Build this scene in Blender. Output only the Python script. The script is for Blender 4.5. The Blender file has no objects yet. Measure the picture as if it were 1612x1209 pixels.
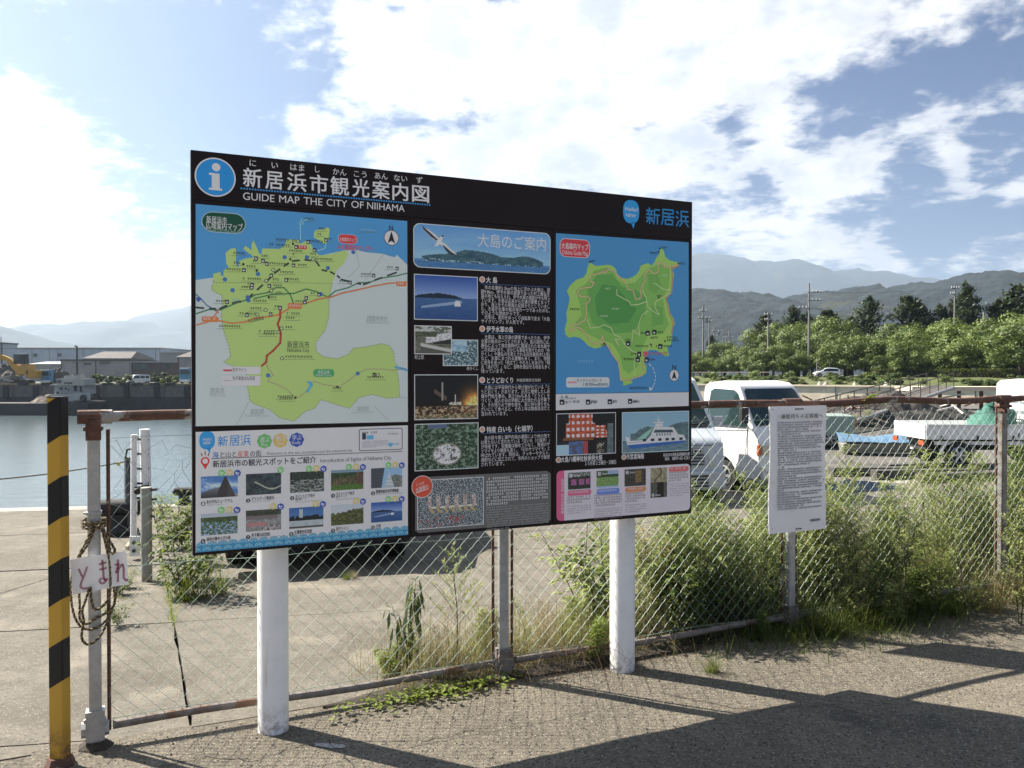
import bpy, bmesh, math, random
from mathutils import Vector, Matrix, noise as mnoise
from mathutils.geometry import tessellate_polygon
R = math.radians
random.seed(7)
SC = bpy.context.scene
COL = SC.collection

# ------------------------------------------------------------------ camera
FPX, EYE = 1304.0, 1.65
PITCH = math.atan(17.5 / FPX)
cam = bpy.data.cameras.new('camera')
cam.sensor_width = 36.0
cam.lens = FPX / 1612 * 36
cam.clip_end = 30000
cam.clip_start = 0.05
camo = bpy.data.objects.new('camera', cam)
COL.objects.link(camo)
camo.location = (0, 0, EYE)
camo.rotation_euler = (R(90) - PITCH, 0, 0)
SC.camera = camo

# ------------------------------------------------------------------ light
SUN_DIR = Vector((-0.905, 0.425, 0)).normalized() * math.cos(R(45.5)) + Vector((0, 0, math.sin(R(45.5))))
SUN_EL, SUN_ROT = R(45.5), math.atan2(SUN_DIR.x, SUN_DIR.y)
sl = bpy.data.lights.new('sun', 'SUN')
sl.energy = 5.0
sl.angle = R(0.55)
sl.color = (1.0, 0.925, 0.81)
so = bpy.data.objects.new('sun', sl)
COL.objects.link(so)
so.rotation_euler = (-SUN_DIR).to_track_quat('-Z', 'Y').to_euler()
SC.view_settings.view_transform = 'Standard'
SC.view_settings.look = 'None'
SC.view_settings.exposure = 1.68
SC.view_settings.gamma = 1
SC.cycles.use_denoising = True
SC.cycles.volume_bounces = 0
SC.cycles.max_bounces = 7
SC.cycles.transparent_max_bounces = 24

W = bpy.data.worlds.new('World')
SC.world = W
W.use_nodes = True


class N:
    """tiny helper to write math node trees"""
    def __init__(s, nt): s.nt = nt
    def node(s, typ, **kw):
        n = s.nt.nodes.new(typ)
        for k, v in kw.items(): setattr(n, k, v)
        return n
    def put(s, sock, v):
        if isinstance(v, (int, float, tuple, list)): sock.default_value = v
        else: s.nt.links.new(v, sock)
    def m(s, op, *a, clamp=False):
        n = s.node('ShaderNodeMath', operation=op, use_clamp=clamp)
        for i, v in enumerate(a): s.put(n.inputs[i], v)
        return n.outputs[0]
    def mix(s, f, a, b):
        n = s.node('ShaderNodeMix', data_type='RGBA')
        s.put(n.inputs[0], f)
        s.put(n.inputs[6], a if not isinstance(a, tuple) or len(a) == 4 else a + (1,))
        s.put(n.inputs[7], b if not isinstance(b, tuple) or len(b) == 4 else b + (1,))
        return n.outputs[2]
    def noise(s, vec, scale, detail=4, rough=0.55, dist=0.0, out=0, dim='3D'):
        n = s.node('ShaderNodeTexNoise', noise_dimensions=dim)
        if vec is not None: s.nt.links.new(vec, n.inputs['Vector'])
        n.inputs['Scale'].default_value = scale
        n.inputs['Detail'].default_value = detail
        n.inputs['Roughness'].default_value = rough
        n.inputs['Distortion'].default_value = dist
        return n.outputs[out]
    def ss(s, v, lo, hi, a=0.0, b=1.0):
        n = s.node('ShaderNodeMapRange', interpolation_type='SMOOTHSTEP')
        s.put(n.inputs[0], v)
        for i, x in enumerate((lo, hi, a, b)): s.put(n.inputs[i + 1], x)
        return n.outputs[0]
    def xyz(s, v):
        n = s.node('ShaderNodeSeparateXYZ'); s.nt.links.new(v, n.inputs[0]); return n.outputs
    def comb(s, x, y, z):
        n = s.node('ShaderNodeCombineXYZ')
        for i, v in enumerate((x, y, z)): s.put(n.inputs[i], v)
        return n.outputs[0]


def build_world():
    nt = W.node_tree
    nt.nodes.clear()
    g = N(nt)
    out = g.node('ShaderNodeOutputWorld')
    sky = g.node('ShaderNodeTexSky', sky_type='NISHITA', sun_disc=False)
    sky.sun_elevation = SUN_EL
    sky.sun_rotation = SUN_ROT
    sky.air_density, sky.dust_density, sky.ozone_density = 1.0, .7, 2.5
    d = g.node('ShaderNodeTexCoord').outputs['Generated']
    x, y, z = g.xyz(d)[:3]
    az = g.m('ARCTAN2', x, y)
    el = g.m('ARCSINE', z)
    zc = g.m('MAXIMUM', z, 0.0)
    # clouds flatten with perspective towards the horizon
    k = g.m('DIVIDE', 1.0, g.m('ADD', zc, 0.14))
    p2 = g.comb(g.m('MULTIPLY', x, k), g.m('MULTIPLY', y, k), 0.0)
    n1 = g.noise(p2, 2.6, 8, 0.62, 0.35)
    n2 = g.noise(g.comb(g.m('MULTIPLY', az, 3.6), g.m('MULTIPLY', el, 5.4), 0.3), 3.2, 10, 0.62, 0.3)
    n3 = g.noise(p2, 11.0, 6, 0.6, 0.2)
    # where the larger cloud bodies stand: azimuth, elevation, radii, turn, weight (degrees)
    def A(px): return math.degrees(math.atan((px - 806) / FPX))
    def E(px, py): return math.degrees(math.atan((587 - py) / math.hypot(FPX, px - 806)))
    bodies = [(950, 20, 480, 95, 0, .42), (1010, 80, 330, 90, 10, .38), (700, 110, 260, 75, -14, .34), (470, 186, 70, 30, -12, .40),
              (1250, 25, 420, 75, 8, .36), (1000, 140, 230, 50, 0, .36),
              (800, 255, 250, 52, 0, .46), (1085, 248, 125, 50, 0, .44), (1312, 288, 88, 34, -4, .62), (1213, 240, 30, 34, 40, .50),
              (1215, 180, 55, 30, 20, .36), (1440, 205, 160, 24, 14, .36), (1503, 262, 24, 52, 15, .44), (1605, 303, 40, 26, 0, .42),
              (-20, 300, 170, 190, 0, .62), (130, 215, 90, 70, -20, .10), (1220, 380, 190, 46, -10, .26), (1350, 395, 120, 28, -20, .24),
              (1150, 355, 120, 26, 0, .20),
              (40, 480, 420, 120, 0, .80), (1250, 480, 460, 60, 0, .12),
              (1390, 120, 180, 50, 8, -.22), (1390, 300, 60, 40, 0, -.2), (1500, 340, 200, 24, 0, -.14), (300, 150, 210, 120, 0, -.35), (700, 196, 130, 14, 4, -.32), (1000, 200, 90, 14, 10, -.30), (1190, 300, 34, 30, 0, -.35), (1150, 215, 30, 24, 0, -.25), (230, 60, 120, 60, 0, -.1)]
    F = None
    for (px, py, rx, ry, rot, w) in bodies:
        a0, e0 = R(A(px)), R(E(px, py))
        ra, re = rx / FPX * math.cos(a0) ** 2, ry / FPX * math.cos(a0)
        c, s_ = math.cos(R(rot)), math.sin(R(rot))
        da, de = g.m('SUBTRACT', az, a0), g.m('SUBTRACT', el, e0)
        u = g.m('DIVIDE', g.m('ADD', g.m('MULTIPLY', da, c), g.m('MULTIPLY', de, s_)), ra)
        v = g.m('DIVIDE', g.m('SUBTRACT', g.m('MULTIPLY', de, c), g.m('MULTIPLY', da, s_)), re)
        q = g.m('ADD', g.m('MULTIPLY', u, u), g.m('MULTIPLY', v, v))
        e = g.m('MULTIPLY', g.m('EXPONENT', g.m('MULTIPLY', q, -0.9)), w)
        F = e if F is None else g.m('ADD', F, e)
    # away from the picture: unseen broken cloud, its cover thinned to lower ambient light
    away = g.m('MULTIPLY', g.ss(g.m('ABSOLUTE', az), 0.62, 0.85), g.ss(g.noise(p2, 0.9, 3), 0.46, 0.68, -0.08, 0.40))
    up = g.m('MULTIPLY', g.ss(el, 0.44, 0.62), g.ss(g.noise(p2, 0.8, 3), 0.46, 0.68, 0.0, 0.40))
    F = g.m('ADD', F, g.m('MAXIMUM', away, up))
    nn = g.m('ADD', g.m('ADD', g.m('MULTIPLY', g.m('SUBTRACT', n1, .5), 1.1), g.m('MULTIPLY', g.m('SUBTRACT', n2, .5), 1.5)), g.m('MULTIPLY', g.m('SUBTRACT', n3, .5), .8))
    dens = g.ss(g.m('ADD', nn, F), 0.02, 0.50)
    # sun side is washed with white glare, the horizon with pale haze
    sd = g.node('ShaderNodeVectorMath', operation='DOT_PRODUCT')
    nt.links.new(d, sd.inputs[0]); sd.inputs[1].default_value = SUN_DIR
    glare = g.ss(sd.outputs['Value'], 0.45, 0.97)
    hz = g.m('EXPONENT', g.m('MULTIPLY', g.m('MAXIMUM', el, 0.0), -9.0))
    hz = g.m('MULTIPLY', hz, g.ss(sd.outputs['Value'], -0.3, 0.75, 0.42, 0.95))
    clear = g.mix(0.0, sky.outputs[0], sky.outputs[0])
    sc = g.node('ShaderNodeVectorMath', operation='SCALE')
    nt.links.new(sky.outputs[0], sc.inputs[0]); sc.inputs['Scale'].default_value = 1.0
    tint = g.node('ShaderNodeMix', data_type='RGBA', blend_type='MULTIPLY'); tint.inputs[0].default_value = 1.0; nt.links.new(sc.outputs[0], tint.inputs[6]); tint.inputs[7].default_value = (.115, .265, .47, 1)
    base = g.mix(g.m('MULTIPLY', hz, 0.8), tint.outputs[2], (4.9, 5.6, 6.7))
    base = g.mix(g.m('MULTIPLY', glare, 0.55), base, (4.0, 4.7, 6.1))
    shade = g.ss(g.noise(g.comb(g.m('MULTIPLY', az, 4.0), g.m('MULTIPLY', el, 6.0), 2.0), 2.6, 7, 0.6), 0.38, 0.64)
    edge = g.ss(g.m('ADD', nn, F), 0.18, 0.62)
    grey = g.m('MULTIPLY', g.m('MULTIPLY', shade, edge), 0.8)
    cl = g.mix(grey, (7.7, 7.6, 7.5), (4.0, 4.4, 5.1))
    cl = g.mix(g.m('MULTIPLY', glare, 0.6), cl, (11, 11, 11.2))
    col = g.mix(g.m('MULTIPLY', dens, 0.94), base, cl)
    bg = g.node('ShaderNodeBackground')
    nt.links.new(col, bg.inputs[0])
    bg.inputs[1].default_value = 0.05
    nt.links.new(bg.outputs[0], out.inputs[0])


build_world()

# ------------------------------------------------------------------ materials
MATS = {}


SUNLIT = {'lot_asphalt', 'quay_wall_concrete', 'bank_grass', 'far_flat_land', 'forested_hill', 'pale_concrete', 'concrete_pole', 'light_sheet_roof', 'brown_grey_roof', 'mixed_scrap', 'gravel_load', 'shore_rubble', 'weathered_white_ship', 'dark_soil', 'weathered_iron', 'boat_hull', 'pale_green_paint', 'blue_sheet', 'green_net_sheet', 'grey_blue_sheet', 'grit_grey', 'grit_dark', 'grit_pale', 'yellowed_plastic', 'peeling_white_post', 'kerb_yellow', 'white_smear', 'green_stem', 'brown_stem', 'bark', 'pale_aluminium'}


def lin(c):
    return tuple(((v / 255) / 12.92 if v / 255 <= .04045 else ((v / 255 + .055) / 1.055) ** 2.4) for v in c)


def mat(name, c1, c2=None, scale=8, rough=.7, metal=0, bump=0, bscale=60, detail=5, c3=None, s3=2.0, th3=(.55, .68), spec=.5, coat=0, dist=.02, streak=None, speck=None):
    """principled material: two tones of fine noise, a third tone in larger patches, bump"""
    if name in MATS: return MATS[name]
    m = bpy.data.materials.new(name)
    m.use_nodes = True
    g = N(m.node_tree)
    b = m.node_tree.nodes['Principled BSDF']
    v = g.node('ShaderNodeTexCoord').outputs['Object']
    if c2 is None: c2 = tuple(x * .86 for x in c1)
    if name in SUNLIT:
        c1, c2 = [tuple(x * .6 for x in q) for q in (c1, c2)]
        if c3: c3 = tuple(x * .6 for x in c3)
    nf = g.ss(g.noise(v, scale, detail, .65), .36, .64)
    c = g.mix(nf, c1, c2)
    if c3:
        vv = v
        if streak:
            mp = g.node('ShaderNodeMapping'); m.node_tree.links.new(v, mp.inputs[0]); mp.inputs['Scale'].default_value = streak; vv = mp.outputs[0]
        c = g.mix(g.ss(g.noise(vv, s3, 6, .7, .3), *th3), c, c3)
    for (ssc, scol_, lo, hi) in (speck or ()):
        if ssc < 5: c = g.mix(g.ss(g.noise(v, ssc, 5, .6), lo, hi), c, scol_); continue
        vo = g.node('ShaderNodeTexVoronoi'); vo.inputs['Scale'].default_value = ssc; m.node_tree.links.new(v, vo.inputs['Vector'])
        cell = g.xyz(vo.outputs['Color'])[0]
        body = g.ss(vo.outputs['Distance'], .62, .30)
        c = g.mix(g.m('MULTIPLY', g.ss(cell, lo, hi), body), c, scol_)
    m.node_tree.links.new(c, b.inputs['Base Color'])
    b.inputs['Roughness'].default_value = rough
    b.inputs['Metallic'].default_value = metal
    b.inputs['Specular IOR Level'].default_value = spec
    b.inputs['Coat Weight'].default_value = coat
    if bump:
        bn = g.node('ShaderNodeBump')
        bn.inputs['Strength'].default_value = bump
        bn.inputs['Distance'].default_value = dist
        m.node_tree.links.new(g.noise(v, bscale, 6, .7), bn.inputs['Height'])
        m.node_tree.links.new(bn.outputs[0], b.inputs['Normal'])
    MATS[name] = m
    return m


def leafmat(name, c1, c2, tr=.4, var=.35, ns=9):
    m = bpy.data.materials.new(name)
    m.use_nodes = True
    nt = m.node_tree
    nt.nodes.clear()
    g = N(nt)
    c1, c2 = [tuple(x * .90 for x in q) for q in (c1, c2)]
    oi = g.node('ShaderNodeObjectInfo')
    v = g.node('ShaderNodeTexCoord').outputs['Object']
    f = g.m('ADD', g.m('MULTIPLY', oi.outputs['Random'], var), g.ss(g.noise(v, ns, 3), .35, .65, 0, 1 - var), clamp=True)
    c = g.mix(f, c1, c2)
    d = g.node('ShaderNodeBsdfPrincipled'); nt.links.new(c, d.inputs['Base Color']); d.inputs['Roughness'].default_value = .55
    d.inputs['Specular IOR Level'].default_value = .35
    t = g.node('ShaderNodeBsdfTranslucent')
    tc = g.mix(.5, c, (.26, .30, .02)); nt.links.new(tc, t.inputs[0])
    mx = g.node('ShaderNodeMixShader'); mx.inputs[0].default_value = tr
    nt.links.new(d.outputs[0], mx.inputs[1]); nt.links.new(t.outputs[0], mx.inputs[2])
    o = g.node('ShaderNodeOutputMaterial'); nt.links.new(mx.outputs[0], o.inputs[0])
    MATS[name] = m
    return m


# ------------------------------------------------------------------ objects
def tag(o, label=None, cat=None, group=None, kind=None):
    if label: o['label'] = label
    if cat: o['category'] = cat
    if group: o['group'] = group
    if kind: o['kind'] = kind
    return o


def empty(name, loc=(0, 0, 0), rz=0, **kw):
    o = bpy.data.objects.new(name, None)
    COL.objects.link(o)
    o.empty_display_size = .1
    o.location = loc
    o.rotation_euler = (0, 0, rz)
    return tag(o, **kw)


def copy_tree(o, parent=None):
    c = o.copy(); COL.objects.link(c)
    if parent is not None: c.parent = parent
    for ch in list(o.children): copy_tree(ch, c)
    return c


class MB:
    def __init__(s): s.v, s.f, s.m, s.c = [], [], [], None
    def add(s, vs, fs, mi=0):
        k = len(s.v)
        s.v += [tuple(q) for q in vs]
        s.f += [tuple(i + k for i in q) for q in fs]
        s.m += [mi] * len(fs)
        return s
    def box(s, c, d, rz=0, mi=0, M=None, taper=1.0):
        x, y, z = (q / 2 for q in d)
        vs = []
        for dz in (-z, z):
            t = taper if dz > 0 else 1
            for dx, dy in ((-x, -y), (x, -y), (x, y), (-x, y)):
                p = Vector((dx * t, dy * t, dz))
                if rz: p = Matrix.Rotation(rz, 3, 'Z') @ p
                if M is not None: p = M @ p
                vs.append(p + Vector(c))
        return s.add(vs, [(0, 3, 2, 1), (4, 5, 6, 7), (0, 1, 5, 4), (1, 2, 6, 5), (2, 3, 7, 6), (3, 0, 4, 7)], mi)
    def tube(s, pts, r, n=6, mi=0, cap=True):
        pts = [Vector(p) for p in pts]
        rr = r if isinstance(r, (list, tuple)) else [r] * len(pts)
        rings, fs = [], []
        up = Vector((.013, .021, 1)).normalized()
        for i, p in enumerate(pts):
            a = pts[max(i - 1, 0)]; b = pts[min(i + 1, len(pts) - 1)]
            t = (b - a).normalized()
            u = up if abs(t.dot(up)) < .95 else Vector((1, .1, 0)).normalized()
            e1 = t.cross(u).normalized(); e2 = t.cross(e1)
            for k in range(n):
                th = 2 * math.pi * (k + .5) / n
                rings.append(p + (e1 * math.cos(th) + e2 * math.sin(th)) * rr[i])
        for i in range(len(pts) - 1):
            for k in range(n):
                a, b = i * n + k, i * n + (k + 1) % n
                fs.append((a, b, b + n, a + n))
        if cap:
            fs.append(tuple(range(n - 1, -1, -1)))
            fs.append(tuple(range((len(pts) - 1) * n, len(pts) * n)))
        return s.add(rings, fs, mi)
    def lathe(s, prof, n=16, c=(0, 0, 0), axis='Z', mi=0):
        vs, fs = [], []
        for (r, h) in prof:
            for k in range(n):
                th = 2 * math.pi * k / n
                q = (r * math.cos(th), r * math.sin(th), h)
                if axis == 'X': q = (q[2], q[0], q[1])
                if axis == 'Y': q = (q[1], q[2], q[0])
                vs.append((q[0] + c[0], q[1] + c[1], q[2] + c[2]))
        for i in range(len(prof) - 1):
            for k in range(n):
                a, b = i * n + k, i * n + (k + 1) % n
                fs.append((a, b, b + n, a + n))
        fs.append(tuple(range(n - 1, -1, -1))); fs.append(tuple(range((len(prof) - 1) * n, len(prof) * n)))
        return s.add(vs, fs, mi)
    def prism(s, prof, wfun, mi=0):
        """side outline (x,z) extruded in y to +-wfun(x,z)"""
        n = len(prof)
        vs = [(x, -wfun(x, z), z) for x, z in prof] + [(x, wfun(x, z), z) for x, z in prof]
        fs = [(i, (i + 1) % n, n + (i + 1) % n, n + i) for i in range(n)]
        tr = tessellate_polygon([[Vector((x, z, 0)) for x, z in prof]])
        for a, b, c in tr:
            fs.append((a, b, c)); fs.append((n + c, n + b, n + a))
        return s.add(vs, fs, mi)
    def ngon(s, pts, mi=0):
        tr = tessellate_polygon([[Vector(p) for p in pts]])
        return s.add(pts, tr, mi)
    def mesh(s, name, mats, smooth=False, sharp=35):
        me = bpy.data.meshes.new(name)
        me.from_pydata(s.v, [], s.f)
        for m in (mats if isinstance(mats, (list, tuple)) else [mats]): me.materials.append(m)
        if any(s.m): me.polygons.foreach_set('material_index', s.m)
        if smooth:
            me.polygons.foreach_set('use_smooth', [True] * len(me.polygons))
            try: me.set_sharp_from_angle(angle=R(sharp))
            except Exception: pass
        me.update()
        return me
    def build(s, name, mats, parent=None, smooth=False, bevel=0, world=False, sharp=35, fix=False):
        me = s.mesh(name, mats, smooth, sharp)
        if fix:
            bm = bmesh.new(); bm.from_mesh(me); bmesh.ops.remove_doubles(bm, verts=bm.verts, dist=1e-5)
            bmesh.ops.recalc_face_normals(bm, faces=bm.faces)
            bm.to_mesh(me); bm.free()
        o = bpy.data.objects.new(name, me)
        COL.objects.link(o)
        if parent is not None:
            o.parent = parent
            if world: o.matrix_parent_inverse = PM(parent).inverted()
        if bevel:
            b = o.modifiers.new('bevel', 'BEVEL'); b.width = bevel; b.segments = 2; b.limit_method = 'ANGLE'; b.angle_limit = R(30)
        return o


def PM(o):
    m = Matrix.LocRotScale(o.location, o.rotation_euler, o.scale)
    if o.parent is not None: m = PM(o.parent) @ o.matrix_parent_inverse @ m
    return m


# real-world frames of reference: the fence / sign direction and the quay direction
TH = R(24.5)
DS, DN = Vector((math.cos(TH), math.sin(TH), 0)), Vector((-math.sin(TH), math.cos(TH), 0))
FO = Vector((-1.84, 3.638, 0))
Q1, Q2 = Vector((math.cos(R(9)), math.sin(R(9)), 0)), Vector((-math.sin(R(9)), math.cos(R(9)), 0))


def F(s, n, z=0): return FO + DS * s + DN * n + Vector((0, 0, z))
def gz(x, y):
    n = (x - FO.x) * DN.x + (y - FO.y) * DN.y
    return -.3 * min(max((n - .3) / 9.0, 0), 1)


def ray(px, py):
    x = (px - 806) / FPX; y = (604.5 - py) / FPX
    return Vector((x, math.cos(PITCH) + y * math.sin(PITCH), -math.sin(PITCH) + y * math.cos(PITCH)))


def at(px, Y, z=0):
    return Vector(((px - 806) / FPX * Y, Y, z))


def on(px, py):
    """ground point seen at this place of the survey photograph"""
    r = ray(px, py); z = 0
    for _ in range(6):
        t = (z - EYE) / r.z; z = gz(r.x * t, r.y * t)
    return Vector((r.x * t, r.y * t, z))


def hz(x, y, s=1.0, o=0):
    return mnoise.noise(Vector((x * s, y * s, o)))
def fbm(x, y, z=0, oct=5):
    return mnoise.fractal(Vector((x, y, z)), 1.0, 2.0, oct)

# ================================================================== SETTING
M_asph = mat('worn_asphalt', (.185, .161, .120), (.130, .112, .084), 30, .93, bump=1.0, bscale=150, detail=8, c3=(.235, .205, .155), s3=1.1, th3=(.42, .72), dist=.016, speck=((.8, (.090, .080, .066), .58, .70), (75, (.045, .040, .032), .62, .9), (120, (.075, .066, .052), .55, .8), (95, (.34, .31, .255), .78, .95)))
M_conc = mat('old_concrete', (.128, .115, .091), (.093, .083, .065), 5, .93, bump=.5, bscale=160, detail=10, c3=(.072, .062, .047), s3=.8, th3=(.47, .68), dist=.004, speck=((1.7, (.175, .156, .122), .54, .70), (55, (.060, .052, .040), .72, .95), (110, (.22, .20, .16), .80, .95)))
M_conc2 = mat('pale_concrete', (.52, .49, .43), (.44, .41, .355), 20, .9, bump=.3, bscale=60, detail=8, dist=.006)
M_joint = mat('joint_dirt', (.07, .06, .05), (.035, .03, .025), 40, .95)
M_lot = mat('lot_asphalt', (.20, .185, .165), (.14, .13, .115), 14, .92, bump=.5, bscale=50, c3=(.09, .085, .08), s3=.35, th3=(.52, .66), dist=.01)
M_dirt = mat('dark_soil', (.10, .08, .06), (.05, .042, .034), 30, .95, bump=.7, bscale=60, dist=.02)
M_wall = mat('quay_wall_concrete', (.24, .225, .20), (.17, .16, .145), 1.2, .9, bump=.3, bscale=3, c3=(.12, .11, .10), s3=.5, streak=(1, 1, .15))
M_wet = mat('wet_weedy_wall', (.035, .036, .034), (.02, .022, .022), .8, .6)
M_beige = mat('weathered_beige_wall', (.60, .52, .39), (.50, .43, .32), .8, .9, c3=(.25, .22, .17), s3=.45, th3=(.56, .75), streak=(1, 1, .12))
M_grassland = mat('bank_grass', (.16, .19, .05), (.08, .11, .03), 1.1, .95, bump=.8, bscale=3, c3=(.24, .21, .11), s3=.25, dist=.3)
M_landfar = mat('far_flat_land', (.16, .16, .13), (.10, .12, .07), .05, .95)
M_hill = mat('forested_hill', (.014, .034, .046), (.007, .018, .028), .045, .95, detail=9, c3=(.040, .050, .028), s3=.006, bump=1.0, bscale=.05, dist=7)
M_metal = mat('galvanised_steel', (.42, .43, .44), (.33, .34, .35), 22, .5, metal=.55, bump=.05, bscale=80, c3=(.27, .26, .25), s3=7, th3=(.58, .72))
M_rust = mat('rusty_steel', (.125, .060, .040), (.075, .040, .030), 30, .85, bump=.5, bscale=90, c3=(.30, .29, .28), s3=6, th3=(.56, .62), dist=.004)
M_rust2 = mat('grey_rusty_rail', (.20, .18, .165), (.13, .11, .10), 20, .8, bump=.4, bscale=60, c3=(.13, .07, .045), s3=5, th3=(.52, .62), dist=.004)
M_white = mat('white_paint', (.80, .80, .80), (.74, .745, .75), 6, .4, c3=(.50, .38, .25), s3=2.6, th3=(.60, .74), streak=(3.5, 3.5, .3), coat=.1)
def post_paint():
    m = bpy.data.materials.new('sign_post_paint'); m.use_nodes = True
    g = N(m.node_tree); b = m.node_tree.nodes['Principled BSDF']
    v = g.node('ShaderNodeTexCoord').outputs['Object']; z = g.xyz(v)[2]
    mp = g.node('ShaderNodeMapping'); m.node_tree.links.new(v, mp.inputs[0]); mp.inputs['Scale'].default_value = (16, 16, 1.1)
    c = g.mix(g.ss(g.noise(v, 9, 4), .35, .65), (.88, .88, .87), (.82, .825, .83))
    st = g.ss(g.noise(mp.outputs[0], 1.0, 5, .6), .60, .70)
    c = g.mix(g.m('MULTIPLY', st, .55), c, (.52, .38, .22))
    sp_n = g.ss(g.noise(v, 70, 3), .70, .74); c = g.mix(g.m('MULTIPLY', sp_n, .7), c, (.25, .18, .12))
    low = g.m('MULTIPLY', g.ss(z, .16, .0), g.ss(g.noise(v, 26, 6, .7), .40, .62)); c = g.mix(g.m('MULTIPLY', low, .8), c, (.24, .20, .15))
    m.node_tree.links.new(c, b.inputs['Base Color']); b.inputs['Roughness'].default_value = .42
    return m
M_post = post_paint()
M_black = mat('black_rubber', (.022, .022, .023), (.013, .013, .014), 20, .75)
M_yellow = mat('machine_yellow', (.50, .30, .04), (.40, .22, .03), 3, .6, c3=(.20, .10, .03), s3=1.4)
M_dark = mat('dark_metal', (.035, .037, .04), (.022, .023, .025), 10, .6)
M_glass = mat('dark_tinted_glass', (.020, .045, .042), (.012, .030, .030), 1.5, .06, spec=.7)


def strct(name, mb, m, **kw):
    o = mb.build(name, m, **kw); o['kind'] = 'structure'; return o


def clip(poly, nx, ny, c):
    """keep the side nx*x + ny*y >= c"""
    out = []
    for i in range(len(poly)):
        a, b = poly[i], poly[(i + 1) % len(poly)]
        da, db = nx * a[0] + ny * a[1] - c, nx * b[0] + ny * b[1] - c
        if da >= 0: out.append(a)
        if da * db < 0:
            t = da / (da - db); out.append((a[0] + (b[0] - a[0]) * t, a[1] + (b[1] - a[1]) * t))
    return out


# --- near pavement (the asphalt footway the photographer stands on)
def grid_sheet(mb, x0, x1, y0, y1, step, zf, keep=lambda x, y: True):
    nx, ny = max(1, round((x1 - x0) / step)), max(1, round((y1 - y0) / step))
    vs = [];
    for j in range(ny + 1):
        for i in range(nx + 1):
            x, y = x0 + (x1 - x0) * i / nx, y0 + (y1 - y0) * j / ny
            vs.append((x, y, zf(x, y)))
    fs = []
    for j in range(ny):
        for i in range(nx):
            a = j * (nx + 1) + i
            cx, cy = x0 + (x1 - x0) * (i + .5) / nx, y0 + (y1 - y0) * (j + .5) / ny
            if keep(cx, cy): fs.append((a, a + 1, a + nx + 2, a + nx + 1))
    mb.add(vs, fs)
    return mb


mb = MB()
S0, S1 = -.25, 26
def pave_z(s, n): return 0.004 * fbm(s * 3, n * 3, 1) * (1 if n < -.02 else 0)
vs, fs = [], []
NS, NNN = 210, 70
for j in range(NNN + 1):
    n = .06 - 5.4 * (j / NNN) ** 1.5
    for i in range(NS + 1):
        s = S0 + (13 - S0) * i / NS
        p = F(s, n); vs.append((p.x, p.y, pave_z(s, n)))
for j in range(NNN):
    for i in range(NS):
        a = j * (NS + 1) + i; fs.append((a, a + NS + 1, a + NS + 2, a + 1))
mb.add(vs, fs)
pav = strct('pavement', mb, M_asph, smooth=True)
for k, pts in enumerate(([(.15, -.35), (.42, -.30), (.60, -.42), (.95, -.38), (1.35, -.55), (1.7, -.52)], [(.2, -.75), (.5, -.62), (.62, -.45)], [(2.6, -.5), (2.9, -.9), (3.3, -1.0), (3.5, -1.5)], [(.95, -.38), (1.0, -.8), (1.25, -1.1)], [(4.2, -.6), (4.5, -1.0), (5.1, -1.15), (5.6, -1.6)])):
    rn = random.Random(k); P_ = []
    for (a, b), (c, d) in zip(pts, pts[1:]):
        for q in range(9): t = q / 9; P_.append(F(a + (c - a) * t + rn.gauss(0, .010), b + (d - b) * t + rn.gauss(0, .010), .0055))
    mc = MB()
    for p0, p1 in zip(P_, P_[1:]):
        n_ = (p1 - p0).cross(Vector((0, 0, 1))).normalized() * rn.uniform(.001, .0035)
        mc.add([p0 - n_, p1 - n_, p1 + n_, p0 + n_], [(0, 1, 2, 3)])
    mc.build('crack', M_joint, pav)
mb = MB(); mb.add([(-60, -40, -.03), (60, -40, -.03), (60, 14, -.03), (-60, 3.0, -.03)], [(0, 1, 2, 3)])
mb2 = MB()
pl = [(-60, -60), (90, -60), (90, 60), (-60, 60)]
pl = clip(pl, -DN.x, -DN.y, -(FO.dot(DN) + .05))
mb2.ngon([(x, y, -.006) for x, y in pl]); strct('ground', mb2, M_asph)
# paler threshold left of the striped post
mb = MB(); a, b = F(-.30, -.05, .006), F(-.30, -3, .006)
strct('pale_concrete_threshold', mb.ngon([F(-.30, -.16, .006), F(-.34, -4, .006), F(-6, -4, .006), F(-6, -.22, .006)][::-1]) and mb, M_conc2)

# --- the quay: base sheet and separate cast slabs with open joints
QE = 12.95
CU = -2.6          # along the quay: the basin ends here, the yard reaches further back beyond it


def quay_out(x, y):
    u, v = x * Q1.x + y * Q1.y, x * Q2.x + y * Q2.y
    return v > (QE if u < CU else 46)


mb = MB()
pl = [(-60, -40), (90, -40), (90, 90), (-60, 90)]
pl = clip(pl, DN.x, DN.y, FO.dot(DN) - .0)
left = clip(clip(pl, -Q1.x, -Q1.y, -CU), -Q2.x, -Q2.y, -QE)
right = clip(clip(pl, Q1.x, Q1.y, CU), -Q2.x, -Q2.y, -46)
for part in (left, right):
    for k0, k1 in ((-.5, .3), (.3, 2.6), (2.6, 5), (5, 7.3), (7.3, 9.3), (9.3, 200)):
        q = clip(clip(part, DN.x, DN.y, FO.dot(DN) + k0), -DN.x, -DN.y, -(FO.dot(DN) + k1))
        if len(q) > 2: mb.ngon([(x, y, gz(x, y) - .07) for x, y in q])
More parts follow.
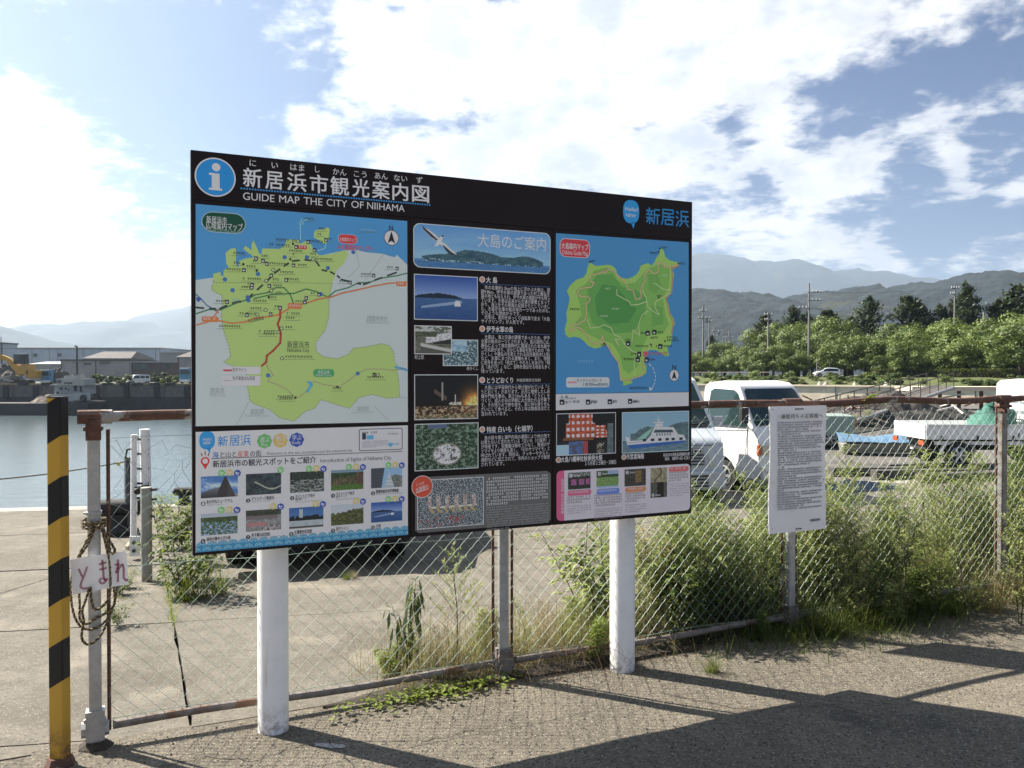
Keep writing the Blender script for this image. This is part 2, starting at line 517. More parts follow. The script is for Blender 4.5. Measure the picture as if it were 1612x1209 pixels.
# walls of the quay down to the water
def qp(u, v, z): p = Q1 * u + Q2 * v; return (p.x, p.y, z)
for (u0, v0), (u1, v1) in (((-70, QE), (CU, QE)), ((CU, QE), (CU, 46)), ((CU, 46), (90, 46))):
    n = 10
    for i in range(n):
        ua, ub = u0 + (u1 - u0) * i / n, u0 + (u1 - u0) * (i + 1) / n
        va, vb = v0 + (v1 - v0) * i / n, v0 + (v1 - v0) * (i + 1) / n
        pa, pb = qp(ua, va, 0), qp(ub, vb, 0)
        mb.add([qp(ua, va, gz(*pa[:2]) - .07), qp(ub, vb, gz(*pb[:2]) - .07), qp(ub, vb, -8), qp(ua, va, -8)], [(0, 1, 2, 3)])
apron = strct('quay_ground', mb, M_dirt)

VR = [-6.7, -4.9, -3.1, -1.3, .5, 2.2, 3.95, 5.95, 8.1, 10.3, 12.6, QE]
UC = [-15.5, -7.6, 6.4, 10.8, 15.2]
for j in range(len(VR) - 1):
    for i in range(len(UC) - 1):
        off = 0
        a = .009
        u0, u1, v0, v1 = UC[i] + a, UC[i + 1] - a, VR[j] + a, VR[j + 1] - a
        q = [qp(u, v, 0)[:2] for u, v in ((u0, v0), (u1, v0), (u1, v1), (u0, v1))]
        q = clip(q, DN.x, DN.y, FO.dot(DN) + .03)
        if len(q) < 3: continue
        # the crack runs at right angles to the fence and splits the slabs
        sc_ = F(.40, 0).dot(DS)
        for side in (1, -1):
            qq = clip(q, side * DS.x, side * DS.y, side * sc_ + .006)
            if len(qq) < 3: continue
            rnd = random.Random(i * 31 + j * 7 + side)
            dz = rnd.uniform(-.004, .004)
            cut = []
            for k in range(len(qq)):      # slightly worn, uneven edges
                p0, p1 = Vector(qq[k]), Vector(qq[(k + 1) % len(qq)])
                L = (p1 - p0).length; nseg = max(1, int(L / .22))
                for t in range(nseg):
                    p = p0.lerp(p1, t / nseg)
                    crack = abs(p.dot(DS.xy) - sc_) < .03
                    w_ = .022 if crack else .006
                    dn_ = mnoise.noise(Vector((p.x * 4, p.y * 4, side * 3))) * w_
                    cut.append((p.x + dn_, p.y + (0 if crack else dn_)))
            m_ = MB()
            top = [(x, y, gz(x, y) + dz) for x, y in cut]
            bot = [(x, y, gz(x, y) - .065) for x, y in cut]
            n = len(top)
            m_.ngon(top)
            m_.add(top + bot, [(k, n + k, n + (k + 1) % n, (k + 1) % n) for k in range(n)])
            s = m_.build('concrete_slab', M_conc if (v0 < 12.5) else M_conc2, apron)
# yard asphalt beyond the slabs
mb = MB()
def yard_part(v0, v1, u0, u1, dz):
    q = [qp(u, v, 0)[:2] for u, v in ((u0, v0), (u1, v0), (u1, v1), (u0, v1))]
    q = clip(q, DN.x, DN.y, FO.dot(DN) + .05)
    for k0, k1 in ((-.5, .3), (.3, 2.6), (2.6, 5), (5, 7.3), (7.3, 9.3), (9.3, 200)):
        p = clip(clip(q, DN.x, DN.y, FO.dot(DN) + k0), -DN.x, -DN.y, -(FO.dot(DN) + k1))
        if len(p) > 2: mb.ngon([(x, y, gz(x, y) + dz) for x, y in p])
yard_part(QE + .01, 46, CU, 60, -.008)
yard_part(-8, QE, UC[-1] + .01, 60, -.012)
strct('yard', mb, M_lot)

# --- water
WZ = -6.3
m = bpy.data.materials.new('harbour_water'); m.use_nodes = True; MATS['water'] = m
g = N(m.node_tree); b = m.node_tree.nodes['Principled BSDF']
b.inputs['Base Color'].default_value = (.075, .10, .105, 1); b.inputs['Roughness'].default_value = .15; b.inputs['IOR'].default_value = 1.33
v = g.node('ShaderNodeTexCoord').outputs['Object']
mp = g.node('ShaderNodeMapping'); m.node_tree.links.new(v, mp.inputs[0]); mp.inputs['Scale'].default_value = (.8, 2.0, 1)
h1 = g.noise(mp.outputs[0], .5, 5, .65, .6); h2 = g.noise(mp.outputs[0], 2.6, 4, .6, .3)
bn = g.node('ShaderNodeBump'); bn.inputs['Strength'].default_value = .7; bn.inputs['Distance'].default_value = .05
m.node_tree.links.new(g.m('ADD', g.m('MULTIPLY', h1, 1.4), g.m('MULTIPLY', h2, .35)), bn.inputs['Height'])
m.node_tree.links.new(bn.outputs[0], b.inputs['Normal'])
mb = MB(); mb.add([(-3500, -50, WZ), (1500, -50, WZ), (1500, 175, WZ), (-3500, 175, WZ)], [(0, 1, 2, 3)])
strct('harbour_water', mb, m)

# --- far shore on the left: high quay wall 165 m away, flat works land behind
YL = 165.0
LZ = -.75
mb = MB()
mb.add([(-1200, YL, LZ), (12, YL, LZ), (12, 14000, LZ), (-1200, 14000, LZ)], [(0, 1, 2, 3)])
mb.add([(-6000, 900, LZ - .02), (-1200, 900, LZ - .02), (-1200, 14000, LZ - .02), (-6000, 14000, LZ - .02)], [(0, 1, 2, 3)])
strct('works_land', mb, M_landfar)
wall = empty('quay_wall', (-60, YL, WZ), label='dark high concrete quay wall across the harbour on the left, black rubber fenders down its face', cat='quay wall')
MB().box((-140, YL + .6, -1.95), (304, 1.3, 2.4)).build('upper_wall', M_wall, wall, world=True)
MB().box((-140, YL + .7, -5.2), (304, 1.3, 4.1)).build('tide_stained_wall', M_wet, wall, world=True)
MB().box((-140, YL + .35, -.60), (304, .7, .34)).build('kerb', mat('kerb_yellow', (.42, .31, .10), (.36, .30, .18), .3, .8), wall, world=True)
fm = None
for i in range(14):
    px = 295 - 47.5 * i
    p = at(px, YL)
    o = MB().box((p.x, YL - .25, -2.2), (1.0, .5, 2.7)).build('fender', M_black, wall, world=True)
for px in (197, 244, 217, 268, 37, 74, 170, 119):
    p = at(px, YL)
    MB().box((p.x, YL - .05, -.58), (2.0, .5, .5)).lathe([(.35, 0), (.2, .25), (.4, .5)], 8, (p.x, YL + .5, -.75)).build('bollard', M_black, wall, world=True)

# --- right: beige sea wall running towards the right foreground, grass bank, road
RA = Vector((29.4, 135, 0)); RD_ = Vector((35.5, -30, 0)).normalized(); RN = Vector((-RD_.y, RD_.x, 0))   # RN points inland
RZ = math.atan2(RD_.y, RD_.x)
ZT = -.15
def rw(t, d, z=0): p = RA + RD_ * t + RN * d; return (p.x, p.y, z)
def rowpt(px, d):
    """point of the line d metres inland of the wall that lies in this direction from the footway"""
    u = (px - 806) / FPX; o = RA + RN * d
    t = (u * o.y - o.x) / (RD_.x - u * RD_.y)
    p = o + RD_ * t
    return p.x, p.y
def inland(x, y): return (Vector((x, y, 0)) - RA).dot(RN)
T0, T1 = -34, 170
bw = MB().box(rw((T0 + T1) / 2, .5, -4.2), (T1 - T0, 1.0, 8.0), rz=RZ).build('sea_wall', M_beige); tag(bw, 'weathered beige concrete sea wall below the green bank and the row of trees', 'sea wall')
MB().box(rw((T0 + T1) / 2, .45, ZT - .09), (T1 - T0 + .3, 1.4, .2), rz=RZ).build('coping', M_beige, bw)
for k in range(int((T1 - T0) / 6)):
    MB().box(rw(T0 + 3 + 6 * k, -.03, -4.2), (.07, .10, 7.6), rz=RZ).build('joint', M_wet, bw)
def bank_z(x, y):
    t = min(max((inland(x, y) - .9) / 11, 0), 1)
    return ZT - .1 + (1.05 - ZT) * t + .12 * fbm(x * .3, y * .3, 3)
mb = MB(); vs, fs = [], []
nt_, nd_ = 190, 14
for j in range(nd_ + 1):
    for i in range(nt_ + 1):
        x, y, _ = rw(T0 + (T1 - T0) * i / nt_, .9 + 12 * j / nd_); vs.append((x, y, bank_z(x, y)))
for j in range(nd_):
    for i in range(nt_): a = j * (nt_ + 1) + i; fs.append((a, a + 1, a + nt_ + 2, a + nt_ + 1))
mb.add(vs, fs); strct('grass_bank', mb, M_grassland, smooth=True)
mb = MB(); mb.add([rw(T0, 12.5, .9), rw(T1, 12.5, .9), rw(900, 12.5, .9), rw(900, 14000, .9), rw(T0 - 300, 14000, .9), rw(T0, 60, .9)], [(0, 1, 2, 3, 4, 5)])
mb.add([rw(T0, 0, -8), rw(T0, 60, -8), rw(T0, 60, .9), rw(T0, 0, ZT - .1)], [(0, 1, 2, 3)])
strct('upland', mb, M_landfar)
mb = MB(); mb.add([rw(T0, 14, .93), rw(400, 14, .93), rw(400, 20, .93), rw(T0, 20, .93)], [(0, 1, 2, 3)])
strct('road', mb, M_lot)
# --- slipway and low rubble shore at the end of the yard
mb = MB()
def rub_z(x, y): return -7.0 + 6.1 * min(max((60 - y) / 9, 0), 1) + .5 * fbm(x * .5, y * .5, 9)
grid_sheet(mb, 8, 60, 45.5 + 1.5, 62, .8, rub_z)
strct('shore', mb, mat('shore_rubble', (.22, .20, .16), (.11, .10, .08), 1.2, .95, bump=.8, bscale=4, dist=.2), smooth=False)


# --- hills as terrain with ridge lines
def hill(name, pts, Y, depth, seed, rough=.06, cell=None, base=0):
    cell = cell or Y / 130
    x0, x1 = (pts[0][0] - 806) / FPX * Y, (pts[-1][0] - 806) / FPX * Y
    def ridge(x):
        px = x / Y * FPX + 806
        for (a, ha), (b, hb) in zip(pts, pts[1:]):
            if a <= px <= b:
                t = (px - a) / (b - a); t = t * t * (3 - 2 * t)
                return (587 - (ha + (hb - ha) * t)) / FPX * Y + EYE
        return 0
    nx = int((x1 - x0) / cell); ny = int(depth / cell)
    mb = MB(); vs, fs = [], []
    for j in range(ny + 1):
        t = j / ny
        for i in range(nx + 1):
            x = x0 + (x1 - x0) * i / nx
            H = ridge(x)
            y = Y - depth + depth * t
            prof = math.sin(t * math.pi / 2) ** 1.15
            spur = 1 + .30 * fbm(x / Y * 9, y / Y * 5, seed) * (1 - t)
            z = base + (H - base) * prof * spur + H * rough * .8 * fbm(x / Y * 60, y / Y * 60, seed + 5) * (.35 + .65 * min(1, 3 * prof))
            vs.append((x * (y / Y) ** .0, y, z))
    for i in range(nx + 1):
        x = x0 + (x1 - x0) * i / nx
        vs.append((x, Y + depth * .4, base - 5))
    for j in range(ny + 1):
        for i in range(nx):
            a = j * (nx + 1) + i; fs.append((a, a + 1, a + nx + 2, a + nx + 1))
    mb.add(vs, fs)
    strct(name, mb, M_hill, smooth=True)


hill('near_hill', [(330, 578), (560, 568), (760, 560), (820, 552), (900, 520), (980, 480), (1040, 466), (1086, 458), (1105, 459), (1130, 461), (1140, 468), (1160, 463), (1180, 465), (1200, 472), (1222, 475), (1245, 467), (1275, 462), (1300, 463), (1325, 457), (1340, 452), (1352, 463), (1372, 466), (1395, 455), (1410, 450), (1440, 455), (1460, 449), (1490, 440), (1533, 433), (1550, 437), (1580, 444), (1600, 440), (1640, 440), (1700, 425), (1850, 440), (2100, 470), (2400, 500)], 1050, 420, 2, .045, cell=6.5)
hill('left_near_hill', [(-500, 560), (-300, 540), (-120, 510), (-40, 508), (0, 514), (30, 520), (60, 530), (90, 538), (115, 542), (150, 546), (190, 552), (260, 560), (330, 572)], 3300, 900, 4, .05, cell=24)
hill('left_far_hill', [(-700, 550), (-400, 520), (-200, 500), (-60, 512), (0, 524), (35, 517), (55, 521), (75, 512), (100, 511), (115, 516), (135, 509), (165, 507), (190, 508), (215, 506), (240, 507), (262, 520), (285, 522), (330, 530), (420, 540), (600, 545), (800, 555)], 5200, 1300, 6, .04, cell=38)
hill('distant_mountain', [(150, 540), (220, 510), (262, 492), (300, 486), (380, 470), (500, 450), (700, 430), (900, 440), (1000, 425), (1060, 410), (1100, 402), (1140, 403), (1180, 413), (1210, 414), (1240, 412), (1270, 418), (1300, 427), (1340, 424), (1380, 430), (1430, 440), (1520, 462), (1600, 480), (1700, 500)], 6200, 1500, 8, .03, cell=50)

# ================================================================== CHAIN LINK FENCE
fence = empty('chain_link_fence', tuple(FO), TH, label='rusty chain link fence with pale green wire netting, running behind the big guide map', cat='fence')
M_wire = mat('green_coated_wire', (.28, .36, .31), (.18, .26, .225), 6, .5, c3=(.25, .22, .18), s3=3, th3=(.62, .7))
LF = 8.4
PS = [0.0, 1.97, 3.98, 6.02, 8.06]
# everything of the fence is in its own frame: x along, y to the back
for i, s in enumerate(PS):
    mb = MB().box((s, 0, .72), (.052, .045, 1.44))
    o = mb.build('post', M_metal if i < 3 else mat('stained_steel', (.26, .25, .23), (.18, .165, .15), 14, .6, metal=.3, c3=(.13, .085, .055), s3=5, th3=(.5, .62), streak=(1, 1, .4)), fence, bevel=.008)
    MB().box((s, -.002, .10), (.075, .066, .13)).tube([(s - .055, 0, .08), (s + .055, 0, .08)], .034, 8).lathe([(.011, 0), (.011, .015)], 6, (s - .035, -.04, .13), 'Y').lathe([(.011, 0), (.011, .015)], 6, (s + .035, -.04, .13), 'Y').build('rail_clamp', M_metal if i == 0 else M_rust2, fence)
    mb = MB().box((s, 0, 1.40), (.06, .062, .09), taper=1.0).tube([(s - .062, 0, 1.457), (s + .075, 0, 1.457)], .031, 10)
    mb.tube([(s - .03, -.045, 1.405), (s - .03, .045, 1.405)], .010, 6).tube([(s + .03, -.045, 1.405), (s + .03, .045, 1.405)], .010, 6)
    mb.build('post_cap', M_rust, fence, smooth=True)
    for sd in (-1, 1):
        if i == 0 and sd < 0: continue
        mb = MB().tube([(s + sd * .055, .012, .06), (s + sd * .057, .012, 1.40)], .0085, 5)
        mb.build('tension_bar', M_rust, fence)
random.seed(3)
for i in range(len(PS) - 1):
    a, b = PS[i] + .07, PS[i + 1] - .06
    pts = [(a + (b - a) * t / 10, .004 * math.sin(t * 1.1 + i), 1.457 + (.010 * math.sin(t * .9 + i * 2) if i > 1 else .003 * math.sin(t))) for t in range(11)]
    MB().tube(pts, .0235, 10).build('top_rail', M_rust, fence, smooth=True)
    pts = [(a + (b - a) * t / 10, 0, .083 + .007 * math.sin(t * .8 + i)) for t in range(11)]
    MB().tube(pts, .019, 10).build('bottom_rail', M_rust2, fence, smooth=True)
# netting: every woven wire is a piece of its own
PITW = .0392


def net_shift(s, z):
    """sagging and torn places of the net"""
    dx = .006 * mnoise.noise(Vector((s * 3, z * 3, 1)))
    dz = .006 * mnoise.noise(Vector((s * 3, z * 3, 5)))
    if s < .95 and z > .78:       # hanging loose below the rail near the first post
        k = min(1, (z - .78) / .5) * min(1, (.95 - s) / .3)
        dx += .085 * k * mnoise.noise(Vector((s * 7, z * 7, 9)))
        dz += .085 * k * mnoise.noise(Vector((s * 7, z * 7, 14))) - .03 * k
    if s > 3.9: dz += .02 * math.sin(s * 5) * (z / 1.4)
    return dx, dz


nw = int((LF - .07) / PITW)
NZ = 33
for k in range(nw):
    pts = []
    for j in range(NZ + 1):
        z = .095 + PITW * j
        if z > 1.445: break
        s = .062 + PITW * (k + (j + k) % 2 * 1.0)
        y = .003 * (1 if (j + k) % 2 else -1)
        dx, dz = net_shift(s, z)
        pts.append((s + dx, y, z + dz))
    mb = MB()
    mb.tube(pts, .0013, 4, cap=False)
    mb.build('wire', M_wire, fence)
# three thin line wires woven through and a curled end over the rail
for z in (.115, .78, 1.36):
    mb = MB().tube([(.07 + (LF - .1) * t / 60, -.006, z + .006 * math.sin(t * .9)) for t in range(61) if not (z > 1 and 3 < t < 8)], .0016, 4)
    mb.build('line_wire', M_wire, fence)
for s in (.44, .47, 2.6, 3.3):
    MB().tube([(s, -.03, 1.40), (s + .01, -.032, 1.46), (s + .03, 0, 1.492), (s + .05, .03, 1.465), (s + .055, .02, 1.42), (s + .075, .0, 1.30)], .0018, 4).build('tie_wire', M_wire, fence)
# footings
for s in PS[:1]:
    p = F(s, .0)
    mb = MB()
    mb.lathe([(.085, -.02), (.07, .008), (.05, .02), (.03, .024)], 7, (s, 0, 0))
    mb.build('footing', M_dirt if s == 0 else M_conc, fence)

# ================================================================== GUIDE MAP SIGN
SK = .9725
SA = Vector((-.3865 * 3.63, 3.63, 0)) * SK        # left edge of the printed face
SW, SZ0, SZ1 = 2.671 * SK, EYE + (.8455 - EYE) * SK, EYE + (2.624 - EYE) * SK
sign = empty('guide_map_sign', tuple(SA + DS * (SW / 2) + DN * .1), TH, label='large dark brown tourist guide map board on two white posts in front of the fence', cat='sign')
KS = 2.15


def SP(px, py):
    r = ray(px, py); d = SA.dot(DN) / r.dot(DN)
    p = r * d
    return ((p - SA).dot(DS), EYE + r.z * d)


def face(a, b, layer):
    return SA + DS * a - DN * (.0006 * layer) + Vector((0, 0, b))


SCOL = {}


def fade(c):
    y = sum(c) / 3; return tuple(x * .90 + y * .10 for x in c)


def scol(rgb, rough=.38, k=None):
    """flat printed ink"""
    key = (rgb, rough)
    if key not in SCOL:
        c = tuple(min(.86, x * (k or KS)) for x in lin(fade(rgb)))
        m = bpy.data.materials.new('print_%02x%02x%02x' % rgb); m.use_nodes = True
        b = m.node_tree.nodes['Principled BSDF']
        b.inputs['Base Color'].default_value = c + (1,)
        b.inputs['Roughness'].default_value = rough
        b.inputs['Specular IOR Level'].default_value = .2
        SCOL[key] = m
    return SCOL[key]


PARENT_INV = {}
def spart(name, mb, m, parent):
    return mb.build(name, m, parent, world=True)


class Print:
    """flat print gathered per part: polygons given at their place on the face"""
    def __init__(s): s.mb = MB(); s.mats = []
    def mi(s, rgb):
        m = scol(rgb)
        if m not in s.mats: s.mats.append(m)
        return s.mats.index(m)
    def poly(s, pts, rgb, layer, px=True):
        q = [face(*(SP(*p) if px else p), layer) for p in pts]
        v2 = [Vector(((p - SA).dot(DS), p.z, 0)) for p in q]
        s.mb.add(q, tessellate_polygon([v2]), s.mi(rgb)); return s
    def quad(s, a, b, w, h, rgb, layer):
        return s.poly([(a, b), (a + w, b), (a + w, b + h), (a, b + h)], rgb, layer, px=False)
    def line(s, pts, w, rgb, layer, px=True, dash=None):
        P = [Vector(SP(*p)) if px else Vector(p) for p in pts]
        segs = []
        for a, b in zip(P, P[1:]):
            if dash:
                L = (b - a).length; n = max(1, int(L / dash))
                for i in range(n):
                    segs.append((a.lerp(b, i / n), a.lerp(b, (i + .55) / n)))
            else: segs.append((a, b))
        for a, b in segs:
            d = (b - a)
            if d.length < 1e-6: continue
            d.normalize(); nrm = Vector((-d.y, d.x)) * w / 2
            e = d * w * .3
            s.poly([tuple(a - nrm - e), tuple(b - nrm + e), tuple(b + nrm + e), tuple(a + nrm - e)], rgb, layer, px=False)
        return s
    def disc(s, px, py, r, rgb, layer, n=24, ry=None, scallop=0, m=False):
        a, b = (px, py) if m else SP(px, py)
        ry = ry or r
        pts = []
        for i in range(n):
            th = 2 * math.pi * i / n; q = 1 + (scallop * math.cos(8 * th) if scallop else 0)
            pts.append((a + r * q * math.cos(th), b + ry * q * math.sin(th)))
        return s.poly(pts, rgb, layer, px=False)
    def rrect(s, tl, br, rad, rgb, layer, n=5):
        a0, b1 = SP(*tl); a1, b0 = SP(*br)
        pts = []
        for cx, cy, t0 in ((a1 - rad, b1 - rad, 0), (a0 + rad, b1 - rad, 90), (a0 + rad, b0 + rad, 180), (a1 - rad, b0 + rad, 270)):
            for i in range(n + 1):
                th = R(t0 + 90 * i / n); pts.append((cx + rad * math.cos(th), cy + rad * math.sin(th)))
        return s.poly(pts, rgb, layer, px=False)
    def micro(s, x0, y, x1, h, rgb, layer, seed=0, fill=.8, rag=0, px=True):
        """lettering too small to be told apart in the photograph: rows of tiny strokes"""
        rn = random.Random(seed * 77 + int(x0 * 3) + int(y * 5))
        a, b = SP(x0, y) if px else (x0, y)
        a1 = SP(x1, y)[0] if px else x1
        hh = h
        a1 = a1 - rag * rn.random() * (a1 - a)
        cw = hh * .95
        while a < a1 - cw * .6:
            if rn.random() < fill:
                w = cw * .78
                s.quad(a, b + hh * rn.uniform(.55, .75), w, hh * .2, rgb, layer)
                s.quad(a + w * rn.uniform(.1, .6), b, w * .22, hh * .85, rgb, layer)
                s.quad(a + w * .1, b + hh * rn.uniform(.05, .3), w * .75, hh * .17, rgb, layer)
            a += cw
        return s
    def done(s, name, parent):
        if not s.mb.v: return None
        o = s.mb.build(name, s.mats, parent, world=True)
        if len(s.mb.f) > 60: o['kind'] = 'stuff'
        return o


TEXTQ = []


def is_cjk(t): return any(ord(c) > 0x2e00 for c in t)


def text(parent, body, x0, yc, x1, h, rgb, layer, bold=0.0, px=True, ncol=None, rot=0, shear=0, part='lettering'):
    """x0..x1 and centre height on the face; h = letter height in metres (None: from width)"""
    c = bpy.data.curves.new('lettering', 'FONT'); c.body = body; c.resolution_u = 4 if (h or 0) > .05 else (3 if (h or 0) > .024 else 2)
    c.shear = shear
    o = bpy.data.objects.new('lettering', c); COL.objects.link(o)
    a0, b0 = SP(x0, yc) if px else (x0, yc)
    a1 = SP(x1, SP and yc)[0] if px else x1
    TEXTQ.append((o, parent, a0, b0, a1, h, rgb, layer, ncol, rot, part, bold))


def flush_text():
    bpy.context.view_layer.update()
    dg = bpy.context.evaluated_depsgraph_get()
    groups = {}
    for (o, parent, a0, b0, a1, h, rgb, layer, ncol, rot, part, bold) in TEXTQ:
        me = bpy.data.meshes.new_from_object(o.evaluated_get(dg))
        body = o.data.body
        if len(me.vertices):
            xs = [v.co.x for v in me.vertices]
            lo, hi = (-.08, .85) if is_cjk(body) else (0, .69)
            mn, mx = (0, float(ncol)) if ncol else (min(xs), max(xs))
            sx = (a1 - a0) / (mx - mn)
            sy = (h / (hi - lo)) if h else sx
            cr, sr = math.cos(R(rot)), math.sin(R(rot))
            g = groups.setdefault((parent, part), Print())
            fs = [tuple(p.vertices) for p in me.polygons]
            for q, (ox, oy) in enumerate([(0, 0)] if not bold else ([(-bold, 0), (bold, 0)] if bold < .013 else [(-bold, -bold * .6), (bold, -bold * .6), (-bold, bold * .6), (bold, bold * .6)])):
                vs = []
                for v in me.vertices:
                    x, y = (v.co.x + ox - mn) * sx, (v.co.y + oy - (lo + hi) / 2) * sy
                    vs.append(face(a0 + x * cr - y * sr, b0 + x * sr + y * cr, layer + .12 * q))
                g.mb.add(vs, fs, g.mi(rgb))
        cu = o.data
        bpy.data.objects.remove(o); bpy.data.curves.remove(cu); bpy.data.meshes.remove(me)
    for (parent, part), g in groups.items(): g.done(part, parent)['kind'] = 'stuff'
    TEXTQ.clear()


def vcolmat():
    m = bpy.data.materials.new('printed_photograph'); m.use_nodes = True
    g = N(m.node_tree); b = m.node_tree.nodes['Principled BSDF']
    a = g.node('ShaderNodeVertexColor', layer_name='ink'); m.node_tree.links.new(a.outputs[0], b.inputs['Base Color'])
    b.inputs['Roughness'].default_value = .35; b.inputs['Specular IOR Level'].default_value = .35
    return m


M_PHOTO = vcolmat()


def photo(parent, tl, br, func, nx=44, ny=32, layer=3, name='printed_picture', border=None, radius=0):
    nx, ny = int(nx * 1.7), int(ny * 1.7)
    """a printed colour picture: a fine sheet of ink dots, each coloured by func(u, v) with v up"""
    a0, b1 = SP(*tl); a1, b0 = SP(*br)
    if border:
        w = .004
        P = Print()
        P.rrect(tl, br, .001 + radius, border, layer - .5)
        a0 += w; a1 -= w; b0 += w; b1 -= w
        fr = P.done('picture_border', parent)
    vs, fs, cols = [], [], []
    for j in range(ny):
        for i in range(nx):
            u, v = (i + .5) / nx, (j + .5) / ny
            if radius:
                x, y = u * (a1 - a0), v * (b1 - b0); rx = min(x, (a1 - a0) - x); ry = min(y, (b1 - b0) - y)
                if rx < radius and ry < radius and (radius - rx) ** 2 + (radius - ry) ** 2 > radius ** 2: continue
            k = len(vs)
            A0, A1 = a0 + (a1 - a0) * i / nx, a0 + (a1 - a0) * (i + 1) / nx
            B0, B1 = b0 + (b1 - b0) * j / ny, b0 + (b1 - b0) * (j + 1) / ny
            vs += [face(A0, B0, layer), face(A1, B0, layer), face(A1, B1, layer), face(A0, B1, layer)]
            fs.append((k, k + 1, k + 2, k + 3))
            c = func(u, v); c = tuple(max(0, min(255, q)) for q in c)
            c = tuple(min(.86, q * KS) for q in lin(fade(c))) + (1,)
            cols += [c] * 4
    me = bpy.data.meshes.new(name); me.from_pydata(vs, [], fs); me.materials.append(M_PHOTO)
    at_ = me.color_attributes.new('ink', 'FLOAT_COLOR', 'CORNER')
    at_.data.foreach_set('color', [x for c in cols for x in c])
    o = bpy.data.objects.new(name, me); COL.objects.link(o); o.parent = parent; o.matrix_parent_inverse = PM(parent).inverted()
    return o


def nz(u, v, s=6, o=0, oc=4): return .62 * fbm(u * s, v * s, o, oc) + .5 * fbm(u * s * 3.3, v * s * 3.3, o + 7, 2)
def mixc(a, b, t): t = max(0, min(1, t)); return tuple(x + (y - x) * t for x, y in zip(a, b))


# --- body of the sign
M_board = mat('dark_brown_board', (.013, .0085, .0085), (.017, .011, .011), 3, .5, spec=.2)
M_bback = mat('board_back', (.20, .20, .20), (.16, .16, .16), 6, .6)
hdr_z = SP(299, 314)[1]


def slab_box(name, a0, a1, b0, b1, d0, d1, m, parent=sign):
    mb = MB()
    vs = [SA + DS * a + DN * d + Vector((0, 0, b)) for b in (b0, b1) for d in (d0, d1) for a in (a0, a1)]
    mb.add(vs, [(0, 1, 5, 4), (3, 2, 6, 7), (2, 0, 4, 6), (1, 3, 7, 5), (4, 5, 7, 6), (2, 3, 1, 0)])
    return mb.build(name, m, parent, world=True)


header = slab_box('header_board', 0, SW, hdr_z + .002, SZ1, 0, .045, M_board)
a1, a2 = SP(646, 500)[0], SP(870, 500)[0]
boards = []
for x0, x1 in ((0, a1 - .001), (a1 + .001, a2 - .001), (a2 + .001, SW)):
    boards.append(slab_box('map_board', x0, x1, SZ0, hdr_z, 0.001, .045, M_board))
slab_box('back_frame', .12, SW - .12, 1.1, 1.16, .046, .08, M_bback)
slab_box('back_frame', .12, SW - .12, 2.3, 2.36, .046, .08, M_bback)
for px, py in ((430.5, 1157), (979.5, 1062)):
    r_ = .0695
    base = on(px, py); 
    rr = ray(px, py); dd = (SA + DN * (.080 + r_)).dot(DN) / rr.dot(DN)
    c = Vector((rr.x * dd, rr.y * dd, 0))
    mb = MB().lathe([(r_, -.1), (r_, 2.50), (r_ * .96, 2.515), (r_ * .5, 2.52)], 32, (c.x, c.y, 0))
    mb.build('post', M_post, sign, world=True, smooth=True)

B1, B2, B3 = boards
# --- header print
P = Print()
P.disc(339, 279, .0835, (205, 205, 203), 1, 40).disc(339, 279, .0775, (32, 116, 178), 1.6, 40)
a, b = SP(339.5, 279)
P.disc(a + .002, b + .043, .0175, (205, 205, 203), 2.2, 20, m=True)
P.quad(a - .016, b - .052, .032, .068, (205, 205, 203), 2.2).quad(a - .027, b + .008, .02, .009, (205, 205, 203), 2.3).quad(a - .028, b - .056, .054, .009, (205, 205, 203), 2.3)
P.done('information_mark', header)
P = Print()
b0 = SP(380, 296.5)[1]; a0 = SP(380, 296)[0]; a1_ = SP(680, 324)[0]
n = 74
for i in range(n):
    P.disc(a0 + (a1_ - a0) * i / n, b0, .0042, (48, 118, 170), 1, 8, m=True)
P.done('dotted_line', header)
TW = (208, 208, 208)
title = '新居浜市観光案内図'
for i, ch in enumerate(title):
    x0 = [383, 418, 452.5, 488, 520.5, 555, 586, 618, 649][i]; x1 = [412, 445, 482, 516, 549, 581, 613, 642, 675][i]
    yc = 278.5 + (x0 - 383) * (303.5 - 278.5) / (649 - 383)
    text(header, ch, x0, yc, x1, .0825, TW, 1.2, bold=.015)
for i, ch in enumerate('に,い,はま,し,かん,こう,あん,ない,ず'.split(',')):
    x0, x1, yc = [(393, 403, 256), (427.5, 437.5, 259.5), (457, 479, 262.5), (496, 503, 266), (524, 545, 269.5), (557, 577, 273), (590, 610, 276), (620, 641, 279.5), (655, 665, 283)][i]
    text(header, ch, x0, yc, x1, .032, TW, 1.2, bold=.004)
for w_, x0, x1 in (('GUIDE', 382.5, 432), ('MAP', 439.5, 471.5), ('THE', 478, 507.5), ('CITY', 514, 546.5), ('OF', 553, 572.5), ('NIIHAMA', 578, 637)):
    text(header, w_, x0, 308.3 + (x0 - 382) * .0762, x1, .032, TW, 1.2)


def balloon(P, cx, cy, rx, ry, rgb, layer):
    a, b = SP(cx, cy); pts = []
    for i in range(32):
        th = 2 * math.pi * i / 32
        x, y = math.cos(th), math.sin(th)
        k = 1 / max(1e-6, (abs(x) ** 2.5 + abs(y) ** 2.5) ** (1 / 2.5))
        pts.append((a + rx * x * k, b + ry * y * k * (1.05 if y < 0 else 1)))
    P.poly(pts, rgb, layer, px=False)
    P.poly([(a - rx * .1, b - ry * .9), (a + rx * .5, b - ry * .86), (a + rx * .3, b - ry * 1.5)], rgb, layer, px=False)


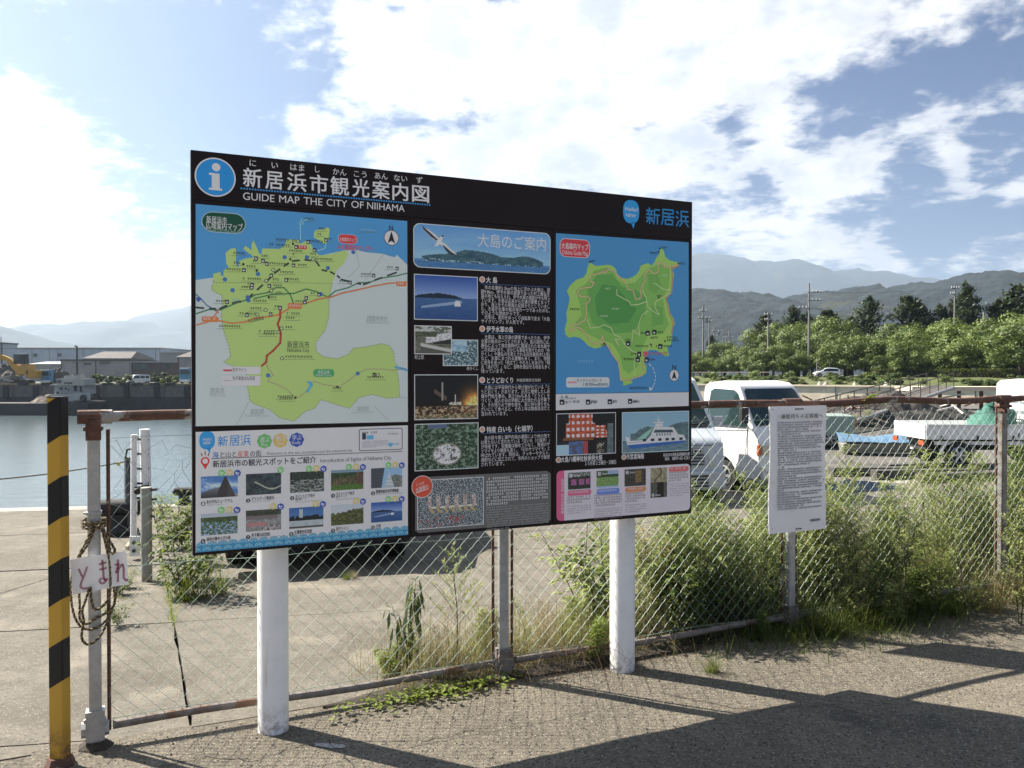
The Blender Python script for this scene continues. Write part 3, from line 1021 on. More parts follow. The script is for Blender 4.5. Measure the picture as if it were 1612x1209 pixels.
def logo_char(P, which, x0, x1, yc, h, rgb, layer):
    """squared-off display lettering of the three town-name characters"""
    a0, b0 = SP(x0, yc); a1 = SP(x1, yc)[0]; w = a1 - a0
    L = {'新': [((.22, 1), (.22, .86)), ((0, .82), (.5, .82)), ((.12, .8), (.16, .62)), ((.4, .8), (.34, .62)), ((0, .58), (.5, .58)), ((.25, .58), (.25, 0)), ((0, .36), (.5, .36)), ((.2, .34), (.02, .08)), ((.3, .34), (.48, .14)), ((.62, .92), (1, .92)), ((.62, .92), (.62, .3)), ((.62, .3), (.55, 0)), ((.62, .58), (1, .58)), ((.84, .58), (.84, 0))],
         '居': [((.1, .98), (.95, .98)), ((.95, .98), (.95, .74)), ((.1, .74), (.95, .74)), ((.1, .98), (.1, .3)), ((.1, .3), (0, 0)), ((.2, .52), (1, .52)), ((.6, .74), (.6, .3)), ((.3, .32), (.9, .32)), ((.3, .32), (.3, 0)), ((.9, .32), (.9, 0)), ((.3, .03), (.9, .03))],
         '浜': [((.02, .95), (.16, .82)), ((0, .62), (.14, .5)), ((.02, 0), (.18, .28)), ((.4, .98), (.95, .98)), ((.4, .98), (.4, .34)), ((.4, .66), (.98, .66)), ((.78, .66), (.78, .34)), ((.26, .34), (1, .34)), ((.48, .24), (.28, 0)), ((.8, .24), (1, 0))]}[which]
    for p, q in L:
        P.line([(a0 + p[0] * w, b0 + (p[1] - .5) * h), (a0 + q[0] * w, b0 + (q[1] - .5) * h)], h * .095, rgb, layer, px=False)


P = Print()
balloon(P, 993.5, 333, .0505, .061, (38, 122, 176), 1.2)
for ch, x0, x1, yc in (('新', 1017.5, 1038, 339), ('居', 1041.5, 1060.5, 341), ('浜', 1064.5, 1083.5, 343.5)):
    logo_char(P, ch, x0, x1, yc, .083, (38, 112, 165), 1.2)
P.done('town_emblem', header)
text(header, 'Hello!', 984, 328.5, 1004, .020, (225, 228, 230), 2, bold=.01)
text(header, 'NEW', 985, 338.5, 1001, .018, (225, 228, 230), 2, bold=.01)

# --- left board: wide-area map
WHT = (188, 190, 190); BLK = (38, 38, 40); MAPB = (62, 124, 170); LAND = (146, 170, 96); GREY = (158, 168, 165)
city = [(335, 437), (336, 431), (347, 428), (348, 435), (352, 435), (352, 426), (360, 420), (356, 415), (355, 398), (364, 391), (371, 391), (372, 400), (371, 413), (375, 423), (376, 411), (386, 407), (400, 405), (392, 399), (383, 392), (386, 387), (396, 394), (396, 385), (399, 378), (404, 389), (408, 399), (411, 401), (413, 391), (440, 392), (448, 387), (451, 377), (470, 377), (473, 384), (478, 381), (482, 379), (487, 383), (491, 386), (493, 394), (503, 402), (522, 400), (534, 396), (545, 394), (548, 401), (541, 415), (530, 425), (523, 446), (518, 468), (518, 483), (518, 497), (512, 520), (504, 530), (497, 540), (498, 553), (508, 561), (530, 565), (548, 558), (556, 548), (575, 546), (600, 541), (613, 544), (620, 555), (621, 570), (627, 578), (625, 585), (628, 600), (629, 625), (610, 627), (585, 621), (565, 626), (550, 643), (530, 637), (505, 629), (495, 643), (480, 648), (463, 663), (440, 658), (425, 645), (400, 636), (393, 630), (390, 610), (388, 595), (388, 585), (372, 578), (352, 570), (363, 562), (360, 545), (352, 520), (348, 495), (350, 480), (349, 465), (342, 462), (334, 457), (333, 452), (336, 445)]
P = Print(); P.poly([(308, 321), (641, 348), (642, 664), (308, 671)], MAPB, 1); P.done('map_sheet', B1)
P = Print(); P.poly([(308, 441), (335, 437), (400, 425), (545, 393.5), (560, 393), (575, 397), (603, 399.5), (613, 403), (622, 405), (624, 401), (630, 406), (641, 417), (642, 664), (308, 671)], GREY, 1.4); P.done('neighbour_land', B1)
P = Print(); P.poly(city, LAND, 1.8)
P.poly([(494, 366), (494, 374), (503, 379), (509, 383), (513, 384), (517, 377), (519, 360), (515, 358), (507, 361), (497, 362)], LAND, 1.8)
P.done('city_land', B1)
P = Print()
P.line(city[-1:] + city[-8:-1][::-1][:0] + city[44:] + city[:2], .0022, (96, 108, 88), 2.1, dash=.012)
for pts in ([(392, 632), (383, 650), (372, 669)], [(628, 625), (641, 627)], [(590, 640), (612, 662)], [(605, 399), (590, 420), (575, 440)], [(560, 396), (566, 420), (548, 437)]): P.line(pts, .002, (130, 138, 136), 2.1)
RD = (150, 62, 50); ORG = (196, 112, 52); GRN = (52, 108, 72)
P.line([(441, 484), (441, 500), (437, 510), (442, 525), (441, 540), (430, 552), (420, 560), (419, 570), (412, 576)], .009, RD, 2.6)
P.line([(345, 505), (365, 509), (385, 507), (400, 501), (425, 498), (437, 496), (450, 489), (463, 480), (480, 478), (500, 471), (520, 468), (540, 461), (560, 457), (590, 450), (612, 446), (641, 444)], .007, (190, 105, 65), 2.5)
P.line([(308, 512), (330, 506), (340, 494), (344, 488)], .006, (190, 105, 65), 2.5)
P.line([(308, 494), (330, 487), (346, 488), (370, 478), (388, 472), (402, 464), (420, 461), (434, 453), (447, 453), (457, 464), (462, 478)], .0055, GRN, 2.4)
P.line([(400, 470), (430, 463), (463, 462), (473, 458), (482, 455), (498, 459), (516, 468), (528, 458), (548, 453), (565, 445), (580, 445), (600, 438), (625, 434), (641, 430)], .0055, GRN, 2.4)
P.line([(308, 463), (316, 470), (325, 480), (344, 492)], .0045, (60, 90, 130), 2.4)
jr = [(308, 484), (330, 486), (346, 486), (366, 477), (388, 472), (405, 456), (420, 443), (432, 430), (447, 419), (460, 411), (480, 409), (497, 411), (507, 425), (520, 428), (531, 434), (537, 440), (562, 446), (572, 448), (590, 441), (610, 434), (635, 425)]
P.line(jr, .008, (54, 60, 54), 2.7, dash=.07)
P.line([(475, 345), (472, 352), (473, 365), (473, 378)], .004, (120, 175, 215), 2.4); P.line([(484, 345), (478, 348), (475, 354)], .004, (120, 175, 215), 2.4)
P.line([(513, 385), (511, 391), (500, 395)], .004, (120, 175, 215), 2.4)
P.line([(419, 573), (422, 580), (430, 590), (421, 600), (433, 604), (450, 612), (465, 626), (474, 623), (482, 616), (495, 600), (508, 605), (520, 607), (534, 609), (550, 598), (563, 588), (578, 581), (600, 581), (620, 583), (640, 580)], .0035, (140, 130, 105), 2.4)
P.poly([(482, 617), (487, 606), (482, 600), (490, 601), (493, 606), (488, 612), (485, 619)], (70, 140, 190), 2.5)
P.line([(622, 578), (632, 580), (641, 583)], .010, (70, 140, 190), 2.4)
P.done('road_line', B1)
P = Print()
pass
for (x, y, w, r, c) in [(353, 358, .097, 0, (24, 66, 50))]:
    P.rrect((317, 332), (387, 369), .047, (150, 180, 170), 2.2, 8); P.rrect((318, 333), (386, 368), .044, (24, 66, 48), 2.6, 8)
P.rrect((532, 368), (562.5, 385), .021, (205, 160, 160), 2.2); P.rrect((532.8, 368.6), (561.7, 384.4), .019, (180, 52, 56), 2.6)
for (x0, y0, x1, y1) in ((317.5, 498, 344, 507), (453, 477, 475, 486.5), (624, 443, 639.5, 451)):
    P.rrect((x0, y0), (x1, y1), .006, (202, 102, 55), 3.0); P.micro(x0 + 2, (y0 + y1) / 2 + 1, x1 - 2, .011, (225, 215, 205), 3.4, 3)
P.rrect((468.5, 386), (483, 392.5), .003, (172, 42, 48), 3.0); P.micro(470, 390.5, 482, .012, (225, 215, 215), 3.4, 4)
P.rrect((493, 581), (526, 593.5), .016, (62, 138, 84), 3.0)
P.rrect((349, 577), (410, 589), .008, (188, 196, 188), 3.0); P.rrect((349, 591.5), (410, 607), .008, (188, 196, 188), 3.0)
P.line([(352, 583), (364, 583)], .008, (160, 60, 70), 3.5); P.line([(352, 599), (363, 599)], .0028, (130, 130, 130), 3.5)
for (x, y) in ((448, 405), (406, 431.5), (354, 440), (366, 457), (483, 405), (516, 422), (556, 397), (422, 591), (563, 588), (505, 463), (391, 473), (390, 468)):
    P.disc(x, y, .0095, (56, 96, 146), 3.0, 10)
P.poly([(308.5, 468), (316, 469), (316, 472), (312, 476), (309, 472)], (50, 76, 140), 3)
rn = random.Random(5)
for (x, y) in ((403, 407), (414, 411), (420, 415.5), (427, 434), (397, 449), (396, 453), (424, 450.5), (462, 418), (450.5, 441), (357.5, 475.5), (384, 425.5), (466, 389), (495, 394), (513, 378), (502, 464), (480, 476), (551, 445), (588, 434), (625, 423), (426, 495), (441, 485), (482, 469.5), (589, 590), (388.5, 496), (485, 381), (589, 590)):
    P.quad(SP(x, y)[0] - .0075, SP(x, y)[1] - .008, .015, .017, (44, 50, 52), 3.2)
    P.quad(SP(x, y)[0] - .0045, SP(x, y)[1] - .004, .008, .007, (190, 195, 190), 3.5)
for (x, y) in ((430, 425), (419, 442), (427, 457.5), (469, 380), (418, 488), (405, 495), (443, 517), (438, 523), (444, 564), (595, 590), (493, 408)):
    P.disc(x, y, .0085, (50, 56, 50), 3.2, 12); P.disc(x, y, .006, (150, 170, 120), 3.5, 10)
for (x, y) in ((383, 416), (404, 426), (461, 384), (457, 408), (423, 468), (465, 626), (531, 609)): P.disc(x, y, .0055, (40, 44, 40), 3.2, 8)
P.disc(616, 374.5, .036, (42, 46, 50), 3, 28); P.disc(616, 374.5, .0335, (182, 190, 192), 3.4, 28)
a, b = SP(616, 374.5)
P.poly([(a, b + .031), (a + .018, b - .026), (a, b - .014), (a - .018, b - .026)], (34, 34, 36), 3.8, px=False)
mk = [(367, 400, 388, 0), (408, 404, 424, 0), (398, 412.5, 410, 0), (388, 421, 405, 0), (357, 425.5, 381, 0), (368, 415.5, 380, 0), (424, 416, 453, 0), (441, 430, 463, 0), (429, 441.5, 442, 0), (453, 441, 471, 0), (430, 451, 446, 0), (386, 448, 396, 0), (380, 453.5, 394, 0), (382, 440, 414, 0), (423, 462, 447, 0), (425, 469.5, 435, 0), (398, 475, 420, 0), (340, 475.5, 354, 0), (366, 474, 378, 1), (394, 487, 414, 0), (432, 484, 440, 0), (377, 495, 402, 0), (345, 515, 379, 0), (451, 495, 473, 0), (450, 502, 470, 0), (446, 516.5, 462, 0), (408, 523, 434, 0), (411, 527, 434, 0), (446, 563, 493, 0), (437, 626, 462, 0), (440, 629, 462, 0), (524, 613, 538, 0), (578, 595.5, 606, 0), (488, 381, 510, 0), (434, 378.5, 466, 0), (424, 386.5, 458, 0), (455, 396, 478, 0), (457, 402, 465, 0), (469, 418.5, 483, 0), (496, 409, 525, 0), (534, 444, 548, 0), (568, 433, 586, 0), (609, 422, 623, 0), (489, 463, 501, 0), (465, 476, 479, 0), (480, 345.5, 496, 0), (516, 378, 524, 0), (488, 401, 498, 0), (500, 370, 508, 0), (568, 363, 590, 1), (502, 361.5, 512, 0)]
for i, (x0, y, x1, k) in enumerate(mk):
    P.micro(x0, y, x1, .0105, (52, 58, 54) if not k else (120, 150, 180), 3, i, .93)
    P.line([(x0 - 3, y + 2.6), (x1 + 2, y + 2.5)], .0016, (96, 110, 84), 2.9)
P.done('map_symbol', B1)
MI = (215, 222, 215)
text(B1, '新居浜市', 325, 345, 357, .030, MI, 3.2, .012); text(B1, '広域案内マップ', 324, 354, 382, .033, MI, 3.2, .012)
text(B1, 'Niihama City Wide Area Map', 325, 361.5, 381, .012, (120, 150, 138), 3.2)
text(B1, '大島案内マップ', 534.5, 376.5, 560, .019, (230, 210, 210), 3.2, .01)
text(B1, '※大島案内マップへ', 532, 388.5, 587, .026, (196, 78, 92), 3.2, .02)
text(B1, 'N', 612.6, 358.8, 618.6, .023, (40, 44, 60), 3.2, .01)
text(B1, '新居浜市', 452, 542.5, 487, .033, (60, 70, 56), 3.2); text(B1, 'Niihama City', 452, 551, 487, .017, (60, 70, 56), 3.2)
text(B1, '四国中央市', 578, 501, 610, .026, (128, 136, 134), 3.2); text(B1, 'Shikokuchuo City', 576, 507, 613, .012, (136, 144, 142), 3.2)
text(B1, '西条市', 331, 615, 353, .026, (128, 136, 134), 3.2); text(B1, 'Saijo City', 330, 621.5, 355, .013, (136, 144, 142), 3.2)
text(B1, '高知県', 394, 648, 416, .026, (132, 140, 136), 3.2); text(B1, 'Kochi Prefecture', 386, 654.5, 424, .012, (140, 148, 144), 3.2)
text(B1, '高知県', 562, 643.5, 581, .024, (132, 140, 136), 3.2); text(B1, 'Kochi Prefecture', 554, 649, 588, .011, (140, 148, 144), 3.2)
text(B1, '赤石山系', 500, 585.5, 519, .020, (220, 232, 222), 3.6, .01); text(B1, 'Akaishi Center', 497, 590.5, 522, .010, (200, 220, 205), 3.6)
text(B1, '別子ライン', 366, 582, 388, .018, BLK, 3.6); text(B1, '別子翠波はな街道', 366, 595.5, 401, .018, BLK, 3.6)
text(B1, '松山自動車道', 391, 505.5, 416, .017, (60, 60, 50), 3.2, rot=14)

# --- left board: introduction of sights
P = Print(); P.poly([(308, 680), (642, 669.5), (642, 841.5), (308, 870)], WHT, 1); P.done('sights_sheet', B1)
P = Print()
a0 = SP(308, 700)[0]; a1_ = SP(642, 700)[0]
w0 = SP(308, 870)[1]
rw = .0215
for row in range(2):
    a = a0 + rw * (1 if row == 0 else 0.0)
    i = 0
    while a < a1_ + .01:
        for q, c in ((1, (52, 116, 152)), (.80, (122, 168, 190)), (.68, (52, 116, 152)), (.46, (128, 172, 192)), (.34, (52, 116, 152))):
            pts = []
            for t in range(13):
                th = math.pi * t / 12
                x = a + rw * q * math.cos(th); y = w0 + (.024 if row == 0 else .004) + .002 + rw * q * math.sin(th) * .86
                pts.append((min(max(x, a0), a1_), max(y, w0 + .001)))
            xs = [p[0] for p in pts]
            if max(xs) - min(xs) > .004:
                P.poly(pts, c, 1.4 + row * 1.2 + (1 - q) + .02 * (i % 2), px=False)
        a += rw * 2; i += 1
    if row == 0: P.quad(a0, w0, a1_ - a0, .026, (52, 116, 152), 1.35)
P.done('wave_pattern', B1)
P = Print()
balloon(P, 326, 693, .0315, .038, (40, 122, 176), 2)
for ch, x0, x1, yc in (('新', 343.5, 358.5, 694.5), ('居', 362, 376.5, 693.7), ('浜', 379.5, 394, 693)): logo_char(P, ch, x0, x1, yc, .042, (52, 120, 176), 2)
P.disc(416.3, 694.5, .031, (86, 152, 84), 2, 48, scallop=.05).disc(441.3, 693.5, .031, (205, 148, 82), 2, 48, scallop=.05).disc(467, 692.3, .031, (46, 70, 142), 2, 48, scallop=.05)
P.line([(333, 722), (633, 710.5)], .0035, (90, 90, 92), 2)
a, b = SP(323, 726)
P.poly([(a - .016, b - .006), (a + .016, b - .006), (a, b - .035)], (182, 52, 48), 2, px=False); P.disc(a, b, .0178, (182, 52, 48), 2.2, 20, m=True).disc(a, b, .0115, (205, 195, 195), 2.6, 16, m=True)
for dx, dy in ((-.016, .030), (0, .036), (.016, .030)): P.line([(a + dx * .75, b + dy * .75), (a + dx, b + dy * 1.15)], .004, (110, 60, 60), 2, px=False)
P.rrect((565, 675.5), (633.5, 707.5), .008, (36, 38, 52), 2); P.rrect((566, 676.5), (632.5, 706.5), .006, (192, 194, 198), 2.4)
P.rrect((577, 685.5), (588, 691.5), .002, (70, 140, 185), 2.8); P.quad(SP(570, 692)[0], SP(570, 692)[1], .018, .03, (50, 50, 60), 2.8)
P.disc(614.5, 700, .0105, (70, 140, 185), 2.8, 12)
for i in range(5): P.micro(570, 696 + i * 2.3, 612 - (i == 4) * 20, .006, (120, 120, 128), 2.8, i, .9)
P.micro(570, 683, 594, .011, (60, 60, 75), 2.8, 7, .9); P.micro(611, 684.5, 628, .009, (90, 90, 100), 2.8, 9, .9); P.micro(618, 701, 629, .012, (70, 140, 185), 2.8, 2, .95)
P.done('sights_mark', B1)
text(B1, 'Hello!', 319.5, 691.5, 333, .013, (225, 230, 235), 2.6, .01); text(B1, 'NEW', 320, 697.5, 331.5, .012, (225, 230, 235), 2.6, .02)
text(B1, '遊ぶ', 409.5, 692, 424.5, .025, (225, 235, 225), 2.6, .01); text(B1, 'Play', 411, 700, 421.5, .0135, (225, 235, 225), 2.6)
text(B1, '観る', 434.5, 690, 449.5, .025, (245, 232, 215), 2.6, .01); text(B1, 'View', 436, 698, 446.5, .0135, (245, 232, 215), 2.6)
text(B1, '学ぶ', 460, 689, 474.5, .025, (215, 222, 240), 2.6, .01); text(B1, 'Study', 459, 696.7, 473.5, .0145, (215, 222, 240), 2.6)
for s_, x0, x1, c in (('海', 334.5, 344, (60, 96, 160)), ('と', 347, 354, (70, 70, 72)), ('山', 355.5, 363, (70, 84, 66)), ('と', 366, 372, (70, 70, 72)), ('産業', 374, 391.5, (190, 92, 82)), ('の', 394, 401, (70, 70, 72)), ('街', 402.5, 411.5, (70, 70, 72))):
    text(B1, s_, x0, 716.2 - (x0 - 334) * .036, x1, .027, c, 2, .012)
text(B1, 'Welcome to the sea, mountains and the industrial city', 419, 714, 554.5, .0125, (88, 88, 92), 2)
text(B1, '新居浜市の観光スポットをご紹介', 335, 730.5, 497.5, .0305, (44, 44, 46), 2, .014)
text(B1, 'Introduction of Sights of Niihama City', 504.5, 725, 616, .018, (70, 70, 72), 2)


# --- the printed pictures
def pic_museum(u, v):
    sky = mixc((60, 98, 150), (150, 170, 190), max(0, nz(u, v, 3, 1) + .7 - abs(v - .55) * 2))
    if abs(u - .66) < .02 + (.95 - v) * .28 and v < .95 and u > .45: return (50, 48, 50) if u < .72 else (62, 58, 56)
    if v < .22 + .25 * math.sin(min(1, u * 2) * 3.14 * .5) and u < .5: return mixc((44, 46, 50), (110, 115, 125), v * 1.6)
    if v < .16: return (112, 116, 118)
    return sky
def pic_aerial(u, v):
    t = nz(u, v, 4, 2) + .5 * nz(u, v, 14, 3)
    c = mixc((34, 42, 50), (62, 74, 72), t + .4)
    q = abs(v - .45 - .2 * math.sin(u * 5 + 1)); 
    if u > .25 and q < .035: return (138, 142, 128)
    return c
def pic_roofs(u, v):
    t = nz(u * 1.2, v * 2.2, 6, 4)
    if v < .62 and t > .06: return (120, 124, 120)
    return mixc((28, 34, 34), (64, 74, 66), nz(u, v, 16, 5) + .4)
def pic_ruins(u, v):
    if v > .86: return (98, 120, 134)
    if v < .28: return mixc((46, 74, 34), (84, 112, 50), nz(u, v, 16, 6) + .5)
    if u > .78: return mixc((92, 70, 58), (60, 48, 42), nz(u, v, 9, 7) + .5)
    return mixc((34, 50, 34), (116, 90, 68), nz(u * 3, v * .7, 5, 8) + .4) if v < .68 else mixc((30, 48, 34), (52, 78, 50), nz(u, v, 9, 9) + .5)
def pic_science(u, v):
    if u < .33 + .1 * v: return (58, 64, 70)
    if abs(u - .58) < .14 * (.85 - v) * 1.4 and v < .85: return (158, 168, 172) if int(v * 26) % 2 else (128, 140, 146)
    if v < .6 - (abs(u - .8) - .1) * .6 and u > .62: return mixc((120, 122, 120), (64, 74, 70), nz(u, v, 10, 1) + .5)
    return (112, 146, 172)
def pic_hydrangea(u, v):
    if v > .82: return (140, 148, 156)
    if v > .62: return mixc((40, 52, 38), (70, 88, 52), nz(u, v, 10, 3) + .5)
    return (124, 140, 186) if nz(u, v, 13, 11, 2) > .10 else mixc((34, 62, 36), (70, 104, 52), nz(u, v, 20, 12) + .5)
def pic_minehall(u, v):
    if v > .72: return mixc((38, 44, 38), (66, 70, 58), nz(u, v, 9, 13) + .5)
    if .55 < v and u < .9: return (96, 88, 88)
    if .22 < v < .42 and abs(u - .3) < .27: return (142, 100, 98)
    if v < .25 and .45 < u: return (134, 136, 134) if nz(u, v, 12, 2) > -.1 else (80, 40, 42)
    return mixc((90, 92, 90), (130, 130, 128), nz(u, v, 8, 14) + .5)
def pic_monument(u, v):
    if abs(u - .34) < .05 and v > .5 and v < .9: return (140, 150, 148)
    if v < .1: return (60, 64, 62)
    if v < .36: return mixc((128, 138, 142), (150, 156, 158), nz(u, v, 7, 2) + .5)
    if v < .62 and nz(u * 2, .4, 4, 4) * .2 + .56 > v: return (26, 32, 34)
    return mixc((78, 116, 156), (46, 82, 132), v)
def pic_gorge(u, v):
    h = .62 + .25 * nz(u, .3, 3, 22) + .2 * (u - .3)
    if v > h: return (150, 158, 164)
    return mixc((40, 52, 34), (112, 104, 58), nz(u, v, 11, 23) + .35)
def pic_island(u, v):
    h = .5 + .10 * max(0, 1 - ((u - .36) / .42) ** 2) + .02 * nz(u, 0, 9, 2)
    if v > .5 and v > h: return mixc((110, 132, 168), (36, 66, 132), (v - .5) * 2)
    if v > .49 and abs(u - .36) < .42: return (26, 38, 48)
    c = mixc((34, 62, 108), (60, 92, 130), v * 1.3 + .3 * nz(u * 2, v * 6, 4, 5))
    if abs(v - (.26 + .22 * (u - .05))) < .014 + .02 * (1 - abs(u - .5)) and .1 < u < .75: c = mixc(c, (150, 165, 180), .6)
    if abs(u - .68) < .045 * (1.2 - abs(v - .33) * 4) and .31 < v < .44: return (176, 184, 192)
    return c
sight = [((316, 750.5), (374.5, 784), pic_museum), ((387, 746.5), (442.5, 780), pic_aerial), ((456.5, 743.5), (510, 776.5), pic_roofs), ((521, 740.5), (572, 772), pic_ruins), ((584, 737.5), (633, 769.5), pic_science),
         ((316, 809.5), (374, 843), pic_hydrangea), ((387, 804), (442.5, 837.5), pic_minehall), ((455, 800), (509, 832), pic_monument), ((521, 795.5), (572, 827.5), pic_gorge), ((584, 791.5), (633, 822), pic_island)]
for i, (tl, br, fn) in enumerate(sight):
    # edges follow the face, so correct the lower right corner for perspective
    a0_, b1_ = SP(*tl); a1x = SP(*br)[0]
    hgt = .093
    P0 = (a0_, b1_)
    o = None
    vs = []
    def SPm(*p): return p
    # direct metric placement
    old = SP
    SP = SPm
    o = photo(B1, (a0_, b1_), (a1x, b1_ - hgt), fn, 40, 26, 2)
    SP = old
P = Print()
badge = {0: 'gob', 1: 'g', 2: 'gob', 3: 'gob', 4: 'gob', 5: 'gob', 6: 'ob', 7: 'ob', 8: 'ob', 9: 'gob'}
BC = {'g': (98, 164, 86), 'o': (212, 156, 90), 'b': (48, 70, 142)}
for i, (tl, br, fn) in enumerate(sight):
    a0_, b1_ = SP(*tl); a1x = SP(*br)[0]
    s_ = badge[i]
    for k, ch in enumerate(s_):
        a = a1x - .002 - (len(s_) - 1 - k) * .0325; b = b1_ + .012 - (.004 if k == len(s_) - 1 and len(s_) > 1 else 0) 
        P.disc(a, b, .0145, BC[ch], 2.8, 32, scallop=.05, m=True)
        P.quad(a - .008, b - .003, .007, .009, (225, 228, 228), 3.2).quad(a + .001, b - .003, .006, .006, (225, 228, 228), 3.2).quad(a - .005, b - .009, .010, .003, (225, 228, 228), 3.2)
P.done('theme_badge', B1)
names = ['あかがねミュージアム', 'マリンパーク新居浜', 'マイントピア別子', 'マイントピア別子', '愛媛県総合科学博物館', '森林公園ゆらぎの森', '別子銅山記念館', '広瀬歴史記念館', '別子ライン', '大島']
en = ['Akagane Museum', 'Marine Park Niihama', 'Minetopia Besshi Hadeba Zone', 'Minetopia Besshi Tonaru Zone', 'Ehime Prefectural Science Museum', 'Yuragi Forest Park', 'Besshi Copper Mine Memorial Museum', 'Hirose Memorial Museum', 'Besshi Line', 'Oshima']
wid = [41, 36, 31, 29, 36, 38, 29, 27.5, 19.5, 7.5]; wen = [26, 30, 42, 39, 42, 38, 54, 34, 15, 9]
sub = {2: '端出場ゾーン', 3: '東平ゾーン'}
P = Print()
for i, (tl, br, fn) in enumerate(sight):
    a, b = SP(tl[0], tl[1]); b -= .093
    P.disc(a + .009, b - .0235, .0095, (44, 44, 48), 2, 14, m=True)
    text(B1, str(i + 1), a + .0055 - (.002 if i == 9 else 0), b - .0235, a + .0125 + (.002 if i == 9 else 0), .011, (215, 215, 215), 2.6, .02, px=False)
    wpx = (SP(tl[0] + wid[i], tl[1])[0] - SP(*tl)[0]); we = (SP(tl[0] + wen[i], tl[1])[0] - SP(*tl)[0])
    text(B1, names[i], a + .023, b - .0165, a + .023 + wpx, .0165, (56, 56, 58), 2, .02, px=False)
    yy = b - .029
    if i in sub: text(B1, sub[i], a + .023, yy, a + .072, .0125, (62, 62, 64), 2, .012, px=False); yy -= .012
    text(B1, en[i], a + .023, yy, a + .023 + we, .0075, (128, 128, 130), 2, px=False)
P.done('number_disc', B1)
flush_text()

# --- middle board
def pic_banner(u, v):
    h = .26 + .13 * max(0, 1 - ((u - .42) / .20) ** 2) * (.8 + .5 * nz(u, 0, 9, 2)) + .09 * max(0, 1 - ((u - .5) / .44) ** 4) + .07 * max(0, 1 - ((u - .84) / .12) ** 2)
    base = .16 + .05 * (.5 - u)
    cy = .80 - (u - .02) * .0
    if v < .15: return mixc((46, 88, 132), (64, 104, 142), nz(u * 3, v * 8, 3, 3) + .5)
    if .055 < u < .945 and v < h: return mixc((34, 62, 78), (62, 92, 96), nz(u, v * .5, 16, 4) + .5) if v > base + .03 or nz(u, v, 20, 3) < .15 else (122, 148, 158)
    if v < .2: return (70, 112, 150)
    return mixc((112, 152, 184), (78, 126, 172), (v - .2) * 1.2 + .35 * nz(u * .8, v * 1.5, 3, 7))
photo(B2, (650.5, 351), (866, 433), lambda u, v: pic_banner(u, v), 90, 38, 2, border=(170, 195, 210), radius=.030) if False else None
a0_, b1_ = SP(650.5, 350.5); a1x = SP(866.5, 367)[0]; b0_ = SP(651, 420.5)[1]
def mphoto(parent, a0, b1, a1, b0, fn, nx, ny, layer=2, border=None, radius=0):
    global SP
    old = SP
    SP = lambda *p: p
    try: return photo(parent, (a0, b1), (a1, b0), fn, nx, ny, layer, border=border, radius=radius)
    finally: SP = old
mphoto(B2, a0_, b1_, a1x, b0_, pic_banner, 110, 36, 2, border=(160, 188, 205), radius=.032)
P = Print()
def bird(P):
    W_ = (210, 212, 212); D = (52, 54, 58); G_ = (140, 140, 142)
    P.poly([(664, 354.5), (668, 358), (677, 363), (687, 371), (692, 378), (689, 381), (680, 375), (672, 368), (667, 362)], W_, 3)
    P.poly([(664, 354.5), (672, 362), (680, 369), (689, 377.5), (687, 379), (678, 372.5), (671, 366), (666.5, 361)], D, 3.3)
    P.poly([(694, 380), (701, 384), (708, 391), (715, 397), (719, 401), (711, 401), (705, 396), (699, 389), (692, 384)], W_, 3)
    P.poly([(697, 385), (706, 393), (712, 398), (719, 401.5), (710, 401.5), (703, 396), (698, 389)], D, 3.3)
    P.poly([(683, 388), (688, 380), (692, 374), (694, 371.5), (697, 370.5), (698, 372.5), (696, 377), (693, 384), (689, 387.5)], (215, 216, 218), 3.6)
    P.poly([(694, 371), (697.5, 370), (698.5, 372.5), (695.5, 373.5)], (60, 60, 66), 3.9)
bird(P); P.done('printed_gull', B2)
text(B2, '大島のご案内', 752, 377.5, 859, .068, (196, 210, 220), 3, 0)
for (x0, y0, x1, ybl, fn) in ((651.5, 431, 752, 503, 'i'), (652, 589.5, 752.5, 661.5, 'f'), (652.5, 667.5, 753, 742, 'p')):
    def fire(u, v):
        d = math.hypot((u - .93) * 1.6, (v - .25) * .8)
        f = math.exp(-d * d * 14) * (1 + .5 * nz(u, v, 9, 2))
        c = mixc((16, 18, 20), (235, 150, 60), f * 1.3)
        if f > .65: c = mixc(c, (250, 225, 150), (f - .65) * 3)
        if abs(u - .43) < .010 and .42 < v < .84: return (120, 116, 110)
        if abs(u - .64) < .008 and .36 < v < .56: return (150, 146, 138)
        if .30 < u < .50 and abs(v - .55 + (u - .4) * .9) < .05: return (74, 60, 52)
        if .54 < u < .74 and abs(v - .34) < .035 and nz(u, v, 30, 4) > -.1: return (186, 170, 150)
        if v < .28 and nz(u, v, 18, 5) > .12: return (150, 128, 100)
        if v < .09: return (70, 72, 44)
        if v < .30: return mixc((30, 24, 18), (84, 60, 34), nz(u, v, 10, 6) + .4 + f)
        return c
    def potato(u, v):
        d = math.hypot((u - .50) / .21, (v - .33) / .22)
        if d < 1:
            return (186, 184, 170) if nz(u, v, 11, 8, 1) > -.12 else (74, 76, 64)
        if d < 1.12: return (112, 112, 96)
        if v > .9 and .2 < u < .5: return (70, 84, 110)
        return (96, 120, 100) if nz(u, v, 15, 9, 3) > .14 else mixc((22, 36, 28), (56, 76, 58), nz(u, v, 9, 10) + .45)
    A0, Bt = SP(x0, y0); A1 = SP(x1, y0)[0]; Bb = SP(x0, ybl)[1]
    mphoto(B2, A0, Bt, A1, Bb, {'i': pic_island, 'f': fire, 'p': potato}[fn], 64, 44, 2, border=(165, 172, 176))
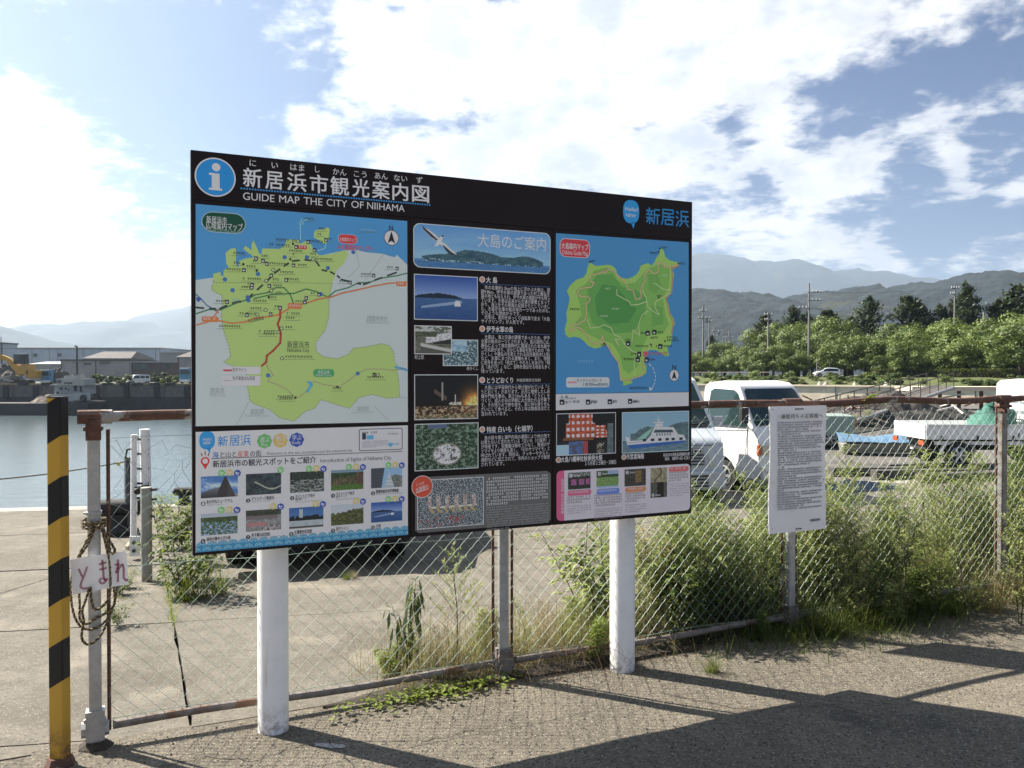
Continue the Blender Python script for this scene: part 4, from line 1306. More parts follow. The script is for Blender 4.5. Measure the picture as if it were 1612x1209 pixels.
def pic_rocks(u, v):
    if v > .55 and u < .7 + .1 * nz(u, v, 4, 1): return mixc((150, 170, 176), (96, 132, 150), nz(u, v, 5, 2) + .6)
    if nz(u, v, 12, 3) > .2: return (150, 166, 166)
    return mixc((30, 48, 52), (88, 116, 124), nz(u, v, 8, 4) + .5)
def pic_house(u, v):
    if v > .8: return (146, 150, 142) if nz(u, v, 3, 2) > 0 else (76, 82, 66)
    if v > .62 and u < .6: return mixc((44, 50, 38), (86, 90, 66), nz(u, v, 12, 4) + .5)
    if abs(v - (.55 + .25 * (u - .5))) < .13 and u > .3: return (178, 182, 178) if nz(u * 1.5, v * 3, 10, 5) > -.2 else (110, 112, 108)
    if .35 < v < .55 and u > .5: return (38, 40, 36)
    if v < .42 - .25 * u and u > .15: return (150, 152, 146) if v > .30 - .25 * u else (70, 72, 64)
    return mixc((54, 58, 48), (118, 118, 104), nz(u, v, 12, 6) + .45)
A0, Bt = SP(697, 534); A1 = SP(752.5, 534)[0]; Bb = SP(697, 576)[1]
mphoto(B2, A0, Bt, A1, Bb, pic_rocks, 40, 30, 2, border=(165, 172, 176))
A0, Bt = SP(652, 512); A1 = SP(711, 512)[0]; Bb = SP(652, 557.5)[1]
mphoto(B2, A0, Bt, A1, Bb, pic_house, 44, 34, 3.2, border=(185, 190, 190))
P = Print(); P.poly([(653.5, 757), (659, 751.5), (861, 741.2), (867, 745.5), (867, 818), (861, 822.5), (659, 839.2), (653.5, 835)], (84, 84, 82), 1.2); P.done('festival_panel', B2)
def pic_crowd(u, v):
    t = nz(u, v, 60, 2, 2)
    if .40 < v < .66 and .15 < u < .92:
        q = math.sin(u * 46) 
        if q > .1: return mixc((170, 172, 168), (120, 92, 80), nz(u, v, 20, 3) + .5)
    if abs(v - .42) < .02 and .15 < u < .9: return (180, 176, 150)
    if .3 < v < .40 and .15 < u < .9 and math.sin(u * 60 + v * 40) > .2: return (150, 130, 84)
    if v < .22 and nz(u, v, 9, 5) > .2 and u < .7: return (140, 78, 78) if t > -.1 else (50, 44, 46)
    return (160, 168, 166) if t > .17 else ((70, 82, 88) if t > -.1 else (28, 36, 40))
A0, Bt = SP(656.5, 756); A1 = SP(761.5, 756)[0]; Bb = SP(656.5, 834)[1]
mphoto(B2, A0, Bt, A1, Bb, pic_crowd, 110, 74, 2, border=(160, 165, 165))
P = Print()
P.disc(664.5, 766, .0535, (205, 180, 170), 3.6, 36).disc(664.5, 766, .0505, (172, 66, 46), 4.0, 36)
P.line([(655, 776), (674, 769)], .003, (215, 190, 180), 4.4)
P.done('festival_seal', B2)
text(B2, 'にいはま', 655, 763, 668, .014, (222, 205, 195), 4.4, rot=12); text(B2, '太鼓祭り', 654, 772, 674.5, .024, (222, 205, 195), 4.4, .01, rot=14)
heads = [('大 島', 765, 440, 782.5, 443), ('伊予水軍の島', 765.5, 517.5, 807.5, 520.5), ('とうどおくり', 766.5, 598.3, 807.5, 599), ('特産 白いも（七福芋）', 766, 676, 838, 676)]
P = Print()
for i, (t_, x0, y, x1, _) in enumerate(heads):
    P.disc(759, y, .0155, (205, 195, 190), 2, 18).disc(759, y, .0115, (160, 120, 98), 2.5, 18)
    text(B2, t_, x0, y + .4, x1, .030, (200, 200, 198), 2, .02)
    a, b = SP(757, y + 6.8); a_ = SP(866, y + 6.8)[0]
    P.line([(a + (a_ - a) * q / 24, b + .0012 * (-1) ** q) for q in range(25)], .0026, (56, 84, 124), 2, px=False)
P.done('heading_mark', B2)
text(B2, '市指定無形文化財', 813, 598.5, 851, .017, (170, 172, 170), 2)
text(B2, '村上邸', 652.5, 562, 667, .021, (176, 176, 174), 2); text(B2, '舟かくし', 734.5, 580, 752.5, .018, (176, 176, 174), 2)
paras = [(['　市の北東約1.5kmの海上に浮かぶ大島は、周', '囲9.8km。伊予水軍の頭領であった村上義弘生', '誕の地とも伝えられ、伊予水軍の遺跡が今も残っ', 'ています。大島は古来から交通の要衝となって', 'おり、海上をその発展の足掛かりとしていまし', 'た。大島が水軍の拠点地の一つであったのも、', 'そのような理由からです。', '　近年は、島内をゆっくり自転車で走る「大島', 'サイクリング」が人気です。'], 452.0, 505.5),
         (['　大島は、海上交通の要衝であったため、伊予', '水軍の拠点の一つとされました。島の高所には、', '義弘によって南北朝時代に築城された本丸跡や', '二の丸跡があり、ほかにも軍船を隠すための「舟', 'かくし」や義弘の生家とされる旧庄屋邸(村上邸)', 'など、水軍にまつわる遺構も多く、また、仲間', 'に信号を送った「帆立て」やのろしをあげた「明', '火（あけび）」など、当時を偲ばせる地名も多く', '残っています。'], 530.0, 584.0),
         (['　大島には平安時代から受け継がれている「と', 'うどおくり」があります。正月に使用したしめ', '縄や門松を集め、高さ10mもある「とうど」を', 'つくり、成人の日の早朝に火が放たれる行事で', 'す。その残り火で餅を焼き、家に持ち帰りぜん', 'ざいにして食べると、その１年は無病息災だと', '言われています。'], 610.0, 651.5),
         (['　島の段々畑と瀬戸内海の潮風により他の地で', 'は育たないと言われている「白いも（七福芋）」', 'が特産です。収穫量は極めて少なく、普通のサ', 'ツマイモより糖度も高く、「幻のサツマイモ」と', '呼ばれています。現在は、クッキーやタルト、', '焼酎などに加工されて、市内のショップで販売', 'されています。'], 689.5, 731.0)]
for lines, y0, y1 in paras:
    for i, l in enumerate(lines):
        y = y0 + (y1 - y0) * i / (len(lines) - 1)
        n_ = sum(1 if ord(c) > 255 else .58 for c in l)
        full = 21.0 if len(l) < 19 and i == len(lines) - 1 or n_ < 19 else n_
        a0_ = SP(757.3, y)[0]; a1x = SP(866, y)[0]
        text(B2, l.strip('　'), a0_ + ((a1x - a0_) / full if l[0] == '　' else 0), SP(757.3, y)[1], a0_ + (a1x - a0_) * min(1, n_ / full) - .003, .0215, (172, 172, 170), 2, 0, px=False)
P = Print()
for i in range(9): P.micro(765.5 + (i == 0) * 3, 755.5 + i * 5.1, 864 - (i == 8) * 60, .0125, (170, 170, 168), 2, 40 + i, .92)
for i in range(10): P.micro(765.5, 800.5 + i * 3.8, 864 - (i == 9) * 62, .0062, (140, 140, 138), 2, 60 + i, .85)
P.done('small_print', B2)
flush_text()

# --- right board: island map
P = Print(); P.poly([(875, 367), (1084, 381.5), (1084, 617), (875, 620)], (56, 116, 160), 1); P.done('island_map_sheet', B3)
P = Print(); P.poly([(875, 620), (1084, 617), (1084, 639), (875, 646)], (176, 182, 182), 1.1)
P.line([(875, 620), (1084, 617)], .003, (60, 80, 100), 1.6); P.done('legend_sheet', B3)
def C6(pts): return [(865 + x / 3.357, 290 + y / 3.357) for x, y in pts]
isl = C6([(213, 412), (226, 422), (245, 432), (275, 430), (310, 425), (335, 433), (350, 448), (360, 478), (380, 494), (410, 500), (440, 490), (460, 475), (474, 455), (480, 432), (500, 422), (522, 418), (540, 430), (555, 410), (566, 385), (580, 370), (583, 345), (592, 337), (603, 352), (612, 385), (635, 403), (680, 413), (668, 440), (648, 452), (658, 480), (650, 520), (648, 560), (625, 585), (617, 605), (630, 640), (637, 680), (655, 710), (662, 740), (645, 770), (650, 810), (640, 850), (622, 862), (632, 905), (612, 910), (590, 892), (560, 876), (525, 876), (505, 900), (500, 940), (512, 965), (510, 1000), (480, 1018), (445, 1018), (430, 1035), (440, 1050), (390, 1066), (388, 1045), (374, 1030), (370, 990), (358, 930), (335, 900), (318, 862), (298, 845), (270, 862), (238, 868), (205, 855), (182, 830), (160, 812), (130, 805), (105, 812), (84, 795), (80, 765), (92, 720), (88, 680), (98, 650), (106, 600), (92, 565), (108, 535), (140, 505), (180, 492), (195, 470), (200, 440)])
def shrink(pts, c, k): return [(c[0] + (x - c[0]) * k, c[1] + (y - c[1]) * k) for x, y in pts]
P = Print(); P.poly(isl, (128, 166, 78), 1.6)
inner = C6([(235, 455), (300, 440), (340, 460), (355, 500), (400, 530), (450, 520), (490, 480), (520, 445), (560, 430), (600, 420), (635, 450), (630, 540), (600, 600), (610, 680), (630, 740), (600, 790), (520, 800), (490, 860), (470, 960), (420, 1000), (390, 980), (370, 900), (330, 840), (260, 820), (200, 790), (150, 770), (130, 740), (170, 690), (160, 640), (140, 560), (200, 520)])
P.poly(inner, (104, 152, 70), 1.9)
P.poly(C6([(250, 480), (330, 475), (380, 540), (460, 560), (510, 600), (500, 700), (440, 780), (330, 790), (230, 740), (200, 660), (200, 560)]), (82, 138, 66), 2.2)
P.poly(C6([(280, 530), (350, 540), (420, 620), (460, 660), (420, 730), (320, 740), (250, 690), (240, 600)]), (66, 124, 60), 2.5)
P.poly(C6([(520, 480), (570, 470), (590, 540), (560, 580), (525, 560)]), (92, 142, 66), 2.2); P.poly(C6([(540, 640), (600, 650), (600, 740), (540, 750)]), (90, 142, 66), 2.2)
P.done('island_land', B3)
P = Print()
cyc = C6([(683, 425), (640, 437), (600, 437), (610, 425), (570, 415), (575, 460), (555, 475), (540, 465), (525, 450), (500, 480), (505, 505), (480, 560), (485, 600), (455, 610), (440, 560), (410, 555), (405, 520), (385, 505), (360, 490), (340, 460), (310, 450), (290, 470), (275, 462), (300, 450), (255, 475), (215, 480), (215, 515), (235, 520), (220, 545), (180, 548), (155, 555), (145, 575), (165, 595), (200, 592), (215, 605), (205, 625), (190, 630), (195, 670), (190, 715), (150, 740), (110, 745), (108, 775), (130, 770), (145, 755), (180, 775), (200, 810), (235, 845), (270, 835), (280, 800), (285, 830), (310, 860), (335, 905), (362, 940), (370, 990), (375, 1035), (420, 1035), (460, 1020), (490, 1010), (498, 930), (505, 900)])
P.line(cyc, .0075, (150, 110, 80), 3); P.line(cyc, .0045, (188, 158, 120), 3.4)
c2 = C6([(680, 433), (645, 445), (650, 500), (645, 570), (615, 605), (635, 690), (655, 730), (645, 790)])
P.line(c2, .0065, (160, 112, 84), 3)
for q in ([(355, 555), (355, 585), (420, 620), (430, 640), (470, 635), (515, 620)], [(200, 715), (215, 760), (260, 755), (290, 742), (325, 760), (340, 795), (375, 810), (400, 850), (440, 885), (470, 890)], [(490, 560), (510, 600), (520, 650), (560, 680), (580, 690), (555, 650), (560, 620), (640, 575)], [(520, 670), (490, 690), (470, 740), (475, 800), (440, 770), (435, 830)], [(550, 520), (600, 555), (640, 560)], [(540, 800), (535, 850), (520, 880)], [(370, 820), (345, 820), (365, 850)], [(445, 900), (450, 1010)]):
    P.line(C6(q), .0045, (160, 190, 120), 3.2)
P.done('cycling_road', B3)
P = Print()
P.line(C6([(525, 950), (545, 970), (560, 1010), (555, 1050), (540, 1080)]), .005, (175, 200, 215), 3, dash=.016); a, b = SP(865 + 537 / 3.357, 290 + 1082 / 3.357); P.poly([(a - .012, b + .012), (a + .012, b), (a - .012, b - .010)], (175, 200, 215), 3, px=False)
P.rrect((881, 374.5), (928.5, 407), .032, (205, 180, 182), 2.2, 8); P.rrect((882, 375.5), (927.5, 406), .029, (170, 48, 54), 2.6, 8)
P.rrect((891, 594), (959, 609.5), .012, (162, 182, 198), 2.2); P.line([(894, 602), (907, 601.8)], .008, (176, 110, 120), 2.7)
P.disc(1061, 591, .0325, (36, 40, 48), 2.4, 24); P.disc(1061, 591, .030, (178, 186, 190), 2.8, 24); a, b = SP(1061, 591)
P.poly([(a, b + .027), (a + .016, b - .022), (a, b - .012), (a - .016, b - .022)], (32, 32, 34), 3.2, px=False)
for x, y, r in ((518, 788, 1), (553, 783, 1), (584, 858, 1), (415, 843, 1), (473, 899, 1), (466, 927, 1), (512, 929, 1), (65, 1153, 1), (203, 1152, 1), (318, 1150, 1), (425, 1148, 1)):
    a, b = SP(865 + x / 3.357, 290 + y / 3.357); P.quad(a - .013, b - .012, .026, .026, (34, 38, 42), 3.6).quad(a - .007, b - .006, .012, .008, (185, 190, 190), 3.9)
a, b = SP(1015.5, 557.5); P.quad(a - .013, b - .012, .027, .027, (190, 70, 84), 3.7)
for x, y in ((214, 410), (583, 340), (576, 358), (681, 420), (576, 600), (538, 812), (609, 829), (535, 847), (289, 842)): P.disc(865 + x / 3.357, 290 + y / 3.357, .0055, (36, 40, 40), 3.6, 8)
for i, (x0, y, x1, k) in enumerate([(220, 412, 242, 0), (592, 340, 622, 0), (530, 368, 572, 0), (688, 424, 718, 0), (556, 595, 596, 0), (293, 557, 330, 1), (328, 664, 374, 1), (268, 702, 312, 1), (108, 666, 158, 0), (596, 487, 630, 1), (430, 515, 460, 1), (480, 792, 510, 0), (562, 787, 598, 0), (544, 815, 578, 0), (618, 815, 672, 0), (620, 830, 688, 0), (454, 861, 570, 0), (592, 861, 648, 0), (400, 828, 430, 0), (430, 902, 462, 0), (390, 930, 452, 0), (520, 932, 556, 0), (520, 902, 630, 2), (410, 1083, 524, 0), (272, 856, 306, 0), (148, 945, 240, 3), (74, 1160, 96, 0), (216, 1161, 250, 0), (332, 1158, 354, 0), (438, 1156, 480, 0)]):
    X0, Y, X1 = 865 + x0 / 3.357, 290 + y / 3.357, 865 + x1 / 3.357
    P.micro(X0, Y, X1, .0125 if k < 2 else .017, [(40, 56, 40), (150, 178, 140), (170, 70, 90), (92, 148, 186)][k], 3.6, i, .95)
P.done('map_symbol', B3)
text(B3, '大島案内マップ', 883.5, 386.5, 926, .033, (225, 205, 205), 3.2, .014); text(B3, 'Oshima Guide Map', 884.5, 396.5, 925.5, .024, (215, 185, 188), 3.2)
text(B3, 'N', 1058.3, 578.2, 1064, .024, (34, 38, 48), 3.2, .01)
text(B3, 'サイクリングロード', 908, 599, 947, .018, (40, 60, 80), 3.2, .01); text(B3, '１周 約9km(約90分)', 917, 605.2, 957, .018, (40, 60, 80), 3.2, .01)
text(B3, '凡 例', 882, 625.8, 894, .020, (44, 50, 56), 2, .01); text(B3, 'Legend', 895.5, 626.5, 906, .010, (70, 76, 80), 2)
for s_, x0, x1 in (('フェリー乗り場', 889.5, 911.5), ('郵便局', 930.5, 940), ('病院', 964, 971), ('寺院', 996, 1003)): text(B3, s_, x0, 632.5 - (x0 - 889) * .008, x1, .016, (44, 50, 56), 2, .01)


def pic_float(u, v):
    c = (18, 19, 22)
    for cx, cy, w, h in ((.40, .70, .25, .30), (.74, .55, .11, .16)):
        x, y = (u - cx) / w, (v - cy) / h
        if abs(x) < 1 - .18 * (y > .2) and abs(y) < 1:
            q = (math.sin(u * 75) > -.2) and (abs((y + 1) * 1.9 % 1 - .4) < .24)
            c = (232, 222, 178) if q else ((170, 72, 44) if nz(u, v, 22, 2) > -.15 else (96, 40, 32))
    if abs(v - .38) < .035 and .1 < u < .62: c = (110, 66, 40)
    if v < .32:
        t = nz(u, v, 12, 6)
        if u < .2 and v < .25: c = (130, 160, 176)
        elif .2 < u < .45: c = (62, 90, 140) if t > 0 else (70, 70, 78)
        elif .42 < u < .52: c = (140, 54, 60)
        elif .52 < u < .68: c = (18, 19, 24)
        elif .68 < u < .8: c = (120, 116, 100) if t > 0 else (34, 32, 32)
        else: c = (30, 32, 36)
    if .86 < u < .96 and v < .75: c = mixc((60, 74, 78), (90, 104, 104), nz(u, v, 9, 3) + .5)
    return c
A0, Bt = SP(875.5, 651); A1 = SP(969.5, 650)[0]; Bb = SP(875.5, 718)[1]
mphoto(B3, A0, Bt, A1, Bb, pic_float, 80, 60, 2, border=(160, 165, 168))


def pic_ferry_bg(u, v):
    h = .55 + .16 * max(0, 1 - ((u - .38) / .2) ** 2) + .26 * max(0, 1 - ((u - .95) / .40) ** 2) + .03 * nz(u, 0, 9, 3)
    if v < .30: return mixc((62, 86, 98), (96, 122, 130), nz(u * 2, v * 8, 5, 2) + .5)
    if v < h - .08 and (u > .12): return mixc((58, 78, 82), (82, 104, 108), nz(u, v, 9, 3) + .5)
    return mixc((118, 148, 158), (104, 140, 158), v)
A0, Bt = SP(979, 649); A1 = SP(1084.5, 647.5)[0]; Bb = SP(979, 714)[1]
mphoto(B3, A0, Bt, A1, Bb, pic_ferry_bg, 60, 40, 2, border=(150, 175, 182))
P = Print()
FW, FH = A1 - A0, Bt - Bb
def fp(pts): return [(A0 + x * FW, Bb + y * FH) for x, y in pts]
WF = (196, 204, 204)
P.poly(fp([(.05, .40), (.10, .38), (.12, .30), (.36, .31), (.42, .42), (.48, .56), (.76, .56), (.82, .42), (.92, .40), (.95, .28), (.92, .22), (.10, .16), (.07, .22)]), WF, 3, px=False)
P.poly(fp([(.08, .20), (.94, .26), (.92, .20), (.16, .10), (.10, .13)]), (44, 84, 142), 3.4, px=False)
P.poly(fp([(.20, .32), (.40, .56), (.46, .62), (.42, .50), (.33, .32)]), (118, 158, 142), 3.2, px=False)
P.poly(fp([(.42, .44), (.47, .62), (.76, .60), (.84, .40)]), WF, 3.3, px=False)
P.poly(fp([(.46, .48), (.48, .55), (.74, .54), (.76, .47)]), (58, 72, 76), 3.7, px=False)
P.poly(fp([(.48, .62), (.49, .70), (.60, .70), (.60, .62)]), WF, 3.3, px=False); P.poly(fp([(.45, .74), (.62, .75), (.60, .71), (.47, .71)]), WF, 3.3, px=False)
P.poly(fp([(.525, .74), (.53, .90), (.535, .90), (.545, .74)]), WF, 3.3, px=False)
for x in (.50, .54, .58, .62, .66, .70): P.poly(fp([(x, .40), (x, .46), (x + .02, .46), (x + .02, .40)]), (84, 98, 100), 3.8, px=False)
for x in (.30, .42, .53, .64, .73, .85): P.poly(fp([(x, .27), (x, .335), (x + .05, .335), (x + .05, .275)]), (36, 44, 50), 3.8, px=False)
P.line(fp([(.5, .80), (.57, .80)]), .003, WF, 3.5, px=False); P.line(fp([(.30, .27), (.06, .25)]), .002, (90, 100, 110), 3.6, px=False)
P.done('printed_ferry', B3)
P = Print()
P.disc(879, 724, .0155, (205, 195, 190), 2, 18).disc(879, 724, .0115, (160, 120, 98), 2.5, 18).disc(982, 719.5, .0155, (205, 195, 190), 2, 18).disc(982, 719.5, .0115, (160, 120, 98), 2.5, 18)
P.done('heading_mark', B3)
text(B3, '大島八幡神社秋季例大祭', 883, 723.5, 948, .030, (196, 196, 194), 2, .02); text(B3, '１０月第２土曜日・日曜日', 921, 729.5, 969.5, .023, (180, 180, 178), 2, .01)
text(B3, '市営渡海船', 986, 719, 1013.5, .030, (196, 196, 194), 2, .02); text(B3, '新居浜市港務局運輸観光課', 1044, 716.3, 1085.5, .019, (176, 176, 174), 2, .01)
text(B3, '電話', 1046.5, 722.3, 1053.5, .018, (176, 176, 174), 2, .01); text(B3, '0897-65-1261', 1058, 721.7, 1085, .018, (176, 176, 174), 2, .01)
# flower panel
P = Print()
a0_, bT = SP(876, 741.5); a1x = SP(1086.5, 730.5)[0]; bB = SP(876, 820.5)[1]
def rr(P, a0, b0, a1, b1, rad, rgb, layer, n=5, left=True, right=True):
    pts = []
    for cx, cy, t0, on_ in ((a1 - rad, b1 - rad, 0, right), (a0 + rad, b1 - rad, 90, left), (a0 + rad, b0 + rad, 180, left), (a1 - rad, b0 + rad, 270, right)):
        if on_:
            for i in range(n + 1):
                th = R(t0 + 90 * i / n); pts.append((cx + rad * math.cos(th), cy + rad * math.sin(th)))
        else: pts.append((a1 if t0 in (0, 270) else a0, b1 if t0 in (0, 90) else b0))
    P.poly(pts, rgb, layer, px=False)
rr(P, a0_, bB, a1x, bT, .025, (190, 164, 168), 1.2)
ax = SP(888, 760)[0]; rr(P, a0_, bB, ax, bT, .025, (176, 76, 108), 1.8, right=False)
P.done('flower_panel', B3)
P = Print()
def pill(x0, y0, x1, y1, c): P.rrect((x0, y0), (x1, y1), .011, c, 2.2)
pill(893.5, 772.5, 930.5, 778.5, (188, 84, 110)); pill(939, 770, 975, 776.5, (86, 110, 172)); pill(984, 767.5, 1016.5, 773, (214, 112, 72)); pill(1052.5, 735.5, 1084, 741, (190, 84, 84))
for k, (x0, x1, c) in enumerate(((896, 928, (230, 190, 200)), (941, 972, (190, 200, 230)), (989, 1012, (240, 205, 185)), (1055, 1080, (235, 190, 185)))):
    P.micro(x0, [777, 774.7, 771.7, 739.5][k], x1, .011, c, 2.8, k, .95)
for k, (x0, x1, y0, n1, n2) in enumerate(((893, 931, 785, 3, 4), (935.5, 980, 782, 5, 6), (984, 1017, 779, 4, 4), (1053, 1084.5, 746, 4, 6))):
    for i in range(n1): P.micro(x0, y0 + i * 4.0, x1 - (i == n1 - 1) * 12, .0105, (92, 80, 86), 2.2, k * 10 + i, .92)
    for i in range(n2): P.micro(x0, y0 + n1 * 4.0 + 1.5 + i * 3.6, x1 - (i == n2 - 1) * 10, .0062, (110, 96, 102), 2.2, k * 20 + i, .85)
P.done('small_print', B3)
def pic_iris(u, v):
    if .75 < v and nz(u, v, 20, 1) > .0: return (130, 136, 130)
    if .25 < v < .6 and (abs(u - .25) < .12 or abs(u - .6) < .12 or abs(u - .88) < .08): return (150, 80, 128) if nz(u, v, 22, 2) > -.15 else (60, 36, 60)
    return mixc((28, 30, 28), (60, 66, 56), nz(u, v, 9, 3) + .4)
def pic_field(u, v):
    if v > .78: return (120, 140, 160) if u > .5 else (60, 76, 56)
    if v > .62: return (44, 60, 40)
    if v < .08: return (120, 144, 176)
    return mixc((60, 96, 44), (128, 150, 92), nz(u, v, 14, 3) + .5)
def pic_autumn(u, v): return (104, 84, 50) if .5 < u < .8 and .2 < v < .9 and nz(u, v, 9, 2) > -.3 else mixc((34, 34, 30), (70, 70, 66), nz(u, v, 10, 4) + .4)
def pic_winter(u, v):
    if v > .52: return mixc((92, 88, 72), (150, 142, 108), nz(u, v, 9, 3) + .5) if abs(u - .45 - .2 * math.sin(v * 9)) > .04 else (60, 50, 42)
    return mixc((44, 46, 40), (88, 90, 78), nz(u, v, 14, 5) + .5) if abs(u - .6) > .2 else (24, 26, 24)
for tlx, tly, brx, bl, fn, s_, e_, c in ((894, 744.3, 929.5, 771, pic_iris, '春', 'Spring', 0), (939, 741.5, 973.5, 768.5, pic_field, '夏', 'Summer', 0), (983, 739.2, 1016.5, 766, pic_autumn, '秋', 'Autumn', 0), (1024, 737, 1050, 784, pic_winter, '冬', 'Winter', 1)):
    A0, Bt = SP(tlx, tly); A1 = SP(brx, tly)[0]; Bb = SP(tlx, bl)[1]
    mphoto(B3, A0, Bt, A1, Bb, fn, 32, 26 if not c else 44, 2)
    yy = Bt - .016 if not c else Bb + .014
    text(B3, s_, A0 + .006, yy, A0 + .027, .021, (205, 200, 205), 3.2, .02, px=False); text(B3, e_, A0 + .031, yy, A0 + .065, .011, (190, 180, 190), 3.2, .01, px=False)
ux = SP(882.5, 780)[0]
chars = '新居浜市 花の名所情報'
yy = SP(882.5, 756)[1]
for ch in chars:
    if ch != ' ': text(B3, ch, ux + .002, yy, ux + .019, .0165, (220, 180, 195), 2.4, .01, px=False)
    yy -= .0175 if ch != ' ' else .008
flush_text()

# ================================================================== NOTICE BOARD ON THE FENCE
def on_fence(px, py, n=-.05):
    r = ray(px, py); o = F(0, n)
    d = o.dot(DN) / r.dot(DN); p = r * d
    return ((p - o).dot(DS), EYE + r.z * d)


l0, zt = on_fence(1209.5, 640); l1 = on_fence(1297, 700)[0]; zb = on_fence(1211, 840)[1]
nb = empty('notice_board', tuple(F((l0 + l1) / 2, -.06, zb)), TH, label='tall white laminated notice sheet full of small print, wired to the fence', cat='notice')
M_sheet = mat('white_laminate', (.86, .86, .87), (.82, .82, .84), 3, .35)
wN, hN = l1 - l0, zt - zb
mb = MB()
K = 10
for face_y in (-.004, .004):
    vs = []
    for j in range(K + 1):
        for i in range(5):
            x = -wN / 2 + wN * i / 4; z = hN * j / K
            vs.append((x, face_y + .006 * math.sin(j * .7 + i) - .012 * (1 - abs(x) / wN * 2) , z))
    fs = [(j * 5 + i, j * 5 + i + 1, j * 5 + i + 6, j * 5 + i + 5) for j in range(K) for i in range(4)]
    mb.add(vs, fs if face_y < 0 else [f[::-1] for f in fs])
mb.build('sheet', M_sheet, nb, smooth=True)
def ny(x, z): return -.0055 - .006 - .012 * (1 - abs(x) / wN * 2)
ink = scol((62, 64, 74))
mb = MB(); rn = random.Random(4)
lines_n = 38; skips = {3: .4, 5: .6, 9: .0, 10: .15, 12: .7, 18: .35, 19: 1, 23: .7, 26: .1, 29: 1, 32: .6, 31: .1, 34: .3, 36: .5}
for i in range(lines_n):
    z = hN * (.865 - .70 * i / lines_n)
    a = -wN * .38; end = wN * (.42 - .7 * skips.get(i, rn.random() * .05))
    cw = .0105
    while a < end:
        if rn.random() < .93:
            y = ny(a, z)
            mb.add([(a, y, z + .006), (a + cw * .8, y, z + .006), (a + cw * .8, y, z + .0085), (a, y, z + .0085)], [(0, 1, 2, 3)])
            q = a + rn.uniform(.1, .6) * cw
            mb.add([(q, y, z), (q + cw * .22, y, z), (q + cw * .22, y, z + .010), (q, y, z + .010)], [(0, 1, 2, 3)])
            if rn.random() < .6: mb.add([(a, y, z + .001), (a + cw * .7, y, z + .001), (a + cw * .7, y, z + .003), (a, y, z + .003)], [(0, 1, 2, 3)])
        a += cw
a = wN * .20
for k in range(6):
    z = hN * .075; y = ny(a, z)
    mb.add([(a, y, z), (a + .012, y, z), (a + .012, y, z + .004), (a, y, z + .004)], [(0, 1, 2, 3)]); mb.add([(a + .003, y, z - .005), (a + .007, y, z - .005), (a + .007, y, z + .012), (a + .003, y, z + .012)], [(0, 1, 2, 3)])
    mb.add([(a, y, z + .007), (a + .011, y, z + .007), (a + .011, y, z + .010), (a, y, z + .010)], [(0, 1, 2, 3)])
    a += .0145
mb.build('small_print', ink, nb)['kind'] = 'stuff'
c = bpy.data.curves.new('t', 'FONT'); c.body = '乗船待ちのお客様へ'; c.resolution_u = 1; c.space_character = 1.12
o = bpy.data.objects.new('t', c); COL.objects.link(o); bpy.context.view_layer.update()
me = bpy.data.meshes.new_from_object(o.evaluated_get(bpy.context.evaluated_depsgraph_get()))
xs = [v.co.x for v in me.vertices]; k = (wN * .74) / (max(xs) - min(xs))
mb = MB()
for ox in (-.0006, .0006): mb.add([((v.co.x - min(xs)) * k - wN * .34 + ox, ny(0, 0) - .001 + ox * .1, hN * .905 + v.co.y * k * .9) for v in me.vertices], [tuple(p.vertices) for p in me.polygons])
bpy.data.objects.remove(o); mb.build('heading', scol((48, 48, 56)), nb)['kind'] = 'stuff'
mb = MB().box((0, -.012, hN * .977), (.07, .006, .006)).box((0, -.012, hN * .022), (.05, .006, .005)); mb.build('staple', M_dark, nb)
mb = MB()
for x in (-wN / 2 + .02, wN / 2 - .02):
    for z in (.03, hN * .4, hN * .7, hN - .02):
        mb.tube([(x, -.012, z), (x + .01, .03, z + .01), (x - .01, .06, z + .0)], .0015, 4)
mb.build('wire_tie', M_dark, nb)

# ================================================================== STRIPED POST
p = on(95, 1205)
sp_ = empty('striped_post', (p.x, p.y, 0), R(-4), label='square warning post with slanting yellow and black stripes at the left edge, rusty foot', cat='post')
m = bpy.data.materials.new('warning_stripes'); m.use_nodes = True
g = N(m.node_tree); b = m.node_tree.nodes['Principled BSDF']
x, y, z = g.xyz(g.node('ShaderNodeTexCoord').outputs['Object'])[:3]
sl_ = g.m('SUBTRACT', z, g.m('MULTIPLY', x, .62))
ph = g.m('FRACT', g.m('DIVIDE', g.m('ADD', g.m('SUBTRACT', sl_, .329 + .022), 3.4), .34))
st = g.m('LESS_THAN', ph, .5)
st = g.m('MULTIPLY', st, g.m('GREATER_THAN', sl_, .34))
base = g.mix(st, (.44, .26, .035), (.012, .012, .013))
nv = g.node('ShaderNodeTexCoord').outputs['Object']
wear = g.ss(g.noise(nv, 38, 5, .7), .70, .74)
low = g.m('MULTIPLY', g.ss(z, .22, .02), g.ss(g.noise(nv, 16, 5, .7), .35, .6))
base = g.mix(g.m('MAXIMUM', g.m('MULTIPLY', wear, .8), low), base, (.10, .05, .03))
m.node_tree.links.new(base, b.inputs['Base Color']); b.inputs['Roughness'].default_value = .5; b.inputs['Specular IOR Level'].default_value = .2
MB().box((0, 0, .775), (.062, .058, 1.545)).build('tube', m, sp_, bevel=.006)
MB().box((0, 0, 1.5495), (.063, .055, .005)).build('end_cap', M_dark, sp_)
MB().lathe([(.062, -.01), (.058, .012), (.05, .03), (.046, .04)], 7, (0, 0, 0)).build('rusty_foot', M_rust, sp_)

